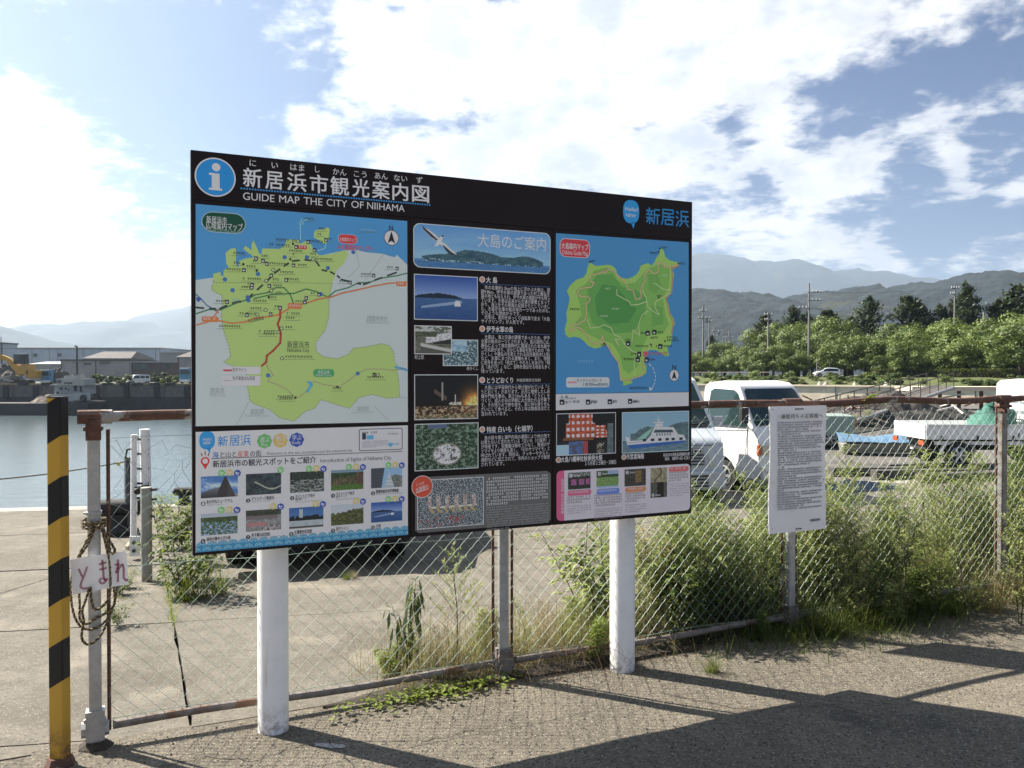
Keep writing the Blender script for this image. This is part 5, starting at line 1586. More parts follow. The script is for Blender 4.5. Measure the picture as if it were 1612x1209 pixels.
# ================================================================== CARDS AND ROPE ON THE FIRST POST
def card(name, label, tl, tr, bl_, n=-.064, strokes=None, parts=None):
    c0 = on_fence(*tl, n); c1 = on_fence(*tr, n); c3 = on_fence(*bl_, n)
    ux = Vector((c1[0] - c0[0], c1[1] - c0[1])); uy = Vector((c3[0] - c0[0], c3[1] - c0[1]))
    root = empty(name, tuple(F(c0[0], n, c0[1])), TH, label=label, cat='card')
    def q(u, v, d=0): w = ux * u + uy * v; return (w.x, d + .006 * math.sin(u * 3), w.y)
    mb = MB(); vs = []
    for d in (-.0012, .0012):
        for j in range(2):
            for i in range(7): vs.append(q(i / 6, j, d))
    fs = [(i, i + 7, i + 8, i + 1) for i in range(6)] + [(14 + i, 15 + i, 22 + i, 21 + i) for i in range(6)]
    mb.add(vs, fs)
    mb.build('card_sheet', M_sheet, root)
    mi = 0
    for grp in strokes:
        mb = MB()
        for st in grp:
            pts = [q(u, v, -.0032 - .0002 * mi) for u, v in st]
            mi += 1
            for w_, off in ((.0014, -.0022), (.0014, .0022)):
                for a, b in zip(pts, pts[1:]):
                    A, B = Vector(a), Vector(b); d = (B - A).normalized(); nn_ = Vector((-d.z, 0, d.x))
                    mb.add([A - nn_ * w_ + nn_ * off, B - nn_ * w_ + nn_ * off, B + nn_ * w_ + nn_ * off, A + nn_ * w_ + nn_ * off], [(0, 1, 2, 3)])
        o = mb.build('handwritten_character', mat('marker_ink', (.24, .02, .07), (.32, .05, .10), 60, .6), root); o['kind'] = 'stuff'
    return root
def arc(cx, cy, rx, ry, t0, t1, n=9): return [(cx + rx * math.cos(R(t0 + (t1 - t0) * i / n)), cy + ry * math.sin(R(t0 + (t1 - t0) * i / n))) for i in range(n + 1)]
card('sign_card', 'larger white card with handwritten red characters tied to the first grey fence post', (110, 881), (171, 871.5), (115, 936),
     strokes=[[[(.20, .30), (.24, .45), (.28, .55)], [(.42, .28), (.32, .52), (.24, .68), (.20, .80), (.25, .88), (.45, .90)]],
              [[(.72, .27), (.92, .24)], [(.72, .42), (.92, .40)], [(.82, .15), (.82, .50), (.81, .72)], arc(.78, .75, .08, .08, -60, 260)[::-1] + [(.86, .78), (.92, .70)]]])
card('small_sign_card', 'narrow white card with one handwritten red character, right of the first fence post', (171.5, 871), (198.5, 868), (176, 924),
     strokes=[[[(.48, .22), (.44, .55), (.36, .88)], [(.28, .38), (.52, .34), (.30, .60)], [(.32, .62), (.55, .45), (.72, .36), (.78, .50), (.72, .78), (.88, .88), (.98, .82)]]])
rope = MB()
def strand(pts, r=.0055, tw=260):
    P_ = []
    for a, b in zip(pts, pts[1:]):
        L = (Vector(b) - Vector(a)).length; n = max(2, int(L / .012))
        P_ += [Vector(a).lerp(Vector(b), i / n) for i in range(n)]
    P_.append(Vector(pts[-1]))
    for ph in (0, math.pi):
        q = []; L = 0
        for i, p in enumerate(P_):
            t = (P_[min(i + 1, len(P_) - 1)] - P_[max(i - 1, 0)]).normalized()
            e1 = t.cross(Vector((.1, 1, .05))).normalized(); e2 = t.cross(e1)
            if i: L += (p - P_[i - 1]).length
            q.append(p + (e1 * math.cos(L * tw + ph) + e2 * math.sin(L * tw + ph)) * r * .55)
        rope.tube(q, r * .62, 5, mi=0 if ph == 0 else 1)
def sm(pts, it=3):
    pts = [Vector(p) for p in pts]
    for _ in range(it):
        o_ = [pts[0]]
        for a, b in zip(pts, pts[1:]): o_ += [a.lerp(b, .25), a.lerp(b, .75)]
        o_.append(pts[-1]); pts = o_
    return pts
def fpx(px, py, n):
    a, z = on_fence(px, py, n); return tuple(F(a, n, z))
rp = empty('rope_coil', fpx(152, 826, 0), TH, label='hank of twisted yellow and black rope looped over the first fence post', cat='rope')
for pts in ([(146, 832), (140, 845), (125, 872), (117, 890), (110, 915), (112, 950), (118, 975), (130, 990), (150, 992), (170, 975), (181, 950), (185, 925), (178, 890), (170, 850), (160, 824), (150, 823), (146, 832)],
            [(150, 826), (146, 840), (137, 860), (122, 880), (124, 930), (126, 955), (124, 975), (135, 985), (148, 975), (158, 970), (176, 960), (182, 945), (176, 905), (168, 868), (163, 838), (157, 824)],
            [(156, 826), (160, 832), (166, 855), (172, 880), (174, 915), (173, 940), (165, 952), (150, 962), (145, 952), (143, 938), (142, 920), (135, 945), (128, 962), (133, 978), (129, 992), (128, 1005), (134, 1014), (145, 1014), (157, 1003), (167, 985), (177, 955)],
            [(163, 835), (170, 848), (178, 860), (182, 868), (176, 872)]):
    random.seed(len(pts)); nn0 = -.078 if len(pts) > 20 or len(pts) < 6 else -.036
    strand(sm([fpx(x, y, nn0 - .008 * random.random()) for x, y in pts], 2), .0062)
# wrap round the post
for dz in (0, .014, .026):
    z0 = on_fence(152, 828, 0)[1] + dz
    strand([tuple(F(.042 * math.cos(t) * 1.1, .045 * math.sin(t) * 1.1, z0 + .004 * math.sin(t))) for t in [i * math.pi / 8 for i in range(17)]], .0062)
o = rope.build('rope', [mat('rope_black', (.03, .028, .025), (.05, .045, .035), 60, .9), mat('rope_yellow', (.30, .23, .12), (.22, .17, .09), 60, .9)], rp, world=True, smooth=True)
# grey band clamp and small bolts
MB().box((0, 0, .0), (.062, .056, .012)).tube([(-.042, 0, 0), (.03, 0, 0)], .006, 6).build('band_clamp', M_metal, fence).location = (0, 0, 1.035)

# ================================================================== MOORING GEAR BEHIND THE FENCE (LEFT)
M_peel = mat('peeling_white_post', (.50, .50, .46), (.42, .42, .38), 14, .75, c3=(.42, .25, .09), s3=6, th3=(.5, .6), streak=(1, 1, .35), bump=.3)
M_dgrey = mat('dark_grey_pipe', (.075, .085, .095), (.055, .06, .07), 10, .6)
p = on(231, 914)
t = empty('mooring_post', (p.x, p.y, p.z), R(5), label='peeling white steel post with rust runs standing in the quay concrete, weeds at its foot', cat='post')
Yp = p.y
def hz_at(py, Y): return EYE + (587 - py) / FPX * Y
h1 = hz_at(768, Yp) - p.z
mb = MB().lathe([(.045, 0), (.045, h1), (.041, h1 + .004)], 14); mb.build('tube', M_peel, t, smooth=True)
mb = MB().tube([(-.02, -.03, h1 - .02), (.09, .01, h1 - .015)], .012, 6).tube([(.02, 0, h1 - .1), (.085, 0, h1 - .1)], .008, 6); mb.build('pin', M_dark, t)
mb = MB().box((-.085, -.03, .30), (.085, .012, .17)); o = mb.build('bolted_plate', M_white, t, bevel=.003)
for z in (.265, .335): MB().lathe([(.016, 0), (.016, .02), (.010, .024)], 6, (-.085, -.06, z), 'Y').build('bolt', M_dark, o)
mb = MB()
for z in (.2, .36, .55): mb.lathe([(.011, 0), (.011, .02)], 6, (.045, -.02, z), 'X')
mb.build('bolt_row', M_dark, t)
# white twin float pole and grey pipe, close to the quay edge
p = on(209, 880); Yp = p.y
t = empty('white_float_pole', (p.x, p.y, p.z), R(0), label='tall white plastic twin pole with black bolts leaning at the quay edge', cat='pole')
top = hz_at(676, Yp) - p.z; t2 = hz_at(684, Yp) - p.z
def dx(px): return (px - 209) / FPX * Yp
MB().tube([(dx(228), .05, .25), (dx(227), .03, top)], .048, 14).build('thick_tube', M_white, t, smooth=True)
MB().tube([(dx(212), -.02, .10), (dx(214), -.02, t2)], .030, 12).build('thin_tube', M_white, t, smooth=True)
mb = MB()
for k in range(6): z = .45 + k * (top - .5) / 5.3; mb.tube([(dx(214), -.02, z), (dx(234), .02, z - .005)], .011, 6)
mb.build('through_bolt', M_black, t)
MB().lathe([(.07, .10), (.075, .14), (.05, .17), (.03, .2)], 10, (dx(212), -.02, 0)).build('foot', mat('yellowed_plastic', (.55, .48, .30), (.48, .40, .22), 8, .6), t)
mb = MB().tube([(dx(218), -.04, hz_at(772, Yp) - p.z), (dx(238), -.06, hz_at(768, Yp) - p.z)], .04, 8);  mb.build('clamp', M_black, t); mb = MB().tube([(dx(210), -.05, hz_at(706, Yp) - p.z), (dx(205), -.05, hz_at(707, Yp) - p.z), (dx(202), -.05, hz_at(722, Yp) - p.z)], .012, 6); mb.build('bracket', M_black, t)
p = on(204, 842)
MBp = MB().lathe([(.052, 0), (.052, hz_at(722, p.y) - p.z), (.045, hz_at(720, p.y) - p.z)], 14, (0, 0, 0))
t = MBp.build('grey_pipe', M_dgrey, smooth=True); t.location = p; tag(t, 'dark grey steel pipe upright left of the white twin pole, a rope tied to it', 'pipe')
GP = Vector((p.x, p.y, hz_at(726, p.y)))
# barrier rope going left out of the picture
rope = MB(); P0 = GP; P1 = at(-260, 6.1, 1.65 + (587 - 768) / FPX * 6.1)
pts = [P0.lerp(P1, i / 14) - Vector((0, 0, .06 * math.sin(math.pi * i / 14))) for i in range(15)]
strand([tuple(q) for q in pts], .007, 160)
o = rope.build('barrier_rope', [MATS['rope_black'], MATS['rope_yellow']], smooth=True); tag(o, 'thin dark twisted barrier rope running left from the grey pipe past the striped post', 'rope')
mb = MB().box(tuple(P0 + (P1 - P0) * .055 - Vector((0, 0, .022))), (.035, .01, .04)); o = mb.build('yellow_tape', mat('yellow_tape', (.75, .65, .03), (.7, .55, .02), 5, .5)); tag(o, 'small yellow tape tag hanging on the barrier rope next to the grey pipe', 'tag')
# rubber mooring bollards on the edge
def bollard(px, py, s, label):
    p = on(px, py)
    t = empty('mooring_bollard', (p.x, p.y, p.z), R(9), label=label, cat='bollard')
    mb = MB().lathe([(.20 * s, 0), (.19 * s, .06 * s), (.12 * s, .12 * s), (.12 * s, .24 * s)], 18); mb.build('base', M_black, t, smooth=True)
    MB().tube([(-.24 * s, 0, .27 * s), (-.20 * s, 0, .31 * s), (.20 * s, 0, .31 * s), (.24 * s, 0, .27 * s)], [.06 * s, .10 * s, .10 * s, .06 * s], 14).build('head', M_black, t, smooth=True)
bollard(190, 842, 1.0, 'big black iron mooring bollard on the quay behind the first fence post')
bollard(290, 794, .62, 'small black mooring bollard on the quay edge beside the left side of the map board')
# stone kerb of the quay edge
# ================================================================== VEHICLES
M_vw = mat('white_car_paint', (.80, .80, .79), (.76, .765, .76), 2, .28, coat=.5, c3=(.60, .58, .54), s3=1.5, th3=(.62, .8))
M_vs = mat('silver_white_paint', (.50, .54, .58), (.46, .50, .54), 2, .3, coat=.5)
M_lamp = mat('headlamp_lens', (.60, .58, .45), (.50, .50, .40), 8, .15, coat=.8)
M_amber = mat('amber_lens', (.45, .10, .02), (.38, .06, .02), 8, .25, coat=.5)
M_rim = mat('wheel_rim', (.55, .56, .57), (.40, .41, .42), 8, .35, metal=.6)
M_grey = mat('grey_plastic', (.09, .092, .095), (.07, .07, .072), 9, .6)
M_ugr = mat('underbody', (.02, .02, .021), (.03, .028, .026), 9, .8)


def wheel(parent, x, y, r, w, side):
    tb = MB().lathe([(r * .60, -w / 2), (r * .93, -w / 2), (r, -w * .34), (r, w * .34), (r * .93, w / 2), (r * .60, w / 2)], 28, (x, y, r), 'Y')
    o = tb.build('wheel', M_black, parent, smooth=True)
    mb = MB(); f = side * (w * .5 + .006)
    mb.lathe([(r * .61, f - side * .03), (r * .61, f), (r * .54, f + side * .004), (r * .52, f - side * .02), (.001, f - side * .02)] if side > 0 else [(r * .61, f + .03), (r * .61, f), (r * .54, f - .004), (r * .52, f + .02), (.001, f + .02)], 24, (x, y, r), 'Y')
    for k in range(6):
        M_ = Matrix.Rotation(2 * math.pi * k / 6, 3, 'Y')
        mb.box(tuple(Vector((x, y + f + side * .001, r)) + M_ @ Vector((r * .30, 0, 0))), (r * .46, .014, r * .15), M=M_)
    mb.lathe([(r * .16, 0), (r * .14, side * .02)], 12, (x, y + f, r), 'Y')
    mb.build('rim', M_rim, o)
    return o


def side_patch(mb, pts, wf, sgn, off=.006):
    vs = [(x, sgn * (wf(x, z) + off), z) for x, z in pts]
    if sgn < 0: vs = vs[::-1]
    mb.ngon(vs)


def kei_truck(loc, rz, label, group=None, bed=True, wind=True):
    """cab-over mini truck: nose towards +x"""
    t = empty('mini_truck', loc, rz, label=label, cat='truck', group=group)
    def wf(x, z): return .737 - max(0, z - .98) * .17 - max(0, x - 1.45) * .10
    arch = [(.93 + .30 * math.cos(R(a)), .27 + .31 * math.sin(R(a))) for a in range(170, 9, -20)]
    prof = [(.42, .50), (.42, 1.66), (.50, 1.73), (.85, 1.765), (1.10, 1.73), (1.20, 1.66), (1.56, 1.06), (1.66, .92), (1.69, .75), (1.69, .33), (1.62, .28)] + [(1.26, .28)] + arch[::-1][1:-1] + [(.60, .28), (.44, .32)]
    o = MB().prism(prof, wf).build('cab', M_vw, t, smooth=True, bevel=.035, fix=True)
    # windscreen: slightly proud of the sloping front
    def fr(tz, ty, off=.010):
        x0, z0, x1, z1 = 1.20, 1.66, 1.56, 1.06
        x = x0 + (x1 - x0) * tz; z = z0 + (z1 - z0) * tz
        nx, nz_ = .857, .514
        return (x + nx * off, ty * (wf(x, z) - .05), z + nz_ * off)
    q = [fr(.10, -.98), fr(.04, -.90), fr(.04, .90), fr(.10, .98), fr(.93, .99), fr(.97, .95), fr(.97, -.95), fr(.93, -.99)]
    MB().ngon(q).build('windscreen', M_glass, t)
    MB().tube([fr(.98, -.95, .012), fr(.90, .0, .02)], .008, 5).tube([fr(.98, .05, .012), fr(.90, .92, .02)], .008, 5).build('wiper', M_dark, t)
    for s in (-1, 1):
        mb = MB(); side_patch(mb, [(.56, 1.10), (.58, 1.60), (.66, 1.64), (1.10, 1.62), (1.17, 1.58), (1.42, 1.16), (1.42, 1.06)], wf, s, .007); mb.build('side_window', M_glass, t)
        mb = MB()
        for a, b in (((.53, 1.68), (.53, .52)), ((1.46, 1.10), (1.44, .62)), ((.53, 1.03), (1.46, 1.03))):
            mb.tube([(a[0], s * (wf(*a) + .001), a[1]), (b[0], s * (wf(*b) + .001), b[1])], .005, 4)
        mb.box((.62, s * (wf(.62, .93) + .008), .93), (.10, .016, .025))
        mb.build('door_seam', M_grey, t)
        mb = MB(); mb.box((1.50, s * .84, 1.24), (.07, .14, .24)); mb.tube([(1.46, s * .70, 1.18), (1.50, s * .82, 1.22)], .012, 5).tube([(1.46, s * .70, 1.05), (1.50, s * .82, 1.14)], .010, 5); mb.build('mirror', M_dark, t, bevel=.02)
        MB().box((1.69, s * .52, .72), (.03, .26, .16)).build('headlight', M_lamp, t, bevel=.012)
        MB().box((1.675, s * .695, .72), (.05, .07, .16)).build('turn_signal', M_amber, t, bevel=.01)
    MB().box((1.72, 0, .38), (.07, 1.40, .20)).build('bumper', M_vw, t, bevel=.025)
    mb = MB().box((1.757, 0, .36), (.012, .62, .09))
    for k in range(2): mb.box((1.700, 0, .80 + .05 * k), (.012, .60, .018))
    mb.build('grille', M_dark, t)
    MB().box((1.764, 0, .36), (.008, .33, .165)).build('number_plate', mat('plate_yellow', (.62, .50, .08), (.58, .46, .06), 4, .5), t)
    wheel(t, .93, .62, .265, .15, 1); wheel(t, .93, -.62, .265, .15, -1); wheel(t, -1.0, .62, .265, .15, 1); wheel(t, -1.0, -.62, .265, .15, -1)
    # bed with drop sides, headboard and lamps
    MB().box((-.65, 0, .60), (2.0, 1.40, .06)).build('bed_floor', M_vw, t)
    for s in (-1, 1):
        o = MB().box((-.66, s * .715, .72), (1.98, .025, .29)).build('drop_side', M_vw, t, bevel=.006)
        for k in range(3): MB().box((-1.35 + k * .69, s * .733, .61), (.05, .014, .08)).build('hinge', M_grey, o)
        MB().box((-.66, s * .733, .862), (1.98, .022, .018)).build('side_rail', M_vw, o)
        MB().box((-.6, s * .64, .50), (1.7, .04, .07)).build('side_member', M_vw, t)
    MB().box((-1.66, 0, .72), (.025, 1.42, .29)).build('tailgate', M_vw, t, bevel=.006)
    mb = MB()
    for y in (-.66, -.33, 0, .33, .66): mb.tube([(.36, y, .6), (.36, y, 1.35)], .016, 6)
    for z in (.95, 1.15, 1.35): mb.tube([(.36, -.66, z), (.36, .66, z)], .018, 6)
    mb.build('headboard', M_vw, t)
    MB().box((-.3, 0, .43), (2.4, .75, .18)).box((-1.0, 0, .27), (.08, 1.1, .08)).build('chassis', M_ugr, t)
    for s in (-1, 1):
        pts = [(-1.0 + .33 * math.cos(R(a)), s * .66, .27 + .30 * math.sin(R(a))) for a in range(0, 181, 20)]
        mb = MB()
        for a, b in zip(pts, pts[1:]): mb.add([(a[0], s * .56, a[2]), (b[0], s * .56, b[2]), (b[0], s * .72, b[2]), (a[0], s * .72, a[2])], [(0, 1, 2, 3)])
        mb.build('mudguard', M_vw, t)
        MB().box((-1.68, s * .6, .50), (.04, .20, .09)).build('tail_lamp', M_amber, t)
    return t


def kei_van(loc, rz, label, paint=None, group=None, seed=0, pickup=False):
    t = empty('mini_truck' if pickup else 'mini_van', loc, rz, label=label, cat='truck' if pickup else 'van', group=group)
    pm = paint or M_vs
    def wf(x, z): return .737 - max(0, z - 1.0) * .14 - max(0, x - 1.35) * .22 - max(0, -1.6 - x) * .2
    def arch(cx): return [(cx + .31 * math.cos(R(a)), .27 + .32 * math.sin(R(a))) for a in range(170, 9, -20)]
    rear = [(-1.66, .42), (-1.69, .86), (-.32, .86), (-.28, 1.74), (-.18, 1.83)] if pickup else [(-1.66, .42), (-1.69, .95), (-1.60, 1.72), (-1.50, 1.84), (0, 1.88)]
    prof = rear + [(.62, 1.83), (.80, 1.76), (1.28, 1.10), (1.56, .98), (1.64, .90), (1.69, .66), (1.69, .33), (1.62, .25), (1.47, .25)] + arch(1.15)[::-1][1:-1] + [(.82, .25), (-.82, .25)] + arch(-1.15)[::-1][1:-1] + [(-1.50, .30)]
    MB().prism(prof, wf).build('body', pm, t, smooth=True, bevel=.035, fix=True)
    def fr(tz, ty, off=.010):
        x = .80 + .48 * tz; z = 1.76 - .66 * tz
        return (x + .81 * off, ty * (wf(x, z) - .05), z + .59 * off)
    MB().ngon([fr(.08, -.97), fr(.04, -.9), fr(.04, .9), fr(.08, .97), fr(.93, .99), fr(.97, .95), fr(.97, -.95), fr(.93, -.99)]).build('windscreen', M_glass, t)
    MB().tube([fr(.98, -.90, .012), fr(.93, -.05, .02)], .008, 5).tube([fr(.98, .05, .012), fr(.93, .88, .02)], .008, 5).tube([fr(.985, -.95, .01), fr(.985, .95, .01)], .016, 5).build('wiper', M_dark, t)
    for s in (-1, 1):
        for pts in ([(.02, 1.12), (.02, 1.68), (.62, 1.68), (.78, 1.62), (1.12, 1.14), (1.12, 1.08)],) if pickup else ([(.02, 1.12), (.02, 1.68), (.62, 1.68), (.78, 1.62), (1.12, 1.14), (1.12, 1.08)], [(-.78, 1.12), (-.78, 1.68), (-.06, 1.68), (-.06, 1.12)], [(-1.50, 1.14), (-1.46, 1.66), (-.86, 1.68), (-.86, 1.12)]):
            mb = MB(); side_patch(mb, pts, wf, s, .007); mb.build('side_window', M_glass, t)
        mb = MB()
        for a, b in (((-.02, 1.74), (-.02, .40)), ((1.17, 1.08), (.86, .62)), ((-.82, 1.74), (-.82, .45)))[:2 if pickup else 3]: mb.tube([(a[0], s * (wf(*a) + .001), a[1]), (b[0], s * (wf(*b) + .001), b[1])], .005, 4)
        mb.box((.12, s * (wf(.12, .98) + .008), .98), (.11, .016, .025)); mb.build('door_seam', M_grey, t)
        MB().box((1.12, s * .83, 1.17), (.07, .15, .15)).tube([(1.10, s * .70, 1.12), (1.12, s * .8, 1.15)], .015, 5).build('mirror', pm, t, bevel=.02)
        # tall corner headlamps
        mb = MB(); vs = [(1.640, s * .44, .86), (1.575, s * .700, .90), (1.600, s * .712, .60), (1.702, s * .46, .60)]
        vs2 = [(x - .06, y, z) for x, y, z in vs]
        mb.add([(x + .018, y * 1.005, z) for x, y, z in vs] + vs2, [(0, 1, 2, 3), (4, 7, 6, 5), (0, 4, 5, 1), (1, 5, 6, 2), (2, 6, 7, 3), (3, 7, 4, 0)]); mb.build('headlight', M_lamp, t, fix=True)
    mb = MB()
    mb.tube([(1.60, -.69, .885), (1.672, -.42, .875), (1.672, .42, .875), (1.60, .69, .885)], .006, 4)
    for k in range(4): mb.box((1.700, .0, .62 + k * .042), (.012, .78, .018))
    mb.build('grille', M_dark, t)
    MB().box((1.70, 0, .40), (.09, 1.38, .26)).build('bumper', pm, t, bevel=.03)
    mb = MB()
    for k in range(4): mb.box((1.748, 0, .33 + k * .045), (.010, .86, .026))
    mb.build('air_intake', M_dark, t)
    o = MB().box((1.677, .30, .80), (.010, .15, .075)).build('badge', M_grey, t)
    MB().box((1.684, .30, .80), (.006, .13, .06)).build('badge_face', M_vw, o)
    o2 = MB().box((1.690, .265, .80), (.005, .03, .035)).box((1.690, .30, .80), (.005, .02, .035)).box((1.690, .335, .80), (.005, .025, .035)); o2.build('badge_letters', M_dark, o)
    for x in (1.15, -1.15):
        for s in (1, -1): wheel(t, x, s * .64, .27, .15, s)
    MB().box((0, 0, .29), (2.9, 1.1, .12)).build('chassis', M_ugr, t)
    return t


def gp(x, y): return (x, y, gz(x, y))
# white truck turned towards the camera, left edge next to the map board
kei_truck(gp(3.50, 14.3), R(-60), 'white mini truck parked facing the fence, seen between the map board and the notice sheet')
t2_ = kei_truck(gp(9.80, 16.9), R(-2), 'white mini truck seen side-on at the right edge, green sheet bundled on its open bed')
# green mesh sheet bundled on the bed
mb = MB(); M_green = mat('green_net_sheet', (.07, .24, .19), (.04, .17, .13), 9, .8, bump=.6, bscale=30, dist=.02)
vs, fs = [], []
for j in range(13):
    for i in range(22):
        th = 2 * math.pi * i / 22; ph = math.pi * j / 24
        r_ = 1 + .22 * fbm(math.cos(th) * 2, math.sin(th) * 2 + ph * 3, 4) - .12 * math.cos(th * 3 + ph * 4)
        vs.append((.42 * r_ * math.cos(th) * math.cos(ph) ** .5, .36 * r_ * math.sin(th) * math.cos(ph) ** .5, .40 * r_ * math.sin(ph)))
for j in range(12):
    for i in range(22): a, b = j * 22 + i, j * 22 + (i + 1) % 22; fs.append((a, b, b + 22, a + 22))
mb.add(vs, fs); o = mb.build('tarpaulin_bundle', M_green, smooth=True, sharp=180); tag(o, 'crumpled sea-green sheet bundled behind the cab on the side-on white truck', 'tarpaulin')
p = Vector(gp(9.80, 16.9)); o.location = p + Vector((-.1, -.25, .62)); o.scale = (1.0, 1.25, 1.35)
# roof rack bits and the door mirror frame of the first truck: ladder rest on the headboard
mb = MB().box((0, 0, .05), (.12, .10, .10)); 
# van whose right front corner shows beside the board
kei_van(gp(1.95, 12.9), R(-80), 'pale silver mini truck parked nose to the fence, its corner showing beside the map board', pickup=True)
# two more behind the board: only undersides and long shadows show
kei_van(gp(-.95, 13.2), R(-88), 'mini van hidden behind the middle of the map board, only its shadow showing')

# blue-sheeted small boat on the yard
p = on(1392, 715)
t = empty('covered_boat', (p.x, p.y, gz(p.x, p.y)), R(-12), label='small boat under a pale blue sheet lying in the yard behind the weeds', cat='boat')
pf = [(-1.0, .25), (-.95, .05), (.9, .05), (1.25, .32)]
MB().prism(pf, lambda x, z: (.38 if x < .8 else .15) * (1 if z > .1 else .7)).build('hull', mat('boat_hull', (.50, .50, .46), (.40, .40, .37), 4, .6), t, fix=True)
mb = MB(); vs, fs = [], []
for j in range(7):
    for i in range(17):
        x = -1.1 + 2.4 * i / 16; y = -.46 + .92 * j / 6
        vs.append((x, y * (1 if x < .7 else .7), .30 + .16 * math.cos(y * 3.2) * (1 + .3 * math.sin(x * 5)) + .03 * fbm(x * 4, y * 4, 2)))
for j in range(6):
    for i in range(16): a = j * 17 + i; fs.append((a, a + 1, a + 18, a + 17))
mb.add(vs, fs); mb.build('blue_sheet', mat('blue_sheet', (.13, .27, .44), (.20, .33, .48), 6, .6), t, smooth=True)
# rear of a small green-white pick-up among the rubble
p = on(1236, 702)
t = empty('pickup_tail', (p.x, p.y, gz(p.x, p.y)), R(170), label='faded pale green pickup with a red tail lamp, half hidden behind the notice sheet', cat='truck')
def wfp(x, z): return .72 - max(0, z - .9) * .2
MB().prism([(-1.6, .35), (-1.62, .85), (-.2, .85), (-.1, 1.40), (.6, 1.45), (1.0, .92), (1.6, .82), (1.65, .4)], wfp).build('body', mat('pale_green_paint', (.42, .52, .44), (.36, .46, .40), 3, .45), t, bevel=.03, smooth=True, fix=True)
for s in (1, -1):
    mb = MB(); side_patch(mb, [(.0, .92), (.06, 1.34), (.56, 1.38), (.88, .94)], wfp, s); mb.build('side_window', M_glass, t)
    MB().box((-1.63, s * .62, .68), (.04, .12, .24)).build('tail_lamp', M_amber, t)
    for x in (-1.0, 1.05): wheel(t, x, s * .63, .27, .15, s)

# ================================================================== GANGWAY, PIER AND JUNK AT THE FAR END OF THE YARD
M_iron = mat('weathered_iron', (.14, .13, .12), (.09, .08, .07), 3, .8, c3=(.16, .08, .05), s3=1)
M_pale = mat('pale_aluminium', (.55, .55, .53), (.44, .44, .42), 3, .5)
Yg = 34.0
def gat(px, py, Y): return Vector(((px - 806) / FPX * Y, Y, EYE + (587 - py) / FPX * Y))
g0, g1 = gat(1300, 668, 27), gat(1480, 610, 41)
gw = empty('gangway', tuple(g0), 0, label='long sloping iron gangway with handrails rising right at the far end of the yard', cat='gangway')
side = (g1 - g0).cross(Vector((0, 0, 1))).normalized() * .6
for s in (-1, 1):
    a, b = g0 + side * s, g1 + side * s
    MB().tube([a, b], .09, 6).build('stringer', M_pale, gw, world=True)
    MB().tube([a + Vector((0, 0, .7)), b + Vector((0, 0, .7))], .022, 6).tube([a + Vector((0, 0, .38)), b + Vector((0, 0, .38))], .016, 5).build('handrail', M_iron, gw, world=True)
    for k in range(11):
        q = a.lerp(b, k / 10); MB().tube([q, q + Vector((0, 0, .71))], .02, 5).build('rail_post', M_iron, gw, world=True)
mb = MB()
for k in range(40):
    q = g0.lerp(g1, (k + .5) / 40); mb.add([q - side + Vector((0, -.12, .05)), q + side + Vector((0, -.12, .05)), q + side + Vector((0, .2, .1)), q - side + Vector((0, .2, .1))], [(0, 1, 2, 3)])
o = mb.build('deck_board', M_iron, gw, world=True); o['kind'] = 'stuff'
# landing pier on brown piles
pr = empty('landing_pier', tuple(gat(1480, 640, 41.5)), 0, label='low timber landing stage on rusty brown piles behind the side-on truck', cat='pier')
c = gat(1466, 606, 44)
MB().box((c.x + 5.5, 44.5, c.z - .2), (13.5, 2.0, .22)).build('deck', M_beige, pr, world=True)
for px in (1423, 1438, 1459, 1480, 1510, 1545, 1590):
    q = gat(px, 606, 44); MB().tube([(q.x, 44, q.z - .3), (q.x, 44, -4)], .10, 7).build('pile', M_rust, pr, world=True)
# slanted thin rods and a scrap heap
rn = random.Random(9)
hp = empty('scrap_heap', tuple(gat(1395, 660, 31)), 0, label='heap of dark scrap, pipes and stones in front of the gangway', cat='heap')
def heap_mesh(cx, cy, cz, rx, ry, h, seed, n=16):
    mb = MB(); vs, fs = [], []
    for j in range(n + 1):
        for i in range(n + 1):
            u, v = i / n * 2 - 1, j / n * 2 - 1
            d = math.hypot(u, v); z = max(0, 1 - d ** 1.6) * h * (1 + .5 * fbm(u * 3, v * 3, seed))
            vs.append((cx + u * rx, cy + v * ry, cz + z + .12 * h * fbm(u * 9, v * 9, seed)))
    for j in range(n):
        for i in range(n): a = j * (n + 1) + i; fs.append((a, a + 1, a + n + 2, a + n + 1))
    return mb.add(vs, fs)
M_scrap = mat('mixed_scrap', (.10, .09, .085), (.20, .185, .17), 2.5, .9, c3=(.05, .05, .05), s3=1.2, bump=1, bscale=6, dist=.2)
b = gat(1395, 660, 31)
heap_mesh(b.x, 32, -.35, 5.2, 2.2, 1.1, 3, 26).build('pile', M_scrap, hp, world=True)
for k in range(46):
    x = b.x + rn.uniform(-4.6, 4.6); y = 32 + rn.uniform(-1.9, 1.2); z = rn.uniform(-.1, .75)
    a_ = Vector((rn.uniform(-1, 1), rn.uniform(-1, 1), rn.uniform(-.3, .5))).normalized() * rn.uniform(.3, 1.1)
    if k % 3: MB().tube([Vector((x, y, z)) - a_, Vector((x, y, z)) + a_], rn.uniform(.02, .05), 5).build('loose_pipe', [M_iron, M_pale, M_rust][k % 3], hp, world=True)
    else: MB().box((x, y, z), (rn.uniform(.2, .6), rn.uniform(.2, .5), rn.uniform(.15, .4)), rz=rn.uniform(0, 3)).build('scrap_block', [M_scrap, M_conc, M_dark][k % 3 - 1], hp, world=True)
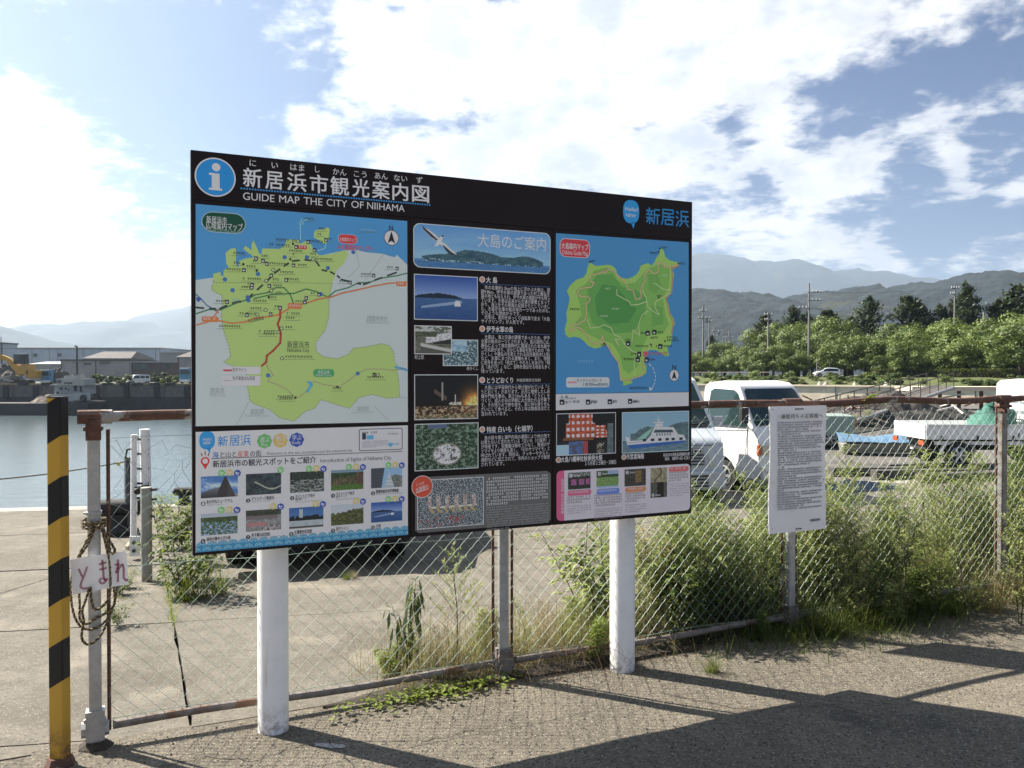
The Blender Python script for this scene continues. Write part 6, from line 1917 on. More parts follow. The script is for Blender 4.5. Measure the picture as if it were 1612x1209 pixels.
for (px, py, lab) in ((1352, 768, 'bluish folded tarpaulin lying on the yard in front of the covered boat'), (1340, 790, 'flat dark rubber mat on the yard behind the tall weeds')):
    q = on(px, py); heap_mesh(0, 0, 0, .75, .42, .11, px, 12).build('folded_sheet', mat('grey_blue_sheet', (.20, .25, .32), (.13, .16, .21), 5, .8) if py < 780 else M_black)
    o = COL.objects['folded_sheet'] if 'folded_sheet.001' not in COL.objects else COL.objects['folded_sheet.001']
    o.location = (q.x, q.y, gz(q.x, q.y)); tag(o, lab, 'tarpaulin' if py < 780 else 'mat')
for i, (px, py, L) in enumerate(((1375, 748, 1.6), (1455, 752, 1.9), (1530, 757, 2.0), (1440, 741, 1.3))):
    q = on(px, py)
    o = MB().box((0, 0, .08), (L, .22, .14)).build('timber_sleeper', M_iron, bevel=.01); o.location = (q.x, q.y, gz(q.x, q.y)); o.rotation_euler.z = R(3 + i * 4)
    tag(o, ['dark timber sleeper on the yard beyond the blue boat', 'dark timber sleeper in front of the side-on truck, under its rear wheel', 'dark timber sleeper in front of the side-on truck, nearest the fence post', 'short dark timber sleeper left of the side-on truck'][i], 'sleeper')

# ================================================================== FAR WORKS ON THE LEFT (165 m and beyond)
def lat(px, Y, z=LZ): return Vector(((px - 806) / FPX * Y, Y, z))
def zat(py, Y): return EYE + (587 - py) / FPX * Y
M_bpale = mat('pale_blue_cladding', (.40, .45, .52), (.34, .39, .46), .3, .7)
M_bgrey = mat('grey_cladding', (.30, .30, .30), (.24, .24, .245), .3, .8)
M_roofb = mat('brown_grey_roof', (.14, .12, .11), (.10, .09, .085), .5, .8)
M_roofl = mat('light_sheet_roof', (.42, .44, .46), (.36, .38, .40), .5, .6)


def building(name, label, x0, x1, Y, depth, ztop, wallm, roofm, roof='flat', roofh=1.5, windows=(), ridge=None):
    a, b = lat(x0, Y), lat(x1, Y)
    t = empty(name, ((a.x + b.x) / 2, Y, LZ), 0, label=label, cat='building')
    w = b.x - a.x; h = ztop - LZ
    MB().box((0, depth / 2, h / 2), (w, depth, h)).build('wall', wallm, t)
    if roof == 'flat': MB().box((0, depth / 2, h + .2), (w + .6, depth + .6, .4)).build('roof', roofm, t)
    else:
        e = .5
        vs = [(-w / 2 - e, -e, h), (w / 2 + e, -e, h), (w / 2 + e, depth + e, h), (-w / 2 - e, depth + e, h), (-w / 2 + w * .12, depth / 2, h + roofh), (w / 2 - w * .12, depth / 2, h + roofh)]
        MB().add(vs, [(0, 1, 5, 4), (2, 3, 4, 5), (1, 2, 5), (3, 0, 4), (0, 3, 2, 1)]).build('roof', roofm, t)
    for (px, py, pw, ph) in windows:
        c_ = lat(px, Y); ww, wh = pw / FPX * Y, ph / FPX * Y
        f = MB().box((c_.x - (a.x + b.x) / 2, -.06, zat(py, Y) - LZ), (ww, .16, wh)).build('window', M_grey, t)
        MB().box((c_.x - (a.x + b.x) / 2, -.15, zat(py, Y) - LZ), (ww * .8, .05, wh * .8)).build('pane', M_glass, f)
    # cladding posts break up the long walls
    n = max(1, int(w / 9))
    for i in range(n + 1):
        MB().box((-w / 2 + w * i / n, -.05, h / 2), (.25, .12, h)).build('cladding_post', roofm, t)
    return t


building('factory_hall', 'very long pale blue factory hall behind the scrapyard with two small windows', -70, 252, 300, 30, zat(549, 300), M_bpale, M_bgrey, 'flat', windows=((56, 559, 6, 5), (94, 559, 6, 5), (20, 560, 5, 5)))
building('factory_annex', 'pale low hall continuing the blue factory to the right', 253, 300, 290, 24, zat(556, 290), M_roofl, M_bgrey)
building('workshop', 'grey workshop with a flat roof edge behind the ship wheelhouse', 97, 205, 225, 16, zat(568, 225), M_bgrey, M_roofb, windows=((165, 571, 17, 4), (138, 573, 12, 3)))
building('tiled_house', 'dark brown hipped roof rising behind the grey workshop', 133, 205, 245, 16, zat(564, 245), M_bgrey, M_roofb, 'hip', 2.2)
building('open_shed', 'low open-sided shed with a pale sheet roof right of the grey workshop', 206, 285, 215, 14, zat(571, 215), M_roofb, M_roofl, windows=((222, 577, 24, 9), (262, 577, 10, 8)))
building('side_building', 'dark grey building cut off by the left side of the map board', 281, 340, 205, 16, zat(562, 205), M_bgrey, M_roofb, 'hip', 2.0)
building('roof_shed', 'low shed with a white sloping sheet roof beside the excavator', 48, 100, 235, 12, zat(573, 235), M_bgrey, M_roofl, 'hip', .8)
building('storage_tower', 'slim blue-grey tower block at the far left edge', -12, 4, 260, 8, zat(541, 260), M_bpale, M_dgrey)


def tree_like(loc, rx, rz, h, seed, lm, n=700, leaf=.5, name='shrub', label=None, cat='bush', trunk=True, group=None, lob=9, mesh=None, ry=None, trunkm=None, base=.15):
    """crown of many leaf-sized faces clustered in clumps round a trunk"""
    rn = random.Random(seed)
    t = empty(name, loc, 0, label=label, cat=cat, group=group)
    if mesh is None: mesh = crown_mesh(rx, ry or rx, h, seed, n, leaf, lob, base, lm)
    o = bpy.data.objects.new('crown', mesh); COL.objects.link(o); o.parent = t
    if trunk:
        mb = MB(); mb.tube([(0, 0, -.1), (.05, 0, h * .3), (-.04, .03, h * .55), (.05, .02, h * .8)], [h * .035, h * .028, h * .02, h * .006], 7)
        for k in range(5):
            a = k * 1.3 + seed; z0 = h * (.28 + .08 * k)
            mb.tube([(0, 0, z0), (rx * .35 * math.cos(a), rx * .35 * math.sin(a), z0 + h * .14), (rx * .62 * math.cos(a), rx * .62 * math.sin(a), z0 + h * .22)], [h * .014, h * .010, h * .004], 5)
        mb.build('trunk', trunkm or MATS.get('bark') or mat('bark', (.11, .09, .07), (.06, .05, .04), 5, .95), t)
    return t


def crown_mesh(rx, ry, h, seed, n, leaf, lob, base, lm):
    rn = random.Random(seed)
    cl = []
    for k in range(lob):
        a = rn.uniform(0, 2 * math.pi); q = math.sqrt(rn.random()) * .72
        z = base + (1 - base) * (rn.uniform(.12, .86))
        lim = math.sqrt(max(.05, 1 - ((z - (base + 1) / 2) / ((1 - base) / 2 * 1.12)) ** 2))
        cl.append((rx * q * lim * math.cos(a), ry * q * lim * math.sin(a), h * z, rn.uniform(.17, .36)))
    vs, fs = [], []
    per = n // len(cl)
    for (cx, cy, cz, r) in cl:
        R_ = r * (rx + ry) / 2 * 1.25
        for _ in range(per):
            d = Vector((rn.gauss(0, 1), rn.gauss(0, 1), rn.gauss(0, .8))).normalized()
            if d.z < -.3 and rn.random() < .5: d.z *= -1
            q = rn.uniform(.72, 1.06) if rn.random() < .8 else rn.uniform(.3, .75)
            p = Vector((cx + d.x * R_ * q, cy + d.y * R_ * q, cz + d.z * R_ * q * .72))
            if p.z < base * h * .6: continue
            nrm = (d + Vector((rn.gauss(0, .3), rn.gauss(0, .3), rn.gauss(.2, .3)))).normalized()
            e1 = nrm.cross(Vector((rn.random(), rn.random(), rn.random() + .1))).normalized(); e2 = nrm.cross(e1)
            s = leaf * rn.uniform(.55, 1.25)
            k = len(vs)
            vs += [p - e1 * s * .55, p + e2 * s * .28, p + e1 * s * .55, p - e2 * s * .28]
            fs.append((k, k + 1, k + 2, k + 3))
    me = bpy.data.meshes.new('crown'); me.from_pydata([tuple(v) for v in vs], [], fs); me.materials.append(lm)
    return me


L_cam = leafmat('camphor_leaf', (.042, .080, .022), (.165, .22, .040), .16, .40, .8)
L_dark = leafmat('conifer_leaf', (.040, .068, .032), (.020, .040, .022), .12)
L_bush = leafmat('bush_leaf', (.055, .085, .025), (.030, .055, .018), .3)
L_scrub = leafmat('pale_scrub_leaf', (.14, .16, .07), (.07, .10, .035), .3)
mat('bark', (.11, .09, .07), (.06, .05, .04), 5, .95)

# quay furniture, heaps, vehicles and machines on the far shore
hs = [(8, 598, 60, 26, 'dark brown scrap heap behind the excavator boom at the far left'), (93, 597, 44, 23, 'tall dark scrap heap behind the blue-cabbed truck'), (120, 600, 24, 15, 'small dark scrap heap left of the pale ship wheelhouse')]
for i, (px, py, pw, ph, lab) in enumerate(hs):
    Y = 176 + i * 3
    c_ = lat(px, Y)
    o = heap_mesh(0, 0, 0, pw / FPX * Y * .55, 4, ph / FPX * Y, 20 + i, 24).build('scrap_pile', M_scrap); o.location = c_; tag(o, lab, 'heap')
for i, (px, ph, pw, lm) in enumerate([(150, 16, 14, L_bush), (160, 18, 16, L_bush), (171, 13, 14, L_bush), (184, 11, 12, L_bush), (200, 17, 12, L_scrub), (236, 13, 14, L_bush), (246, 17, 16, L_bush), (257, 18, 14, L_bush), (268, 14, 14, L_bush), (278, 16, 14, L_scrub), (195, 8, 18, L_scrub), (252, 7, 20, L_scrub), (292, 13, 14, L_bush)]):
    Y = 178 + (i * 7) % 9
    tree_like(tuple(lat(px, Y)), pw / FPX * Y * .6, 1, ph / FPX * Y, 60 + i, lm, 420, .6, 'shrub', 'dark shrub on the far quay between the ship and the map board' if lm is L_bush else 'paler green shrub on the far quay between the ship and the map board', 'bush', False, 'shrubs on the far quay', lob=7, base=.0)


def pole(px, Y, ytop, z0, r, label, arms=(), group=None, m_=None, lamp=False):
    h = zat(ytop, Y) - z0
    t = empty('utility_pole', (((px - 806) / FPX * Y), Y, z0), 0, label=label, cat='utility pole', group=group)
    MB().lathe([(r * 1.3, 0), (r, h * .6), (r * .8, h)], 8).build('shaft', m_ or M_pl, t, smooth=True)
    for (py, x0, x1, kind) in arms:
        z = zat(py, Y) - z0; a, b = (x0 / FPX * Y, x1 / FPX * Y)
        mb = MB().box(((a + b) / 2, 0, z), (b - a, .14, .14)); o = mb.build('crossarm', M_pl2, t)
        mbi = MB()
        for k in range(4): mbi.lathe([(.07, 0), (.09, .12), (.05, .3)], 6, (a + (b - a) * (k + .3) / 3.6, 0, z + .07))
        mbi.build('insulator', M_pl3, o)
        if kind: MB().lathe([(.28, 0), (.30, .1), (.30, .9), (.2, 1.0)], 10, (a * .5 if abs(a) > abs(b) else b * .5, -.1, z - 1.0)).build('transformer', M_pl2, t)
    return t


M_pl = mat('concrete_pole', (.42, .41, .38), (.34, .33, .31), .8, .85)
M_pl2 = mat('pole_steel', (.22, .23, .24), (.17, .18, .19), 2, .6)
M_pl3 = mat('porcelain', (.6, .6, .58), (.5, .5, .5), 2, .3)
pole(121.5, 190, 545, LZ, .22, 'dark single pole rising above the works roofs on the left', arms=((546, -4, 0, 0),), m_=M_dark)
pole(245, 240, 549, LZ, .14, 'thin grey pole right of the works roofs', m_=M_bgrey)
pole(2, 230, 530, LZ, .12, 'thin dark mast above the tower block at the left edge', m_=M_dark)
pole(78, 280, 550, LZ, .14, 'thin grey pole in front of the long factory wall', m_=M_bgrey)
def wire(name, a, b, sag, label, r=.03):
    mb = MB(); a, b = Vector(a), Vector(b)
    mb.tube([a.lerp(b, i / 16) - Vector((0, 0, sag * 4 * (i / 16) * (1 - i / 16))) for i in range(17)], r, 4); o = mb.build(name, M_dark); tag(o, label, 'cable')
wire('overhead_cable', lat(-40, 200, zat(548.5, 200)), lat(260, 205, zat(549.5, 205)), .05, 'straight thin overhead cable crossing above the works roofs on the left', .045)

# ship with a pale wheelhouse in front of the quay wall
Ys = 158.0
sx0 = lat(-60, Ys).x; sx1 = lat(154, Ys).x
sh = empty('work_barge', ((sx0 + sx1) / 2, Ys, WZ), 0, label='dark low work barge with a weathered white wheelhouse moored along the far quay', cat='ship')
M_hull = mat('dark_hull', (.022, .023, .026), (.03, .028, .027), .4, .6)
M_wship = mat('weathered_white_ship', (.56, .57, .56), (.46, .47, .46), .8, .6, c3=(.30, .24, .20), s3=.7, th3=(.6, .75))
zt_ = zat(633, Ys) - WZ
mb = MB().prism([(sx0 - (sx0 + sx1) / 2, -1), (sx0 - (sx0 + sx1) / 2, zat(634, Ys) - WZ), (5, zat(634, Ys) - WZ), (6, zat(630, Ys) - WZ), ((sx1 - sx0) / 2, zat(632, Ys) - WZ), ((sx1 - sx0) / 2 - .6, -1)], lambda x, z: 3.4)
mb.build('hull', M_hull, sh, fix=True)
def sbox(name, x0, x1, y0, y1, m_, dy0=-2.4, dy1=2.4, par=None):
    a, b = lat(x0, Ys).x - (sx0 + sx1) / 2, lat(x1, Ys).x - (sx0 + sx1) / 2
    z1, z0 = zat(y0, Ys) - WZ, zat(y1, Ys) - WZ
    return MB().box(((a + b) / 2, (dy0 + dy1) / 2, (z0 + z1) / 2), (b - a, dy1 - dy0, z1 - z0)).build(name, m_, par or sh)
sbox('deckhouse', 96, 141, 606.5, 620, M_wship)
sbox('bridge_deck', 92, 147, 605.0, 606.5, M_wship, -3, 3)
sbox('wheelhouse', 98, 141, 596, 605.0, M_wship, -2.2, 2.2); sbox('upper_house', 107, 128, 591.5, 596, M_wship, -1.5, 1.5)
sbox('bow_bulwark', 130, 154.5, 617.5, 629, M_wship, -3.3, -3.0); sbox('wheelhouse_base', 96, 130, 620, 633, M_wship, -3.2, 3.0)
for (x0, x1, y0, y1) in ((98, 104, 598.5, 603), (111, 123, 601.5, 604.3), (105, 106, 598, 603)): sbox('bridge_window', x0, x1, y0, y1, M_glass, -2.32, -2.18)
for (x0, x1, y0, y1) in ((105, 109, 609.5, 613.5), (113, 115, 610, 613), (118, 119.5, 612, 615), (127, 131.5, 607, 615), (100, 103, 616, 619.5), (136, 139, 608, 616)): sbox('porthole', x0, x1, y0, y1, M_dark, -2.5, -2.38)
for x in range(130, 147, 3): sbox('rail_stanchion', x, x + .6, 599, 605, M_wship, -2.9, -2.8)
sbox('top_rail', 129, 147, 598, 599, M_wship, -2.95, -2.8); sbox('mast', 130.5, 131.5, 586, 597, M_wship, -.1, .1); sbox('mast', 113, 113.8, 588, 592, M_wship, -.1, .1)
mb = MB(); c_ = lat(146, Ys).x - (sx0 + sx1) / 2; mb.lathe([(.45, 0), (.62, .1), (.62, .4), (.45, .5)], 14, (c_, -3.8, zat(626, Ys) - WZ), 'Y'); mb.build('tyre_fender', M_black, sh)
heap_mesh(lat(74, Ys).x, Ys, zat(634, Ys), 3.0, 2.2, 1.6, 33, 14).build('gravel_load', mat('gravel_load', (.30, .25, .21), (.22, .19, .16), 3, .95, bump=.8, bscale=6), sh, world=True)

# excavator
Ye = 170.0
ex = empty('excavator', tuple(lat(38, Ye)), 0, label='yellow excavator with a black cab working in the scrapyard on the far left', cat='excavator')
def ep(px, py, dy=0): q = lat(px, Ye); return Vector((q.x - ex.location.x, dy, zat(py, Ye) - LZ))
for s in (-1, 1): MB().prism([(ep(26, 600).x, .1), (ep(24, 600).x, .5), (ep(27, 600).x, .95), (ep(46, 600).x, .95), (ep(49, 600).x, .5), (ep(47, 600).x, .1)], lambda x, z: .35).build('track', M_black, ex, fix=True).location = (0, s * 1.3, 0)
def ebox(n, x0, x1, y0, y1, m_, d0=-1.3, d1=1.3):
    a, b = ep(x0, y1), ep(x1, y0); return MB().box(((a.x + b.x) / 2, (d0 + d1) / 2, (a.z + b.z) / 2), (b.x - a.x, d1 - d0, b.z - a.z)).build(n, m_, ex, bevel=.08)
ebox('house', 30, 50, 576, 590, M_yellow); ebox('engine_cover', 40, 50, 573, 577, M_yellow); ebox('cab', 27.5, 46.5, 557.5, 573, M_dark, -1.4, -.1); ebox('counterweight', 46, 62, 583, 595.5, M_yellow)
ebox('cab_window', 29, 36, 559.5, 568, M_glass, -1.46, -1.38)
def limb(n, pts, w, d): 
    mb = MB(); mb.tube([ep(x, y, .6) for x, y in pts], [w * k for k in d], 4); mb.build(n, M_yellow, ex)
limb('boom', [(34, 590), (24, 578), (12, 567), (0, 561)], .75, [1, 1.15, .95, .7]); limb('arm', [(1, 560), (-8, 568), (-14, 585)], .5, [1, .9, .7])
MB().tube([ep(30, 588, .2), ep(16, 575, .2)], .14, 8).build('hydraulic_ram', M_metal, ex)
MB().box(tuple(ep(-15, 590)), (1.2, 1.2, 1.4)).build('bucket', M_dark, ex)
for k, (x, y) in enumerate(((10, 593), (9, 596), (14, 599))):
    o = MB().box((0, 0, 0), (2.2 - .3 * k, .8, .25), M=Matrix.Rotation(.15 * (k - 1), 3, 'Y')).build('sheet_scrap', M_pale); o.location = lat(x, 168, zat(y, 168)); tag(o, ['pale metal sheet on top of the scrap left of the excavator', 'pale metal sheet in the middle of the scrap left of the excavator', 'pale metal sheet at the foot of the scrap left of the excavator'][k], 'scrap sheet')


def far_truck(px0, px1, py0, py1, Y, label, cabm, front=True):
    a, b = lat(px0, Y), lat(px1, Y); w = b.x - a.x; h = zat(py0, Y) - LZ
    t = empty('lorry', ((a.x + b.x) / 2, Y, LZ), 0, label=label, cat='truck')
    MB().box((0, .8, h * .55), (w * .92, 1.6, h * .84)).build('cab', cabm, t, bevel=.12)
    MB().box((0, -.03, h * .70), (w * .78, .10, h * .24)).build('windscreen', M_glass, t)
    MB().box((0, -.05, h * .20), (w * .94, .2, h * .14)).build('bumper', M_vw, t)
    for s in (-1, 1):
        MB().box((s * w * .34, -.16, h * .20), (w * .16, .04, h * .08)).build('headlight', M_lamp, t)
        MB().lathe([(.45, -.15), (.5, 0), (.45, .15)], 14, (s * w * .36, .8, .5), 'X').build('wheel', M_black, t)
        MB().box((s * w * .52, .1, h * .66), (w * .06, .1, h * .2)).build('mirror', M_dark, t)
    MB().box((0, .0, h * .94), (w * .8, .3, h * .07)).build('roof_visor', M_vw, t)
    MB().box((0, 4.4, h * .5), (w, 5.4, h * .62)).build('cargo_body', M_iron, t)
M_bl = mat('blue_lorry_paint', (.09, .26, .42), (.07, .22, .36), 1, .4)
far_truck(282, 299, 578, 603, 178, 'blue-cabbed lorry facing the water, at the left side of the map board', M_bl)
far_truck(63, 79, 581, 602, 171, 'blue-cabbed lorry standing beside the excavator', M_bl)
# white van on the far quay
p = lat(218, 182); vn = kei_van((p.x, p.y, LZ), R(-135), 'white van parked on the far quay beyond the water', paint=M_vw); vn.scale = (1.35, 1.18, 1.08)

# ================================================================== RIGHT BANK: CAR, TREES, POLES
def hatchback(loc, rz, label, paint):
    car = empty('passing_car' if loc[1] > 50 else 'parked_car', loc, rz, label=label, cat='car')
    def wfc(x, z): return .84 - max(0, z - .85) * .32
    def arch2(cx): return [(cx + .36 * math.cos(R(a)), .32 + .36 * math.sin(R(a))) for a in range(165, 14, -25)]
    MB().prism([(-2.0, .40), (-2.05, .9), (-1.85, 1.35), (-1.4, 1.50), (-.2, 1.55), (.4, 1.45), (1.15, .98), (1.85, .80), (2.05, .6), (2.05, .3), (1.75, .25)] + arch2(1.3)[::-1][1:-1] + [(.9, .25), (-.9, .25)] + arch2(-1.3)[::-1][1:-1] + [(-1.75, .25)], wfc).build('body', paint, car, smooth=True, bevel=.05, fix=True)
    for s in (-1, 1):
        mb = MB(); side_patch(mb, [(-1.75, .98), (-1.62, 1.33), (-.2, 1.43), (.35, 1.36), (.98, .98)], wfc, s, .01); mb.build('side_window', M_glass, car)
        for x in (1.3, -1.3): wheel(car, x, s * .72, .31, .2, s)
        MB().box((-2.0, s * .68, .98), (.1, .22, .3)).build('tail_lamp', M_amber, car)
        MB().box((1.98, s * .62, .66), (.14, .34, .12)).build('headlight', M_lamp, car, bevel=.02)
        MB().box((.72, s * .90, 1.02), (.12, .18, .12)).build('mirror', paint, car, bevel=.02)
    MB().add([(.42, -.6, 1.46), (.42, .6, 1.46), (1.14, .72, 1.02), (1.14, -.72, 1.02)], [(0, 3, 2, 1)]).build('windscreen', M_glass, car)
    MB().add([(-1.88, -.6, 1.34), (-1.88, .6, 1.34), (-2.06, .7, .95), (-2.06, -.7, .95)], [(0, 1, 2, 3)]).build('rear_window', M_glass, car)
    MB().box((2.06, 0, .46), (.03, 1.1, .14)).build('grille', M_dark, car)
    return car


hatchback((*rowpt(1301, 17), .95), R(176), 'white hatchback driving on the road in front of the trees', M_vw)
hc = hatchback(gp(-2.12, 9.25), R(-79), 'dark car hidden behind the left half of the map board, tyres and shadow showing', mat('dark_car_paint', (.03, .035, .05), (.025, .03, .04), 2, .25, coat=.6))

cam_mesh = [crown_mesh(4.6, 4.6, 8.4, 100 + i, 6800, .38, [30, 24, 36, 27, 33][i], .12, L_cam) for i in range(5)]
con_mesh = []
for i in range(3):
    rn = random.Random(200 + i); vs, fs = [], []
    for q in range(34):      # tiers of ragged boughs
        zc = 2.2 + 12 * (q / 34) ** .9; rr_ = (1 - (q / 34)) ** .62 * 3.9 * rn.uniform(.55, 1.15) + .3
        a0 = rn.uniform(0, 6.28)
        for _ in range(150):
            a = a0 + rn.gauss(0, .55); r_ = rr_ * rn.uniform(.15, 1.0); p = Vector((r_ * math.cos(a), r_ * math.sin(a), zc + .30 * r_ * .5 + rn.gauss(0, .38)))
            d = Vector((rn.gauss(0, 1), rn.gauss(0, 1), rn.gauss(.3, .8))).normalized(); e = d.cross(Vector((.2, .1, 1))).normalized()
            s_ = rn.uniform(.3, .75); k = len(vs); vs += [p - d * s_ * .5, p + e * s_ * .22, p + d * s_ * .55, p - e * s_ * .22]; fs.append((k, k + 1, k + 2, k + 3))
    me = bpy.data.meshes.new('crown'); me.from_pydata([tuple(v) for v in vs], [], fs); me.materials.append(L_dark); con_mesh.append(me)

rn = random.Random(12)
ORD = ['first', 'second', 'third', 'fourth', 'fifth', 'sixth', 'seventh', 'eighth', 'ninth', 'tenth', 'eleventh', 'twelfth', 'thirteenth', 'fourteenth', 'fifteenth', 'sixteenth', 'seventeenth', 'eighteenth', 'nineteenth', 'twentieth', 'twenty-first', 'twenty-second', 'twenty-third', 'twenty-fourth']
cam_pos = []
for row, d in ((0, 21), (1, 29), (2, 38)):
    px = 1062 + row * 11
    while px < 1780:
        cam_pos.append((px + rn.uniform(-9, 9), d + rn.uniform(-1.5, 1.5), row)); px += 27 + (px - 1062) * .035
def want_top(px):
    T = [(1040, 560), (1086, 553), (1110, 548), (1125, 543), (1150, 528), (1180, 524), (1205, 520), (1230, 505), (1262, 498), (1290, 500), (1320, 503), (1350, 506), (1380, 512), (1410, 505), (1440, 510), (1470, 512), (1500, 496), (1530, 490), (1560, 498), (1590, 488), (1620, 482), (1800, 475)]
    for (a, ya), (b, yb) in zip(T, T[1:]):
        if a <= px <= b: return ya + (yb - ya) * (px - a) / (b - a)
    return 500
cnt_r = [0, 0, 0]
for i, (px, d, row) in enumerate(cam_pos):
    x, Y = rowpt(px, d)
    yt = want_top(px) + (rn.uniform(20, 48), rn.uniform(6, 26), rn.uniform(-8, 10))[row]
    h = zat(yt, Y) - .9; k = max(.5, h / 8.6)
    cnt_r[row] += 1; lab = 'rounded roadside tree, %s in the %s row counted from the map board' % (ORD[min(cnt_r[row] - 1, 23)], ('front', 'middle', 'back')[row])
    t = tree_like((x, Y, .9), 4.6, 1, 8.4, 300 + i, L_cam, name='camphor_tree', label=lab, cat='tree', group=('roadside trees in the front row', 'roadside trees in the middle row', 'roadside trees in the back row')[row], mesh=cam_mesh[i % 5])
    kk = min(k, 1.25); t.scale = (kk * rn.uniform(.85, 1.1), kk * rn.uniform(.85, 1.1), k); t.rotation_euler.z = rn.uniform(0, 6)
for px, d, yt, lab in ((1606, 12, 486, 'large bright green tree nearest the camera at the right edge of the picture'), (1425, 14, 530, 'low dense bright green tree in front of the row, left of the tall pole')):
    x, Y = rowpt(px, d); h = zat(yt, Y) - .9; k = h / 8.6
    t = tree_like((x, Y, .9), 4.6, 1, 8.4, 888 + px, L_cam, name='camphor_tree', label=lab, cat='tree', mesh=cam_mesh[2 if px > 1500 else 4]); t.scale = (k * 1.05, k * 1.05, k)
for i, (px, yt, d, wk) in enumerate([(1120, 528, 60, 1), (1205, 494, 50, 1.2), (1250, 482, 48, 1.0), (1268, 492, 55, 1.1), (1303, 488, 50, 1.3), (1340, 498, 52, 1), (1368, 467, 46, 1.15), (1432, 466, 46, 1.35), (1448, 480, 52, 1.1), (1480, 480, 48, 1.0), (1522, 446, 44, .9), (1508, 466, 50, 1.1), (1575, 472, 46, 1.3), (1602, 450, 48, 1.4), (1640, 448, 46, 1.3), (1690, 455, 48, 1.3)]):
    x, Y = rowpt(px, d); h = zat(yt, Y) - .9; k = h / 14.5
    t = tree_like((x, Y, .9), 3, 1, 14, 500 + i, L_dark, name='conifer_tree', label='dark conifer behind the roadside trees, %s counted from the map board' % ORD[i], cat='tree', group='dark conifers behind the roadside trees', mesh=con_mesh[i % 3])
    t.scale = (k * 1.25 * wk, k * 1.25 * wk, k); t.rotation_euler.z = i * 1.7
# bushes on the bank
bush_mesh = [crown_mesh(1.4, 1.1, 1.5, 700 + i, 900, .24, 8, 0, [L_bush, L_scrub, L_cam][i]) for i in range(3)]
rn = random.Random(21)
for i in range(74):
    px = rn.uniform(1080, 1420) if i % 3 else rn.uniform(1330, 1640); d = rn.uniform(1.8, 11.5)
    x, Y = rowpt(px, d); k_ = rn.choice([0, 0, 1, 2])
    t = empty('bank_bush', (x, Y, bank_z(x, Y) - .1), rn.uniform(0, 6), label=['dark green bush', 'pale greyish bush', 'yellow-green bush'][k_] + ' on the bank ' + ('just above the sea wall' if d < 6 else 'close to the road') + (', left of the passing car' if px < 1290 else (', right of the passing car' if px < 1450 else ', above the side-on truck')), cat='bush', group='bushes on the grassy bank')
    o = bpy.data.objects.new('crown', bush_mesh[k_]); COL.objects.link(o); o.parent = t
    s = rn.uniform(.4, .85); t.scale = (s * 1.6, s * 1.3, s)
# hedge
h0 = Vector((*rowpt(1372, 13.2), 0)); HL = 75
hd = empty('clipped_hedge', tuple(h0 + RD_ * HL / 2 + Vector((0, 0, .9))), RZ, label='long clipped dark green hedge below the roadside trees', cat='hedge')
mb = MB(); rn = random.Random(2); vs, fs = [], []
for _ in range(9000):
    f = rn.random(); x = rn.uniform(-HL / 2, HL / 2)
    if f < .45: p = Vector((x, rn.uniform(-.6, .6), 1.25 + rn.gauss(0, .05)))
    else: p = Vector((x, -.6 + rn.gauss(0, .06), rn.uniform(0, 1.25)))
    e1 = Vector((rn.gauss(0, 1), rn.gauss(0, 1), rn.gauss(0, 1))).normalized(); e2 = e1.cross(Vector((.3, .5, .7))).normalized(); s = rn.uniform(.08, .2)
    k = len(vs); vs += [p - e1 * s, p + e2 * s * .6, p + e1 * s, p - e2 * s * .6]; fs.append((k, k + 1, k + 2, k + 3))
mb.add(vs, fs); mb.build('foliage', L_bush, hd); MB().box((0, 0, .58), (HL, 1.05, 1.16)).build('inner_twigs', M_dirt, hd)
gr0, gr1 = Vector((*rowpt(1080, 13.4), 0)), Vector((*rowpt(1215, 13.4), 0))
gr = empty('road_railing', tuple((gr0 + gr1) / 2), 0, label='thin pale road railing under the trees, left of the passing car', cat='railing')
MB().tube([gr0 + Vector((0, 0, 1.75)), gr1 + Vector((0, 0, 1.75))], .05, 6).build('rail', M_pl, gr, world=True)
for i in range(9): q = gr0.lerp(gr1, i / 8); MB().tube([q + Vector((0, 0, .8)), q + Vector((0, 0, 1.77))], .05, 6).build('rail_post', M_pl, gr, world=True)
# poles
pole(1273, 145, 446, 1.0, .17, 'tallest concrete utility pole with two crossarms standing out of the trees', arms=((460, -2, 19, 0), (473, -2, 19, 0), (485, -17, 3, 0)))
pole(1106.5, 170, 481, 1.0, .16, 'tall concrete utility pole with crossarms next to the map board', arms=((490, -6, 6, 0), (501, -9, 12, 1)))
pole(1116.5, 190, 500, 1.0, .16, 'second utility pole right of the one next to the map board', arms=((506, -4, 4, 0),))
pole(1124.5, 210, 515, 1.0, .18, 'third, lower utility pole carrying a transformer near the map board', arms=((522, -5, 13, 1),))
pole(1147, 235, 521, 1.0, .18, 'small distant utility pole above the left end of the trees', arms=((531, -9, 7, 1),))
pole(1209, 150, 491, 1.0, .15, 'utility pole with short arms in front of the dark conifers', arms=((496, -6, 7, 0), (504, -6, 2, 0)))
pole(1502, 142, 452, 1.0, .14, 'slim utility pole with two short arms near the right edge', arms=((454, -6, 8, 0), (463, -7, 3, 0)))
pole(1548, 142, 491, 1.0, .22, 'short thick pole with a transformer drum among the right-hand trees', arms=((506, -5, 3, 1),))
for px, yt, lab in ((1386, 562, 'pale round lamp post left of the passing car'), (1406, 568, 'thin pale post behind the passing car')):
    pole(px - 100, 141, yt, 1.0, .08, lab)
wire('power_line', (( -9 + 1273 - 806) / FPX * 145, 145, zat(460, 145)), at(1502, 142, zat(455, 142)), .3, 'upper thin power line strung between the poles above the trees', .022)
wire('power_line', at(1502, 142, zat(455, 142)), at(1700, 120, zat(408, 120)), .3, 'thin power line rising to the right edge above the dark hill', .028)
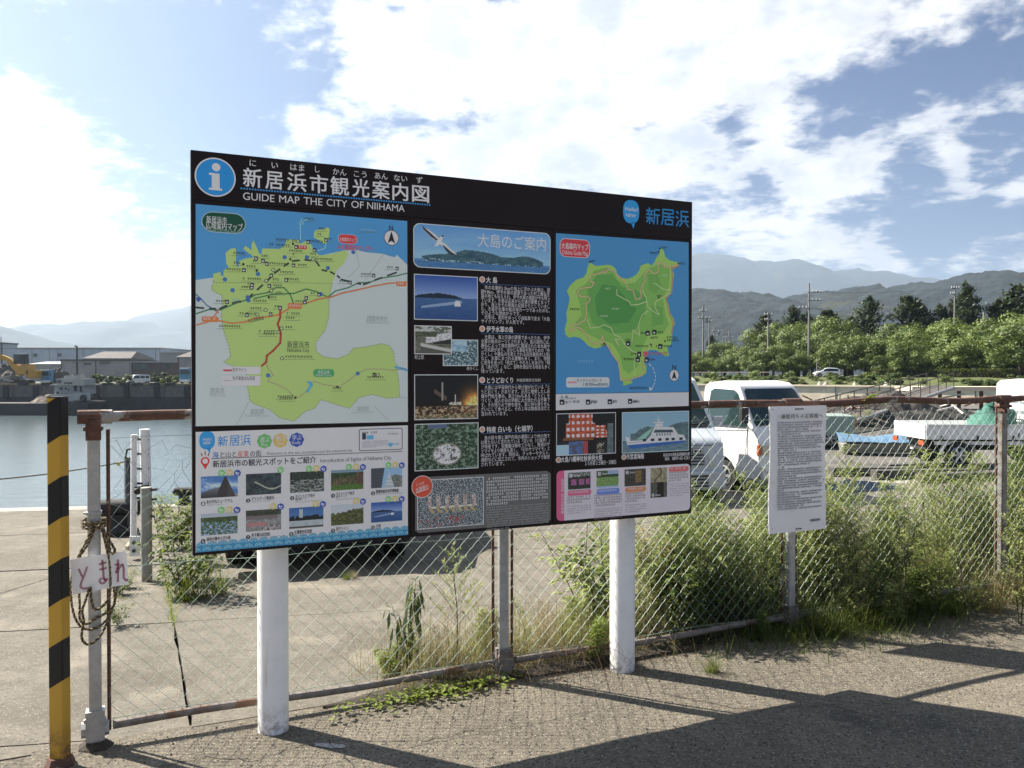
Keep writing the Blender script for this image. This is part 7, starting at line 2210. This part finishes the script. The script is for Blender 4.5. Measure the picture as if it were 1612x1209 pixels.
wire('power_line', at(1106, 170, zat(501, 170)), at(1273, 145, zat(473, 145)), .5, 'lower thin power line strung from the pole beside the map board', .02)
wire('power_line', at(1273, 145, zat(486, 145)), at(1548, 142, zat(503, 142)), .3, 'faint power line passing in front of the conifers', .02)
building('distant_roof', 'small pale building roof showing through the gap in the right-hand trees', 1466, 1486, 165, 6, zat(517, 165), M_roofl, M_roofl)
# pale stones on the wall coping
for i, (px, w_) in enumerate([(1120, 8), (1135, 6), (1183, 12), (1197, 9), (1205, 7), (1160, 6), (1290, 7), (1300, 10), (1395, 9), (1345, 5)]):
    x, Y = rowpt(px, 1.6)
    o = heap_mesh(0, 0, 0, w_ / FPX * 60, .5, .55, 80 + i, 8).build('pale_stone', M_conc2); o.location = (x, Y, bank_z(x, Y)); tag(o, 'pale stone lying on the bank just above the sea wall', 'stone', 'pale stones above the sea wall')

# ================================================================== PLANTS NEAR THE FENCE
L_mug = leafmat('mugwort_leaf', (.42, .46, .18), (.25, .31, .10), .48)
L_deep = leafmat('deep_green_leaf', (.15, .22, .055), (.085, .135, .035), .42)
L_fresh = leafmat('fresh_leaf', (.27, .34, .06), (.16, .23, .04), .5)
L_drk = leafmat('drooping_leaf', (.045, .085, .040), (.03, .06, .028), .3)
L_gr = leafmat('grass_blade', (.10, .14, .035), (.06, .09, .022), .4)
L_dry = leafmat('dry_straw', (.42, .34, .19), (.25, .18, .10), .3)
L_red = leafmat('withered_brown', (.13, .07, .035), (.07, .04, .022), .25)
M_stem = mat('green_stem', (.13, .14, .06), (.10, .08, .045), 9, .8)
M_stemr = mat('brown_stem', (.14, .09, .055), (.09, .06, .04), 9, .85)


def leaf(mb, p, d, L, w, droop=.3, mi=0, fold=.15, up=None):
    """one lance-shaped leaf from p along d, bending down"""
    d = d.normalized(); sd = d.cross(Vector((0, 0, 1)))
    if sd.length < .1: sd = Vector((1, 0, 0))
    sd.normalize(); 
    p1 = p + d * L * .45 + Vector((0, 0, -droop * L * .12)); p2 = p + d * L * .95 + Vector((0, 0, -droop * L * .55))
    n_ = Vector((0, 0, 1)) * fold * w
    mb.add([p, p1 - sd * w * .5 + n_, p1, p1 + sd * w * .5 + n_, p2], [(0, 1, 2), (0, 2, 3), (1, 4, 2), (2, 4, 3)], mi)


def weed_mesh(kind, h, seed):
    rn = random.Random(seed); S = MB(); Lf = MB()
    def stem(p0, d, L, r, n=6, curve=.15):
        pts = [Vector(p0)]; d = d.normalized()
        for i in range(n):
            d = (d + Vector((rn.gauss(0, curve), rn.gauss(0, curve), rn.gauss(.03, curve * .4)))).normalized()
            pts.append(pts[-1] + d * L / n)
        S.tube(pts, [r * (1 - .75 * i / n) for i in range(n + 1)], 4, cap=False); return pts
    def lerp(pts, t):
        t = t * (len(pts) - 1); i = min(int(t), len(pts) - 2); return pts[i].lerp(pts[i + 1], t - i), (pts[i + 1] - pts[i]).normalized()
    if kind == 'mugwort':
        for k in range(rn.choice([1, 2, 2])):
            pts = stem((rn.uniform(-.04, .04), rn.uniform(-.04, .04), 0), Vector((rn.gauss(0, .10), rn.gauss(0, .10), 1)), h * rn.uniform(.8, 1), .0045, 8, .06)
            for j in range(46):
                t = .06 + .92 * j / 46
                p, d = lerp(pts, t); a = j * 2.4
                br = h * .26 * (1 - t) ** .6 * rn.uniform(.5, 1.1) + .03
                dd = Vector((math.cos(a), math.sin(a), rn.uniform(.5, 1.1))).normalized()
                e = p + dd * br
                S.tube([p, e], .0013, 3, cap=False)
                m = 7 + int(br * 70)
                for q in range(m):
                    pp = p.lerp(e, .25 + .75 * q / m); b = rn.uniform(0, 6.28)
                    leaf(Lf, pp, dd * .6 + Vector((math.cos(b), math.sin(b), rn.uniform(-.1, .6))), rn.uniform(.024, .050), rn.uniform(.006, .012), .5)
    elif kind == 'bush':
        for k in range(7):
            a = rn.uniform(0, 6.28)
            pts = stem((rn.uniform(-.05, .05), rn.uniform(-.05, .05), 0), Vector((.45 * math.cos(a), .45 * math.sin(a), 1)), h * rn.uniform(.6, 1), .006, 6, .12)
            for j in range(34):
                p, d = lerp(pts, .1 + .9 * rn.random()); b = rn.uniform(0, 6.28)
                dd = Vector((math.cos(b), math.sin(b), rn.uniform(-.1, .7))); off = p + dd.normalized() * rn.uniform(.0, .12)
                S.tube([p, off], .0014, 3, cap=False)
                for q in range(2):
                    b2 = b + rn.uniform(-1, 1); leaf(Lf, off, Vector((math.cos(b2), math.sin(b2), rn.uniform(-.3, .5))), rn.uniform(.045, .085), rn.uniform(.022, .042), .6)
    elif kind == 'droop':
        pts = stem((0, 0, 0), Vector((.05, .0, 1)), h, .005, 7, .05)
        pts2 = stem((.02, .02, 0), Vector((-.16, .0, 1)), h * .75, .004, 7, .05)
        for j in range(95):
            p, d = lerp(pts if j % 3 else pts2, .25 + .75 * rn.random()); b = rn.uniform(0, 6.28)
            dd = Vector((math.cos(b), math.sin(b), -.2)); k = rn.uniform(.07, .13)
            q = p + dd.normalized() * .035
            leaf(Lf, p, dd + Vector((0, 0, .5)), .05, .014, .2); leaf(Lf, q, Vector((dd.x * .3, dd.y * .3, -1)), k, .018, .2)
    elif kind == 'feather':
        pts = stem((0, 0, 0), Vector((.1, 0, 1)), h, .0045, 8, .05)
        for j in range(30):
            t = .3 + .7 * j / 30; p, d = lerp(pts, t); a = j * 2.4
            br = h * .42 * (1.05 - t) + .05; dd = Vector((math.cos(a), math.sin(a), 1.1)).normalized(); e = p + dd * br
            S.tube([p, e], .0012, 3, cap=False)
            for q in range(int(6 + br * 50)):
                pp = p.lerp(e, rn.uniform(.2, 1)); b = rn.uniform(0, 6.28)
                leaf(Lf, pp, dd + Vector((math.cos(b), math.sin(b), .2)) * .9, rn.uniform(.018, .036), .009, .2)
    elif kind == 'sapling':
        for k in range(3):
            pts = stem((rn.uniform(-.03, .03), rn.uniform(-.03, .03), 0), Vector((rn.gauss(0, .15), rn.gauss(0, .12), 1)), h * rn.uniform(.75, 1), .005, 8, .08)
            for j in range(30):
                p, d = lerp(pts, .25 + .75 * rn.random()); b = rn.uniform(0, 6.28)
                dd = Vector((math.cos(b), math.sin(b), rn.uniform(0, .6)))
                leaf(Lf, p + dd * .015, dd, rn.uniform(.035, .06), rn.uniform(.024, .04), .4)
    elif kind == 'tuft':
        for j in range(150):
            a = rn.uniform(0, 6.28); L = h * rn.uniform(.5, 1.15); p = Vector((rn.gauss(0, .05), rn.gauss(0, .05), 0)); lean = rn.uniform(.15, .9)
            d0 = Vector((math.cos(a) * lean, math.sin(a) * lean, 1)).normalized(); w = rn.uniform(.003, .007)
            sd = Vector((-math.sin(a), math.cos(a), 0)); pr = p; prev = None
            pts = []
            for q in range(5):
                t = q / 4; pts.append(p + d0 * L * t + Vector((math.cos(a), math.sin(a), 0)) * L * .35 * lean * t * t - Vector((0, 0, L * .42 * lean * t * t * 1.3)))
            vs = []
            for q, pt in enumerate(pts):
                ww = w * (1 - q / 4.2); vs += [pt - sd * ww * .5, pt + sd * ww * .5]
            Lf.add(vs, [(2 * q, 2 * q + 1, 2 * q + 3, 2 * q + 2) for q in range(4)])
    return S, Lf


PLANT = {}
def plant(kind, h, seed, leafm, stemm, name, loc, label, group=None, scale=1, rz=None, var=0):
    key = (kind, round(h, 2), seed % 4, leafm.name)
    if key not in PLANT:
        S, Lf = weed_mesh(kind, h, seed % 4 + int(h * 100))
        PLANT[key] = (S.mesh('stem', stemm) if S.v else None, Lf.mesh('foliage', leafm))
    sm_, lf_ = PLANT[key]
    t = empty(name, tuple(loc), rz if rz is not None else random.uniform(0, 6.28), label=label, cat='plant', group=group)
    t.scale = (scale,) * 3
    for n_, me in (('stem', sm_), ('foliage', lf_)):
        if me: o = bpy.data.objects.new(n_, me); COL.objects.link(o); o.parent = t
    return t


def FP(s, n): p = F(s, n); return (p.x, p.y, gz(p.x, p.y) - .01)
def near(px, py, s=None): return tuple(on(px, py))
random.seed(31)
# single plants one can point to
plant('droop', .50, 1, L_drk, M_stem, 'drooping_weed', near(640, 1062), 'dark weed with long drooping leaves behind the fence, left of the second fence post', scale=1.05, rz=.4)
plant('feather', .66, 2, L_mug, M_stem, 'feathery_weed', near(716, 1046), 'airy pale weed with feathery branches behind the fence just left of the second fence post', scale=1.0, rz=1)
plant('sapling', .95, 3, L_fresh, M_stemr, 'leafy_sapling', near(966, 1015), 'slender leafy sapling with reddish stem left of the right white post', scale=.95, rz=1.2)
plant('bush', .42, 1, L_fresh, M_stem, 'low_bush', near(618, 1062), 'low green leafy weed at the foot of the drooping one', scale=.45, rz=1.2)
plant('mugwort', .34, 2, L_fresh, M_stem, 'bushy_weed', near(938, 1040), 'small bright green bushy weed left of the right white post', scale=.85)
plant('bush', .72, 2, L_deep, M_stem, 'broadleaf_bush', near(285, 938), 'broad-leaved bush at the crack, behind the left edge of the map board', scale=.95)
plant('bush', .72, 3, L_mug, M_stem, 'broadleaf_bush', near(318, 915), 'second broad-leaved bush, partly under the left end of the map board', scale=.8)
plant('bush', .72, 1, L_fresh, M_stem, 'broadleaf_bush', near(262, 865), 'pale broad-leaved bush on the quay farther back beside the left end of the map board', scale=.9)
plant('bush', .72, 0, L_deep, M_stem, 'broadleaf_bush', near(288, 860), 'dark broad-leaved bush farther back, half hidden by the left end of the map board', scale=1.0)
plant('tuft', .42, 1, L_gr, M_stem, 'grass_tuft', near(300, 945), 'large arching grass tuft under the left end of the map board', scale=1.1)
plant('tuft', .42, 2, L_gr, M_stem, 'grass_tuft', near(342, 935), 'second arching grass tuft, just left of the left white post', scale=.9)
for i, (px, py, s_, lab) in enumerate(((190, 935, .32, 'yellow-green weed at the foot of the peeling post'), (203, 925, .30, 'yellow-green weed behind the small hand-written card'), (188, 985, .30, 'small yellow-green weed growing from the concrete beside the rope hank'), (262, 755, .55, 'yellowish weed on the far quay edge behind the white twin pole'))):
    plant('bush', .72, i, L_fresh, M_stem, 'small_weed', near(px, py) if py > 800 else near(258, 815), lab, scale=s_)
plant('tuft', .42, 3, L_gr, M_stem, 'grass_tuft', near(545, 912), 'small dry grass tuft in the slab joint below the middle of the map board', scale=.30)
plant('tuft', .42, 0, L_dry, M_stem, 'grass_tuft', near(556, 910), 'dry straw-coloured tuft in the slab joint below the map board', scale=.25)
# tall weeds behind the fence on the right
rn = random.Random(77)
cnt = 0
CL = [3.15, 3.5, 3.75, 4.35, 4.7, 5.05, 5.3, 6.25, 6.5, 7.0, 7.6, 8.3]
for i in range(112):
    cc = CL[i % 12]; s = cc + rn.gauss(0, .13); n = abs(rn.gauss(.12, .50)) + .06 + (.5 if i % 12 in (4, 7) else 0) * rn.random()
    k = rn.choice([0, 1, 2, 3])
    hh = .95 * (.80 + .38 * min(1, (s - 2.9) / 1.2)) * rn.uniform(.75, 1.12)
    if rn.random() < .22: lm, lab, gr_ = L_deep, 'dark green feathery mugwort behind the fence right of the map board', 'dark green mugworts behind the fence'
    else: lm, lab, gr_ = L_mug, 'tall pale green feathery mugwort behind the fence right of the map board', 'pale green mugworts behind the fence'
    lab = ('dark green' if lm is L_deep else 'pale green') + ' mugwort ' + ('close behind the netting' if n < .7 else 'farther behind the netting') + (', left of the notice sheet' if s < 3.98 else (', between the notice sheet and the fourth post' if s < 6.02 else ', right of the fourth fence post'))
    plant('mugwort', 1.0, k, lm, M_stem, 'mugwort', FP(s, n), lab, gr_, scale=hh * (.84 if 4.9 < s < 5.8 else 1))
for i, (px, py, h_, lab) in enumerate(((1440, 990, 1.12, 'tallest mugwort standing up between the notice sheet and the right-hand truck'), (1465, 985, .72, 'shorter mugwort just right of the tallest one, in front of the truck wheel'), (1525, 985, 1.0, 'tall mugwort left of the fourth fence post'), (1600, 990, 1.05, 'tall mugwort right of the fourth fence post'), (1165, 985, .85, 'mugwort left of the notice sheet in front of the first truck'), (1335, 985, .9, 'mugwort right of the notice sheet post'))):
    plant('mugwort', 1.0, i, L_mug if i != 1 else L_fresh, M_stem, 'mugwort', near(px, py - 8), lab, scale=h_)
for i in range(9):
    s = 2.95 + .16 * i + rn.uniform(-.1, .1); n = rn.uniform(.2, .9)
    plant('bush', .72, i % 4, L_deep if i % 3 else L_mug, M_stem, 'broadleaf_bush', FP(s, n), ('dark' if i % 3 else 'paler') + ' broad-leaved bush behind the netting, %s one to the right of the right white post' % ORD[i], 'broad-leaved bushes right of the white post', scale=rn.uniform(.6, 1.0))
for i in range(16):
    s = 2.1 + .55 * i * rn.uniform(.7, 1.1); n = rn.uniform(.08, .5)
    plant('mugwort', .34, i % 4, L_fresh if i % 2 else L_mug, M_stem, 'short_weed', FP(s, n), ('bright' if i % 2 else 'grey-green') + ' short weed at the bottom rail, %s from the left' % ORD[i], 'short weeds along the bottom rail', scale=rn.uniform(.5, 1.2))
for i, (px, py, h_, k_) in enumerate(((665, 1070, .42, 'mugwort'), (690, 1058, .34, 'mugwort'), (745, 1050, .38, 'mugwort'), (762, 1052, .30, 'mugwort'), (835, 1040, .45, 'mugwort'), (862, 1036, .40, 'mugwort'), (890, 1032, .34, 'mugwort'), (915, 1030, .42, 'mugwort'), (1010, 1005, .6, 'mugwort'), (1030, 1000, .75, 'mugwort'), (1055, 990, .8, 'mugwort'))):
    plant('mugwort', 1.0, i, [L_mug, L_dry, L_fresh, L_mug][i % 4], M_stemr, 'straggly_weed', near(px, py), 'straggly half-dry weed, %s from the left among those along the bottom rail' % ORD[i], 'straggly weeds along the bottom rail', scale=h_)
# low weeds in front of the fence (camera side)
for i, (px, py, kind, h_, lm, s_, lab) in enumerate(((1250, 985, 'tuft', .42, L_gr, .9, 'dense green grass clump in front of the fence below the notice sheet'), (1300, 1000, 'tuft', .42, L_gr, .95, 'green grass clump spreading onto the path right of the notice post'), (1345, 985, 'tuft', .42, L_gr, .8, 'green grass clump farther right on the path edge'), (1120, 1058, 'tuft', .42, L_gr, .42, 'small bright grass clump on the path right of the right white post'), (1200, 1010, 'mugwort', .34, L_deep, .6, 'low dark weed under the bottom rail left of the notice post'), (1400, 985, 'mugwort', .34, L_mug, .9, 'grey-green weed on the path edge'), (1450, 975, 'mugwort', .34, L_deep, 1.1, 'dark weed on the path edge left of the fourth fence post'), (1500, 968, 'tuft', .42, L_gr, .7, 'grass clump left of the fourth fence post'), (1560, 962, 'tuft', .42, L_dry, .9, 'withered grass clump at the fourth fence post'), (1600, 950, 'tuft', .42, L_red, 1.0, 'brown withered clump at the right edge'), (650, 1090, 'tuft', .42, L_gr, .25, 'sprig of grass below the bottom rail, left of the second fence post'), (1270, 968, 'mugwort', 1.0, L_deep, .42, 'dark leafy weed wrapped round the notice sheet post'), (1375, 965, 'mugwort', 1.0, L_deep, .5, 'dark leafy weed on the near side of the fence right of the notice'))):
    plant(kind, h_, i, lm, M_stem, {'tuft': 'grass_clump', 'mugwort': 'short_weed'}[kind], near(px, py), lab, scale=s_)
# climbing sprig above the top rail
c_ = fpx(1362, 640, -.02)
mb = MB(); S = MB()
rn = random.Random(5)
for a_, b_ in (((1330, 700), (1362, 628)), ((1362, 628), (1372, 622)), ((1345, 668), (1395, 628))):
    A, B = Vector(fpx(*a_, -.02)), Vector(fpx(*b_, -.02)); S.tube([A, B], .002, 4)
    for k in range(9): p_ = A.lerp(B, rn.uniform(.2, 1)); b = rn.uniform(0, 6.28); leaf(mb, p_, Vector((math.cos(b), math.sin(b), .3)), .06, .03, .4)
t = empty('climbing_vine', c_, 0, label='fresh yellow-green vine tips climbing over the top rail right of the notice sheet', cat='plant')
mb.build('foliage', L_fresh, t, world=True); S.build('stem', M_stem, t, world=True)

# grasses as ground cover
def blades(name, n, sfun, nfun, hmin, hmax, lm, label_, seed, lean=.8, w=.004):
    rn = random.Random(seed); vs, fs = [], []
    for _ in range(n):
        s, nn_ = sfun(rn), nfun(rn); p = F(s, nn_); p.z = gz(p.x, p.y) - .01
        if nn_ < 0: p.z = -.003
        a = rn.uniform(0, 6.28); L = rn.uniform(hmin, hmax) * rn.choice([.5, .8, 1]); le = abs(rn.gauss(0, lean)) + .1
        dx_ = Vector((math.cos(a), math.sin(a), 0)); sd = Vector((-dx_.y, dx_.x, 0)) * w * rn.uniform(.5, 1)
        k = len(vs)
        norm = math.sqrt(1 + le * le)
        for q in range(4):
            t = q / 3; c = p + (dx_ * le * (t * .6 + .5 * t * t) + Vector((0, 0, t * (1 - .25 * le * t)))) * (L / norm)
            ww = 1 - .8 * t; vs += [c - sd * ww * .5, c + sd * ww * .5]
        fs += [(k, k + 1, k + 3, k + 2), (k + 2, k + 3, k + 5, k + 4), (k + 4, k + 5, k + 7, k + 6)]
    me = bpy.data.meshes.new(name); me.from_pydata([tuple(v) for v in vs], [], fs); me.materials.append(lm)
    o = bpy.data.objects.new(name, me); COL.objects.link(o); tag(o, label_, 'grass', kind='stuff'); return o
blades('dry_grass', 1900, lambda r: r.triangular(1.15, 3.0, 1.9), lambda r: r.uniform(.02, .5), .12, .55, L_dry, 'thin dry straw growing along the bottom rail round the second fence post', 1, .5, .0035)
blades('dry_grass', 2600, lambda r: r.uniform(2.4, 4.1), lambda r: r.uniform(.03, .8), .10, .38, L_dry, 'tangle of dry straw behind the netting right of the right white post', 2, .8, .0035)
blades('green_grass', 1500, lambda r: r.uniform(1.6, 4.2), lambda r: r.uniform(.03, .6), .10, .34, L_gr, 'green grass mixed into the straw along the bottom rail', 3, .5, .005)
blades('green_grass', 7000, lambda r: r.uniform(3.9, 9.2), lambda r: r.uniform(-.15, 2.2), .12, .45, L_gr, 'thick green grass under the tall weeds on the right', 4, .6, .006)
blades('dry_grass', 4500, lambda r: r.uniform(3.9, 9.2), lambda r: r.uniform(-.22, 1.6), .10, .42, L_dry, 'straw and dead stalks under the tall weeds on the right', 5, .9, .004)
blades('path_edge_clump', 2600, lambda r: r.gauss(4.35, .45), lambda r: -abs(r.gauss(.0, .20)) + .05, .08, .26, L_gr, 'dense dark green grass spilling onto the path below the notice sheet', 17, .9, .006)
blades('path_edge_clump', 2200, lambda r: r.uniform(4.4, 8.5), lambda r: -abs(r.gauss(.0, .13)) + .05, .08, .32, L_gr, 'ragged green grass hiding the bottom rail on the right', 18, .9, .006)
blades('withered_grass', 3000, lambda r: r.gauss(6.3, .55), lambda r: r.uniform(-.1, .9), .15, .62, L_red, 'reddish brown withered growth round the fourth fence post', 6, .9, .004)
blades('path_edge_grass', 1300, lambda r: r.uniform(3.4, 8), lambda r: -abs(r.gauss(.05, .17)), .05, .16, L_gr, 'short grass creeping onto the path edge on the right', 7, 1.2, .005)
blades('crack_grass', 240, lambda r: .40 + r.gauss(0, .015), lambda r: r.uniform(1.9, 4.2), .05, .2, L_fresh, 'little grass blades growing out of the long crack in the concrete', 8, .7, .005)
# arching straws over the bottom rail
rn = random.Random(44); mb = MB()
for i in range(46):
    s = rn.gauss(2.2, .45); p = F(s, rn.uniform(-.02, .15)); L = rn.uniform(.3, .7); a = rn.uniform(-2.6, -.3)
    d = Vector((math.cos(a + TH), math.sin(a + TH), 0)); pts = [p + d * L * t * .9 + Vector((0, 0, L * (1.1 * t - 1.25 * t * t) + .02)) for t in [q / 7 for q in range(8)]]
    mb.tube([q for q in pts], [.0018 * (1 - j / 9) for j in range(8)], 3, cap=False)
o = mb.build('arching_straw', L_dry); tag(o, 'long pale straws arching over the bottom rail onto the path by the second fence post', 'grass', kind='stuff')
# creeping round leaves below the rail at the second post
rn = random.Random(8); mb = MB()
for i in range(300):
    s = rn.triangular(.95, 2.1, 1.6); n = -.02 - abs(rn.gauss(0, .07)) - .06 * (1.9 - s if s < 1.9 else 0); p = F(s, n, rn.uniform(.005, .05)); b = rn.uniform(0, 6.28)
    leaf(mb, p, Vector((math.cos(b), math.sin(b), rn.uniform(0, .6))), rn.uniform(.02, .045), rn.uniform(.018, .036), .1)
o = mb.build('ground_ivy', L_fresh); tag(o, 'creeping round-leaved ivy on the asphalt under the bottom rail, left of the second fence post', 'ground cover', kind='stuff')
rn = random.Random(18); mb = MB()
for i in range(700):
    s = rn.uniform(1.5, 4.4); n = -.01 - abs(rn.gauss(0, .08)); p = F(s, n, rn.uniform(.002, .02)); b = rn.uniform(0, 6.28)
    leaf(mb, p, Vector((math.cos(b), math.sin(b), rn.uniform(0, .3))), rn.uniform(.01, .035), rn.uniform(.004, .012), .1)
o = mb.build('leaf_litter', L_red); tag(o, 'brown leaf litter and soil gathered along the bottom rail', 'litter', kind='stuff')

# soil strip under the fence, grit and pebbles
mb = MB(); vs, fs = [], []
n_ = 120
for j in range(5):
    for i in range(n_ + 1):
        s = 1.0 + 8.6 * i / n_
        e0 = -.06 - .10 * max(0, fbm(s * 1.3, 0, 3) + .25) - (.10 if s > 3.6 else 0); e1 = .30 + .15 * fbm(s * 1.7, 5, 3) + (1.8 if s > 4.2 else (s - 3) * 1.4 if s > 3 else 0)
        fd = min(1, max(0, (s - 1.0) / .8)); e0, e1 = e0 * fd - .01, e1 * fd + .01
        t = j / 4; nn_ = e0 + (e1 - e0) * t; p = F(s, nn_)
        vs.append((p.x, p.y, gz(p.x, p.y) + .010 * math.sin(t * math.pi) + .006 * fbm(p.x * 9, p.y * 9, 2) * math.sin(t * math.pi) + (.004 if 0 < j < 4 else -.004)))
for j in range(4):
    for i in range(n_): a = j * (n_ + 1) + i; fs.append((a, a + 1, a + n_ + 2, a + n_ + 1))
mb.add(vs, fs); strct('soil_strip', mb, M_dirt, smooth=True)
rn = random.Random(6); mb = MB()
for _ in range(9000):
    s = rn.uniform(-.2, 6.5); n = -.02 - 3.4 * rn.random() ** 1.3
    r_ = rn.uniform(.0015, .0045) * (1.6 if rn.random() < .06 else 1); p = F(s, n, r_ * .3)
    a = rn.uniform(0, 3); c, s2 = math.cos(a) * r_, math.sin(a) * r_
    mb.add([p + Vector((c, s2, 0)), p + Vector((-s2, c, 0)), p + Vector((-c, -s2, 0)), p + Vector((s2, -c, 0)), p + Vector((c * .2, 0, r_ * .9))], [(0, 1, 4), (1, 2, 4), (2, 3, 4), (3, 0, 4)], 0 if rn.random() < .6 else (1 if rn.random() < .7 else 2))
o = mb.build('grit', [mat('grit_grey', (.24, .22, .20), (.17, .155, .14), 50, .9), mat('grit_dark', (.06, .055, .05), (.04, .036, .034), 50, .9), mat('grit_pale', (.55, .52, .47), (.45, .43, .40), 50, .9)]); tag(o, 'loose grit scattered over the asphalt path', 'grit', kind='stuff')
# white paint smear beside the left post
mb = MB(); P0 = on(520, 1175)
rn = random.Random(3)
pts = []
for i in range(36):
    th = 2 * math.pi * i / 36; r1 = 1 + .45 * fbm(math.cos(th) * 2, math.sin(th) * 2, 7)
    pts.append((P0.x + .072 * r1 * math.cos(th) + .0 * math.sin(th), P0.y + .022 * r1 * math.sin(th) - .35 * .07 * r1 * math.cos(th) * .5, .0045))
mb.ngon(pts); o = mb.build('paint_smear', mat('white_smear', (.62, .62, .62), (.30, .29, .27), 70, .8)); tag(o, 'patch of spilt white paint on the asphalt right of the left white post', 'paint patch')

# ================================================================== HAZE
mb = MB(); mb.box((-1000, 3500, 428), (14000, 7400, 886))
hb = mb.build('haze', [])
hm = bpy.data.materials.new('haze'); hm.use_nodes = True; nt = hm.node_tree; nt.nodes.clear()
o_ = nt.nodes.new('ShaderNodeOutputMaterial'); vv = nt.nodes.new('ShaderNodeVolumePrincipled')
vv.inputs['Color'].default_value = (.66, .82, 1, 1); vv.inputs['Density'].default_value = .00012; vv.inputs['Anisotropy'].default_value = .45
nt.links.new(vv.outputs[0], o_.inputs['Volume'])
hb.data.materials.append(hm); hb['kind'] = 'stuff'; hb['label'] = 'pale blue air haze over the harbour and hills'; hb['category'] = 'haze'
hb.display_type = 'WIRE'
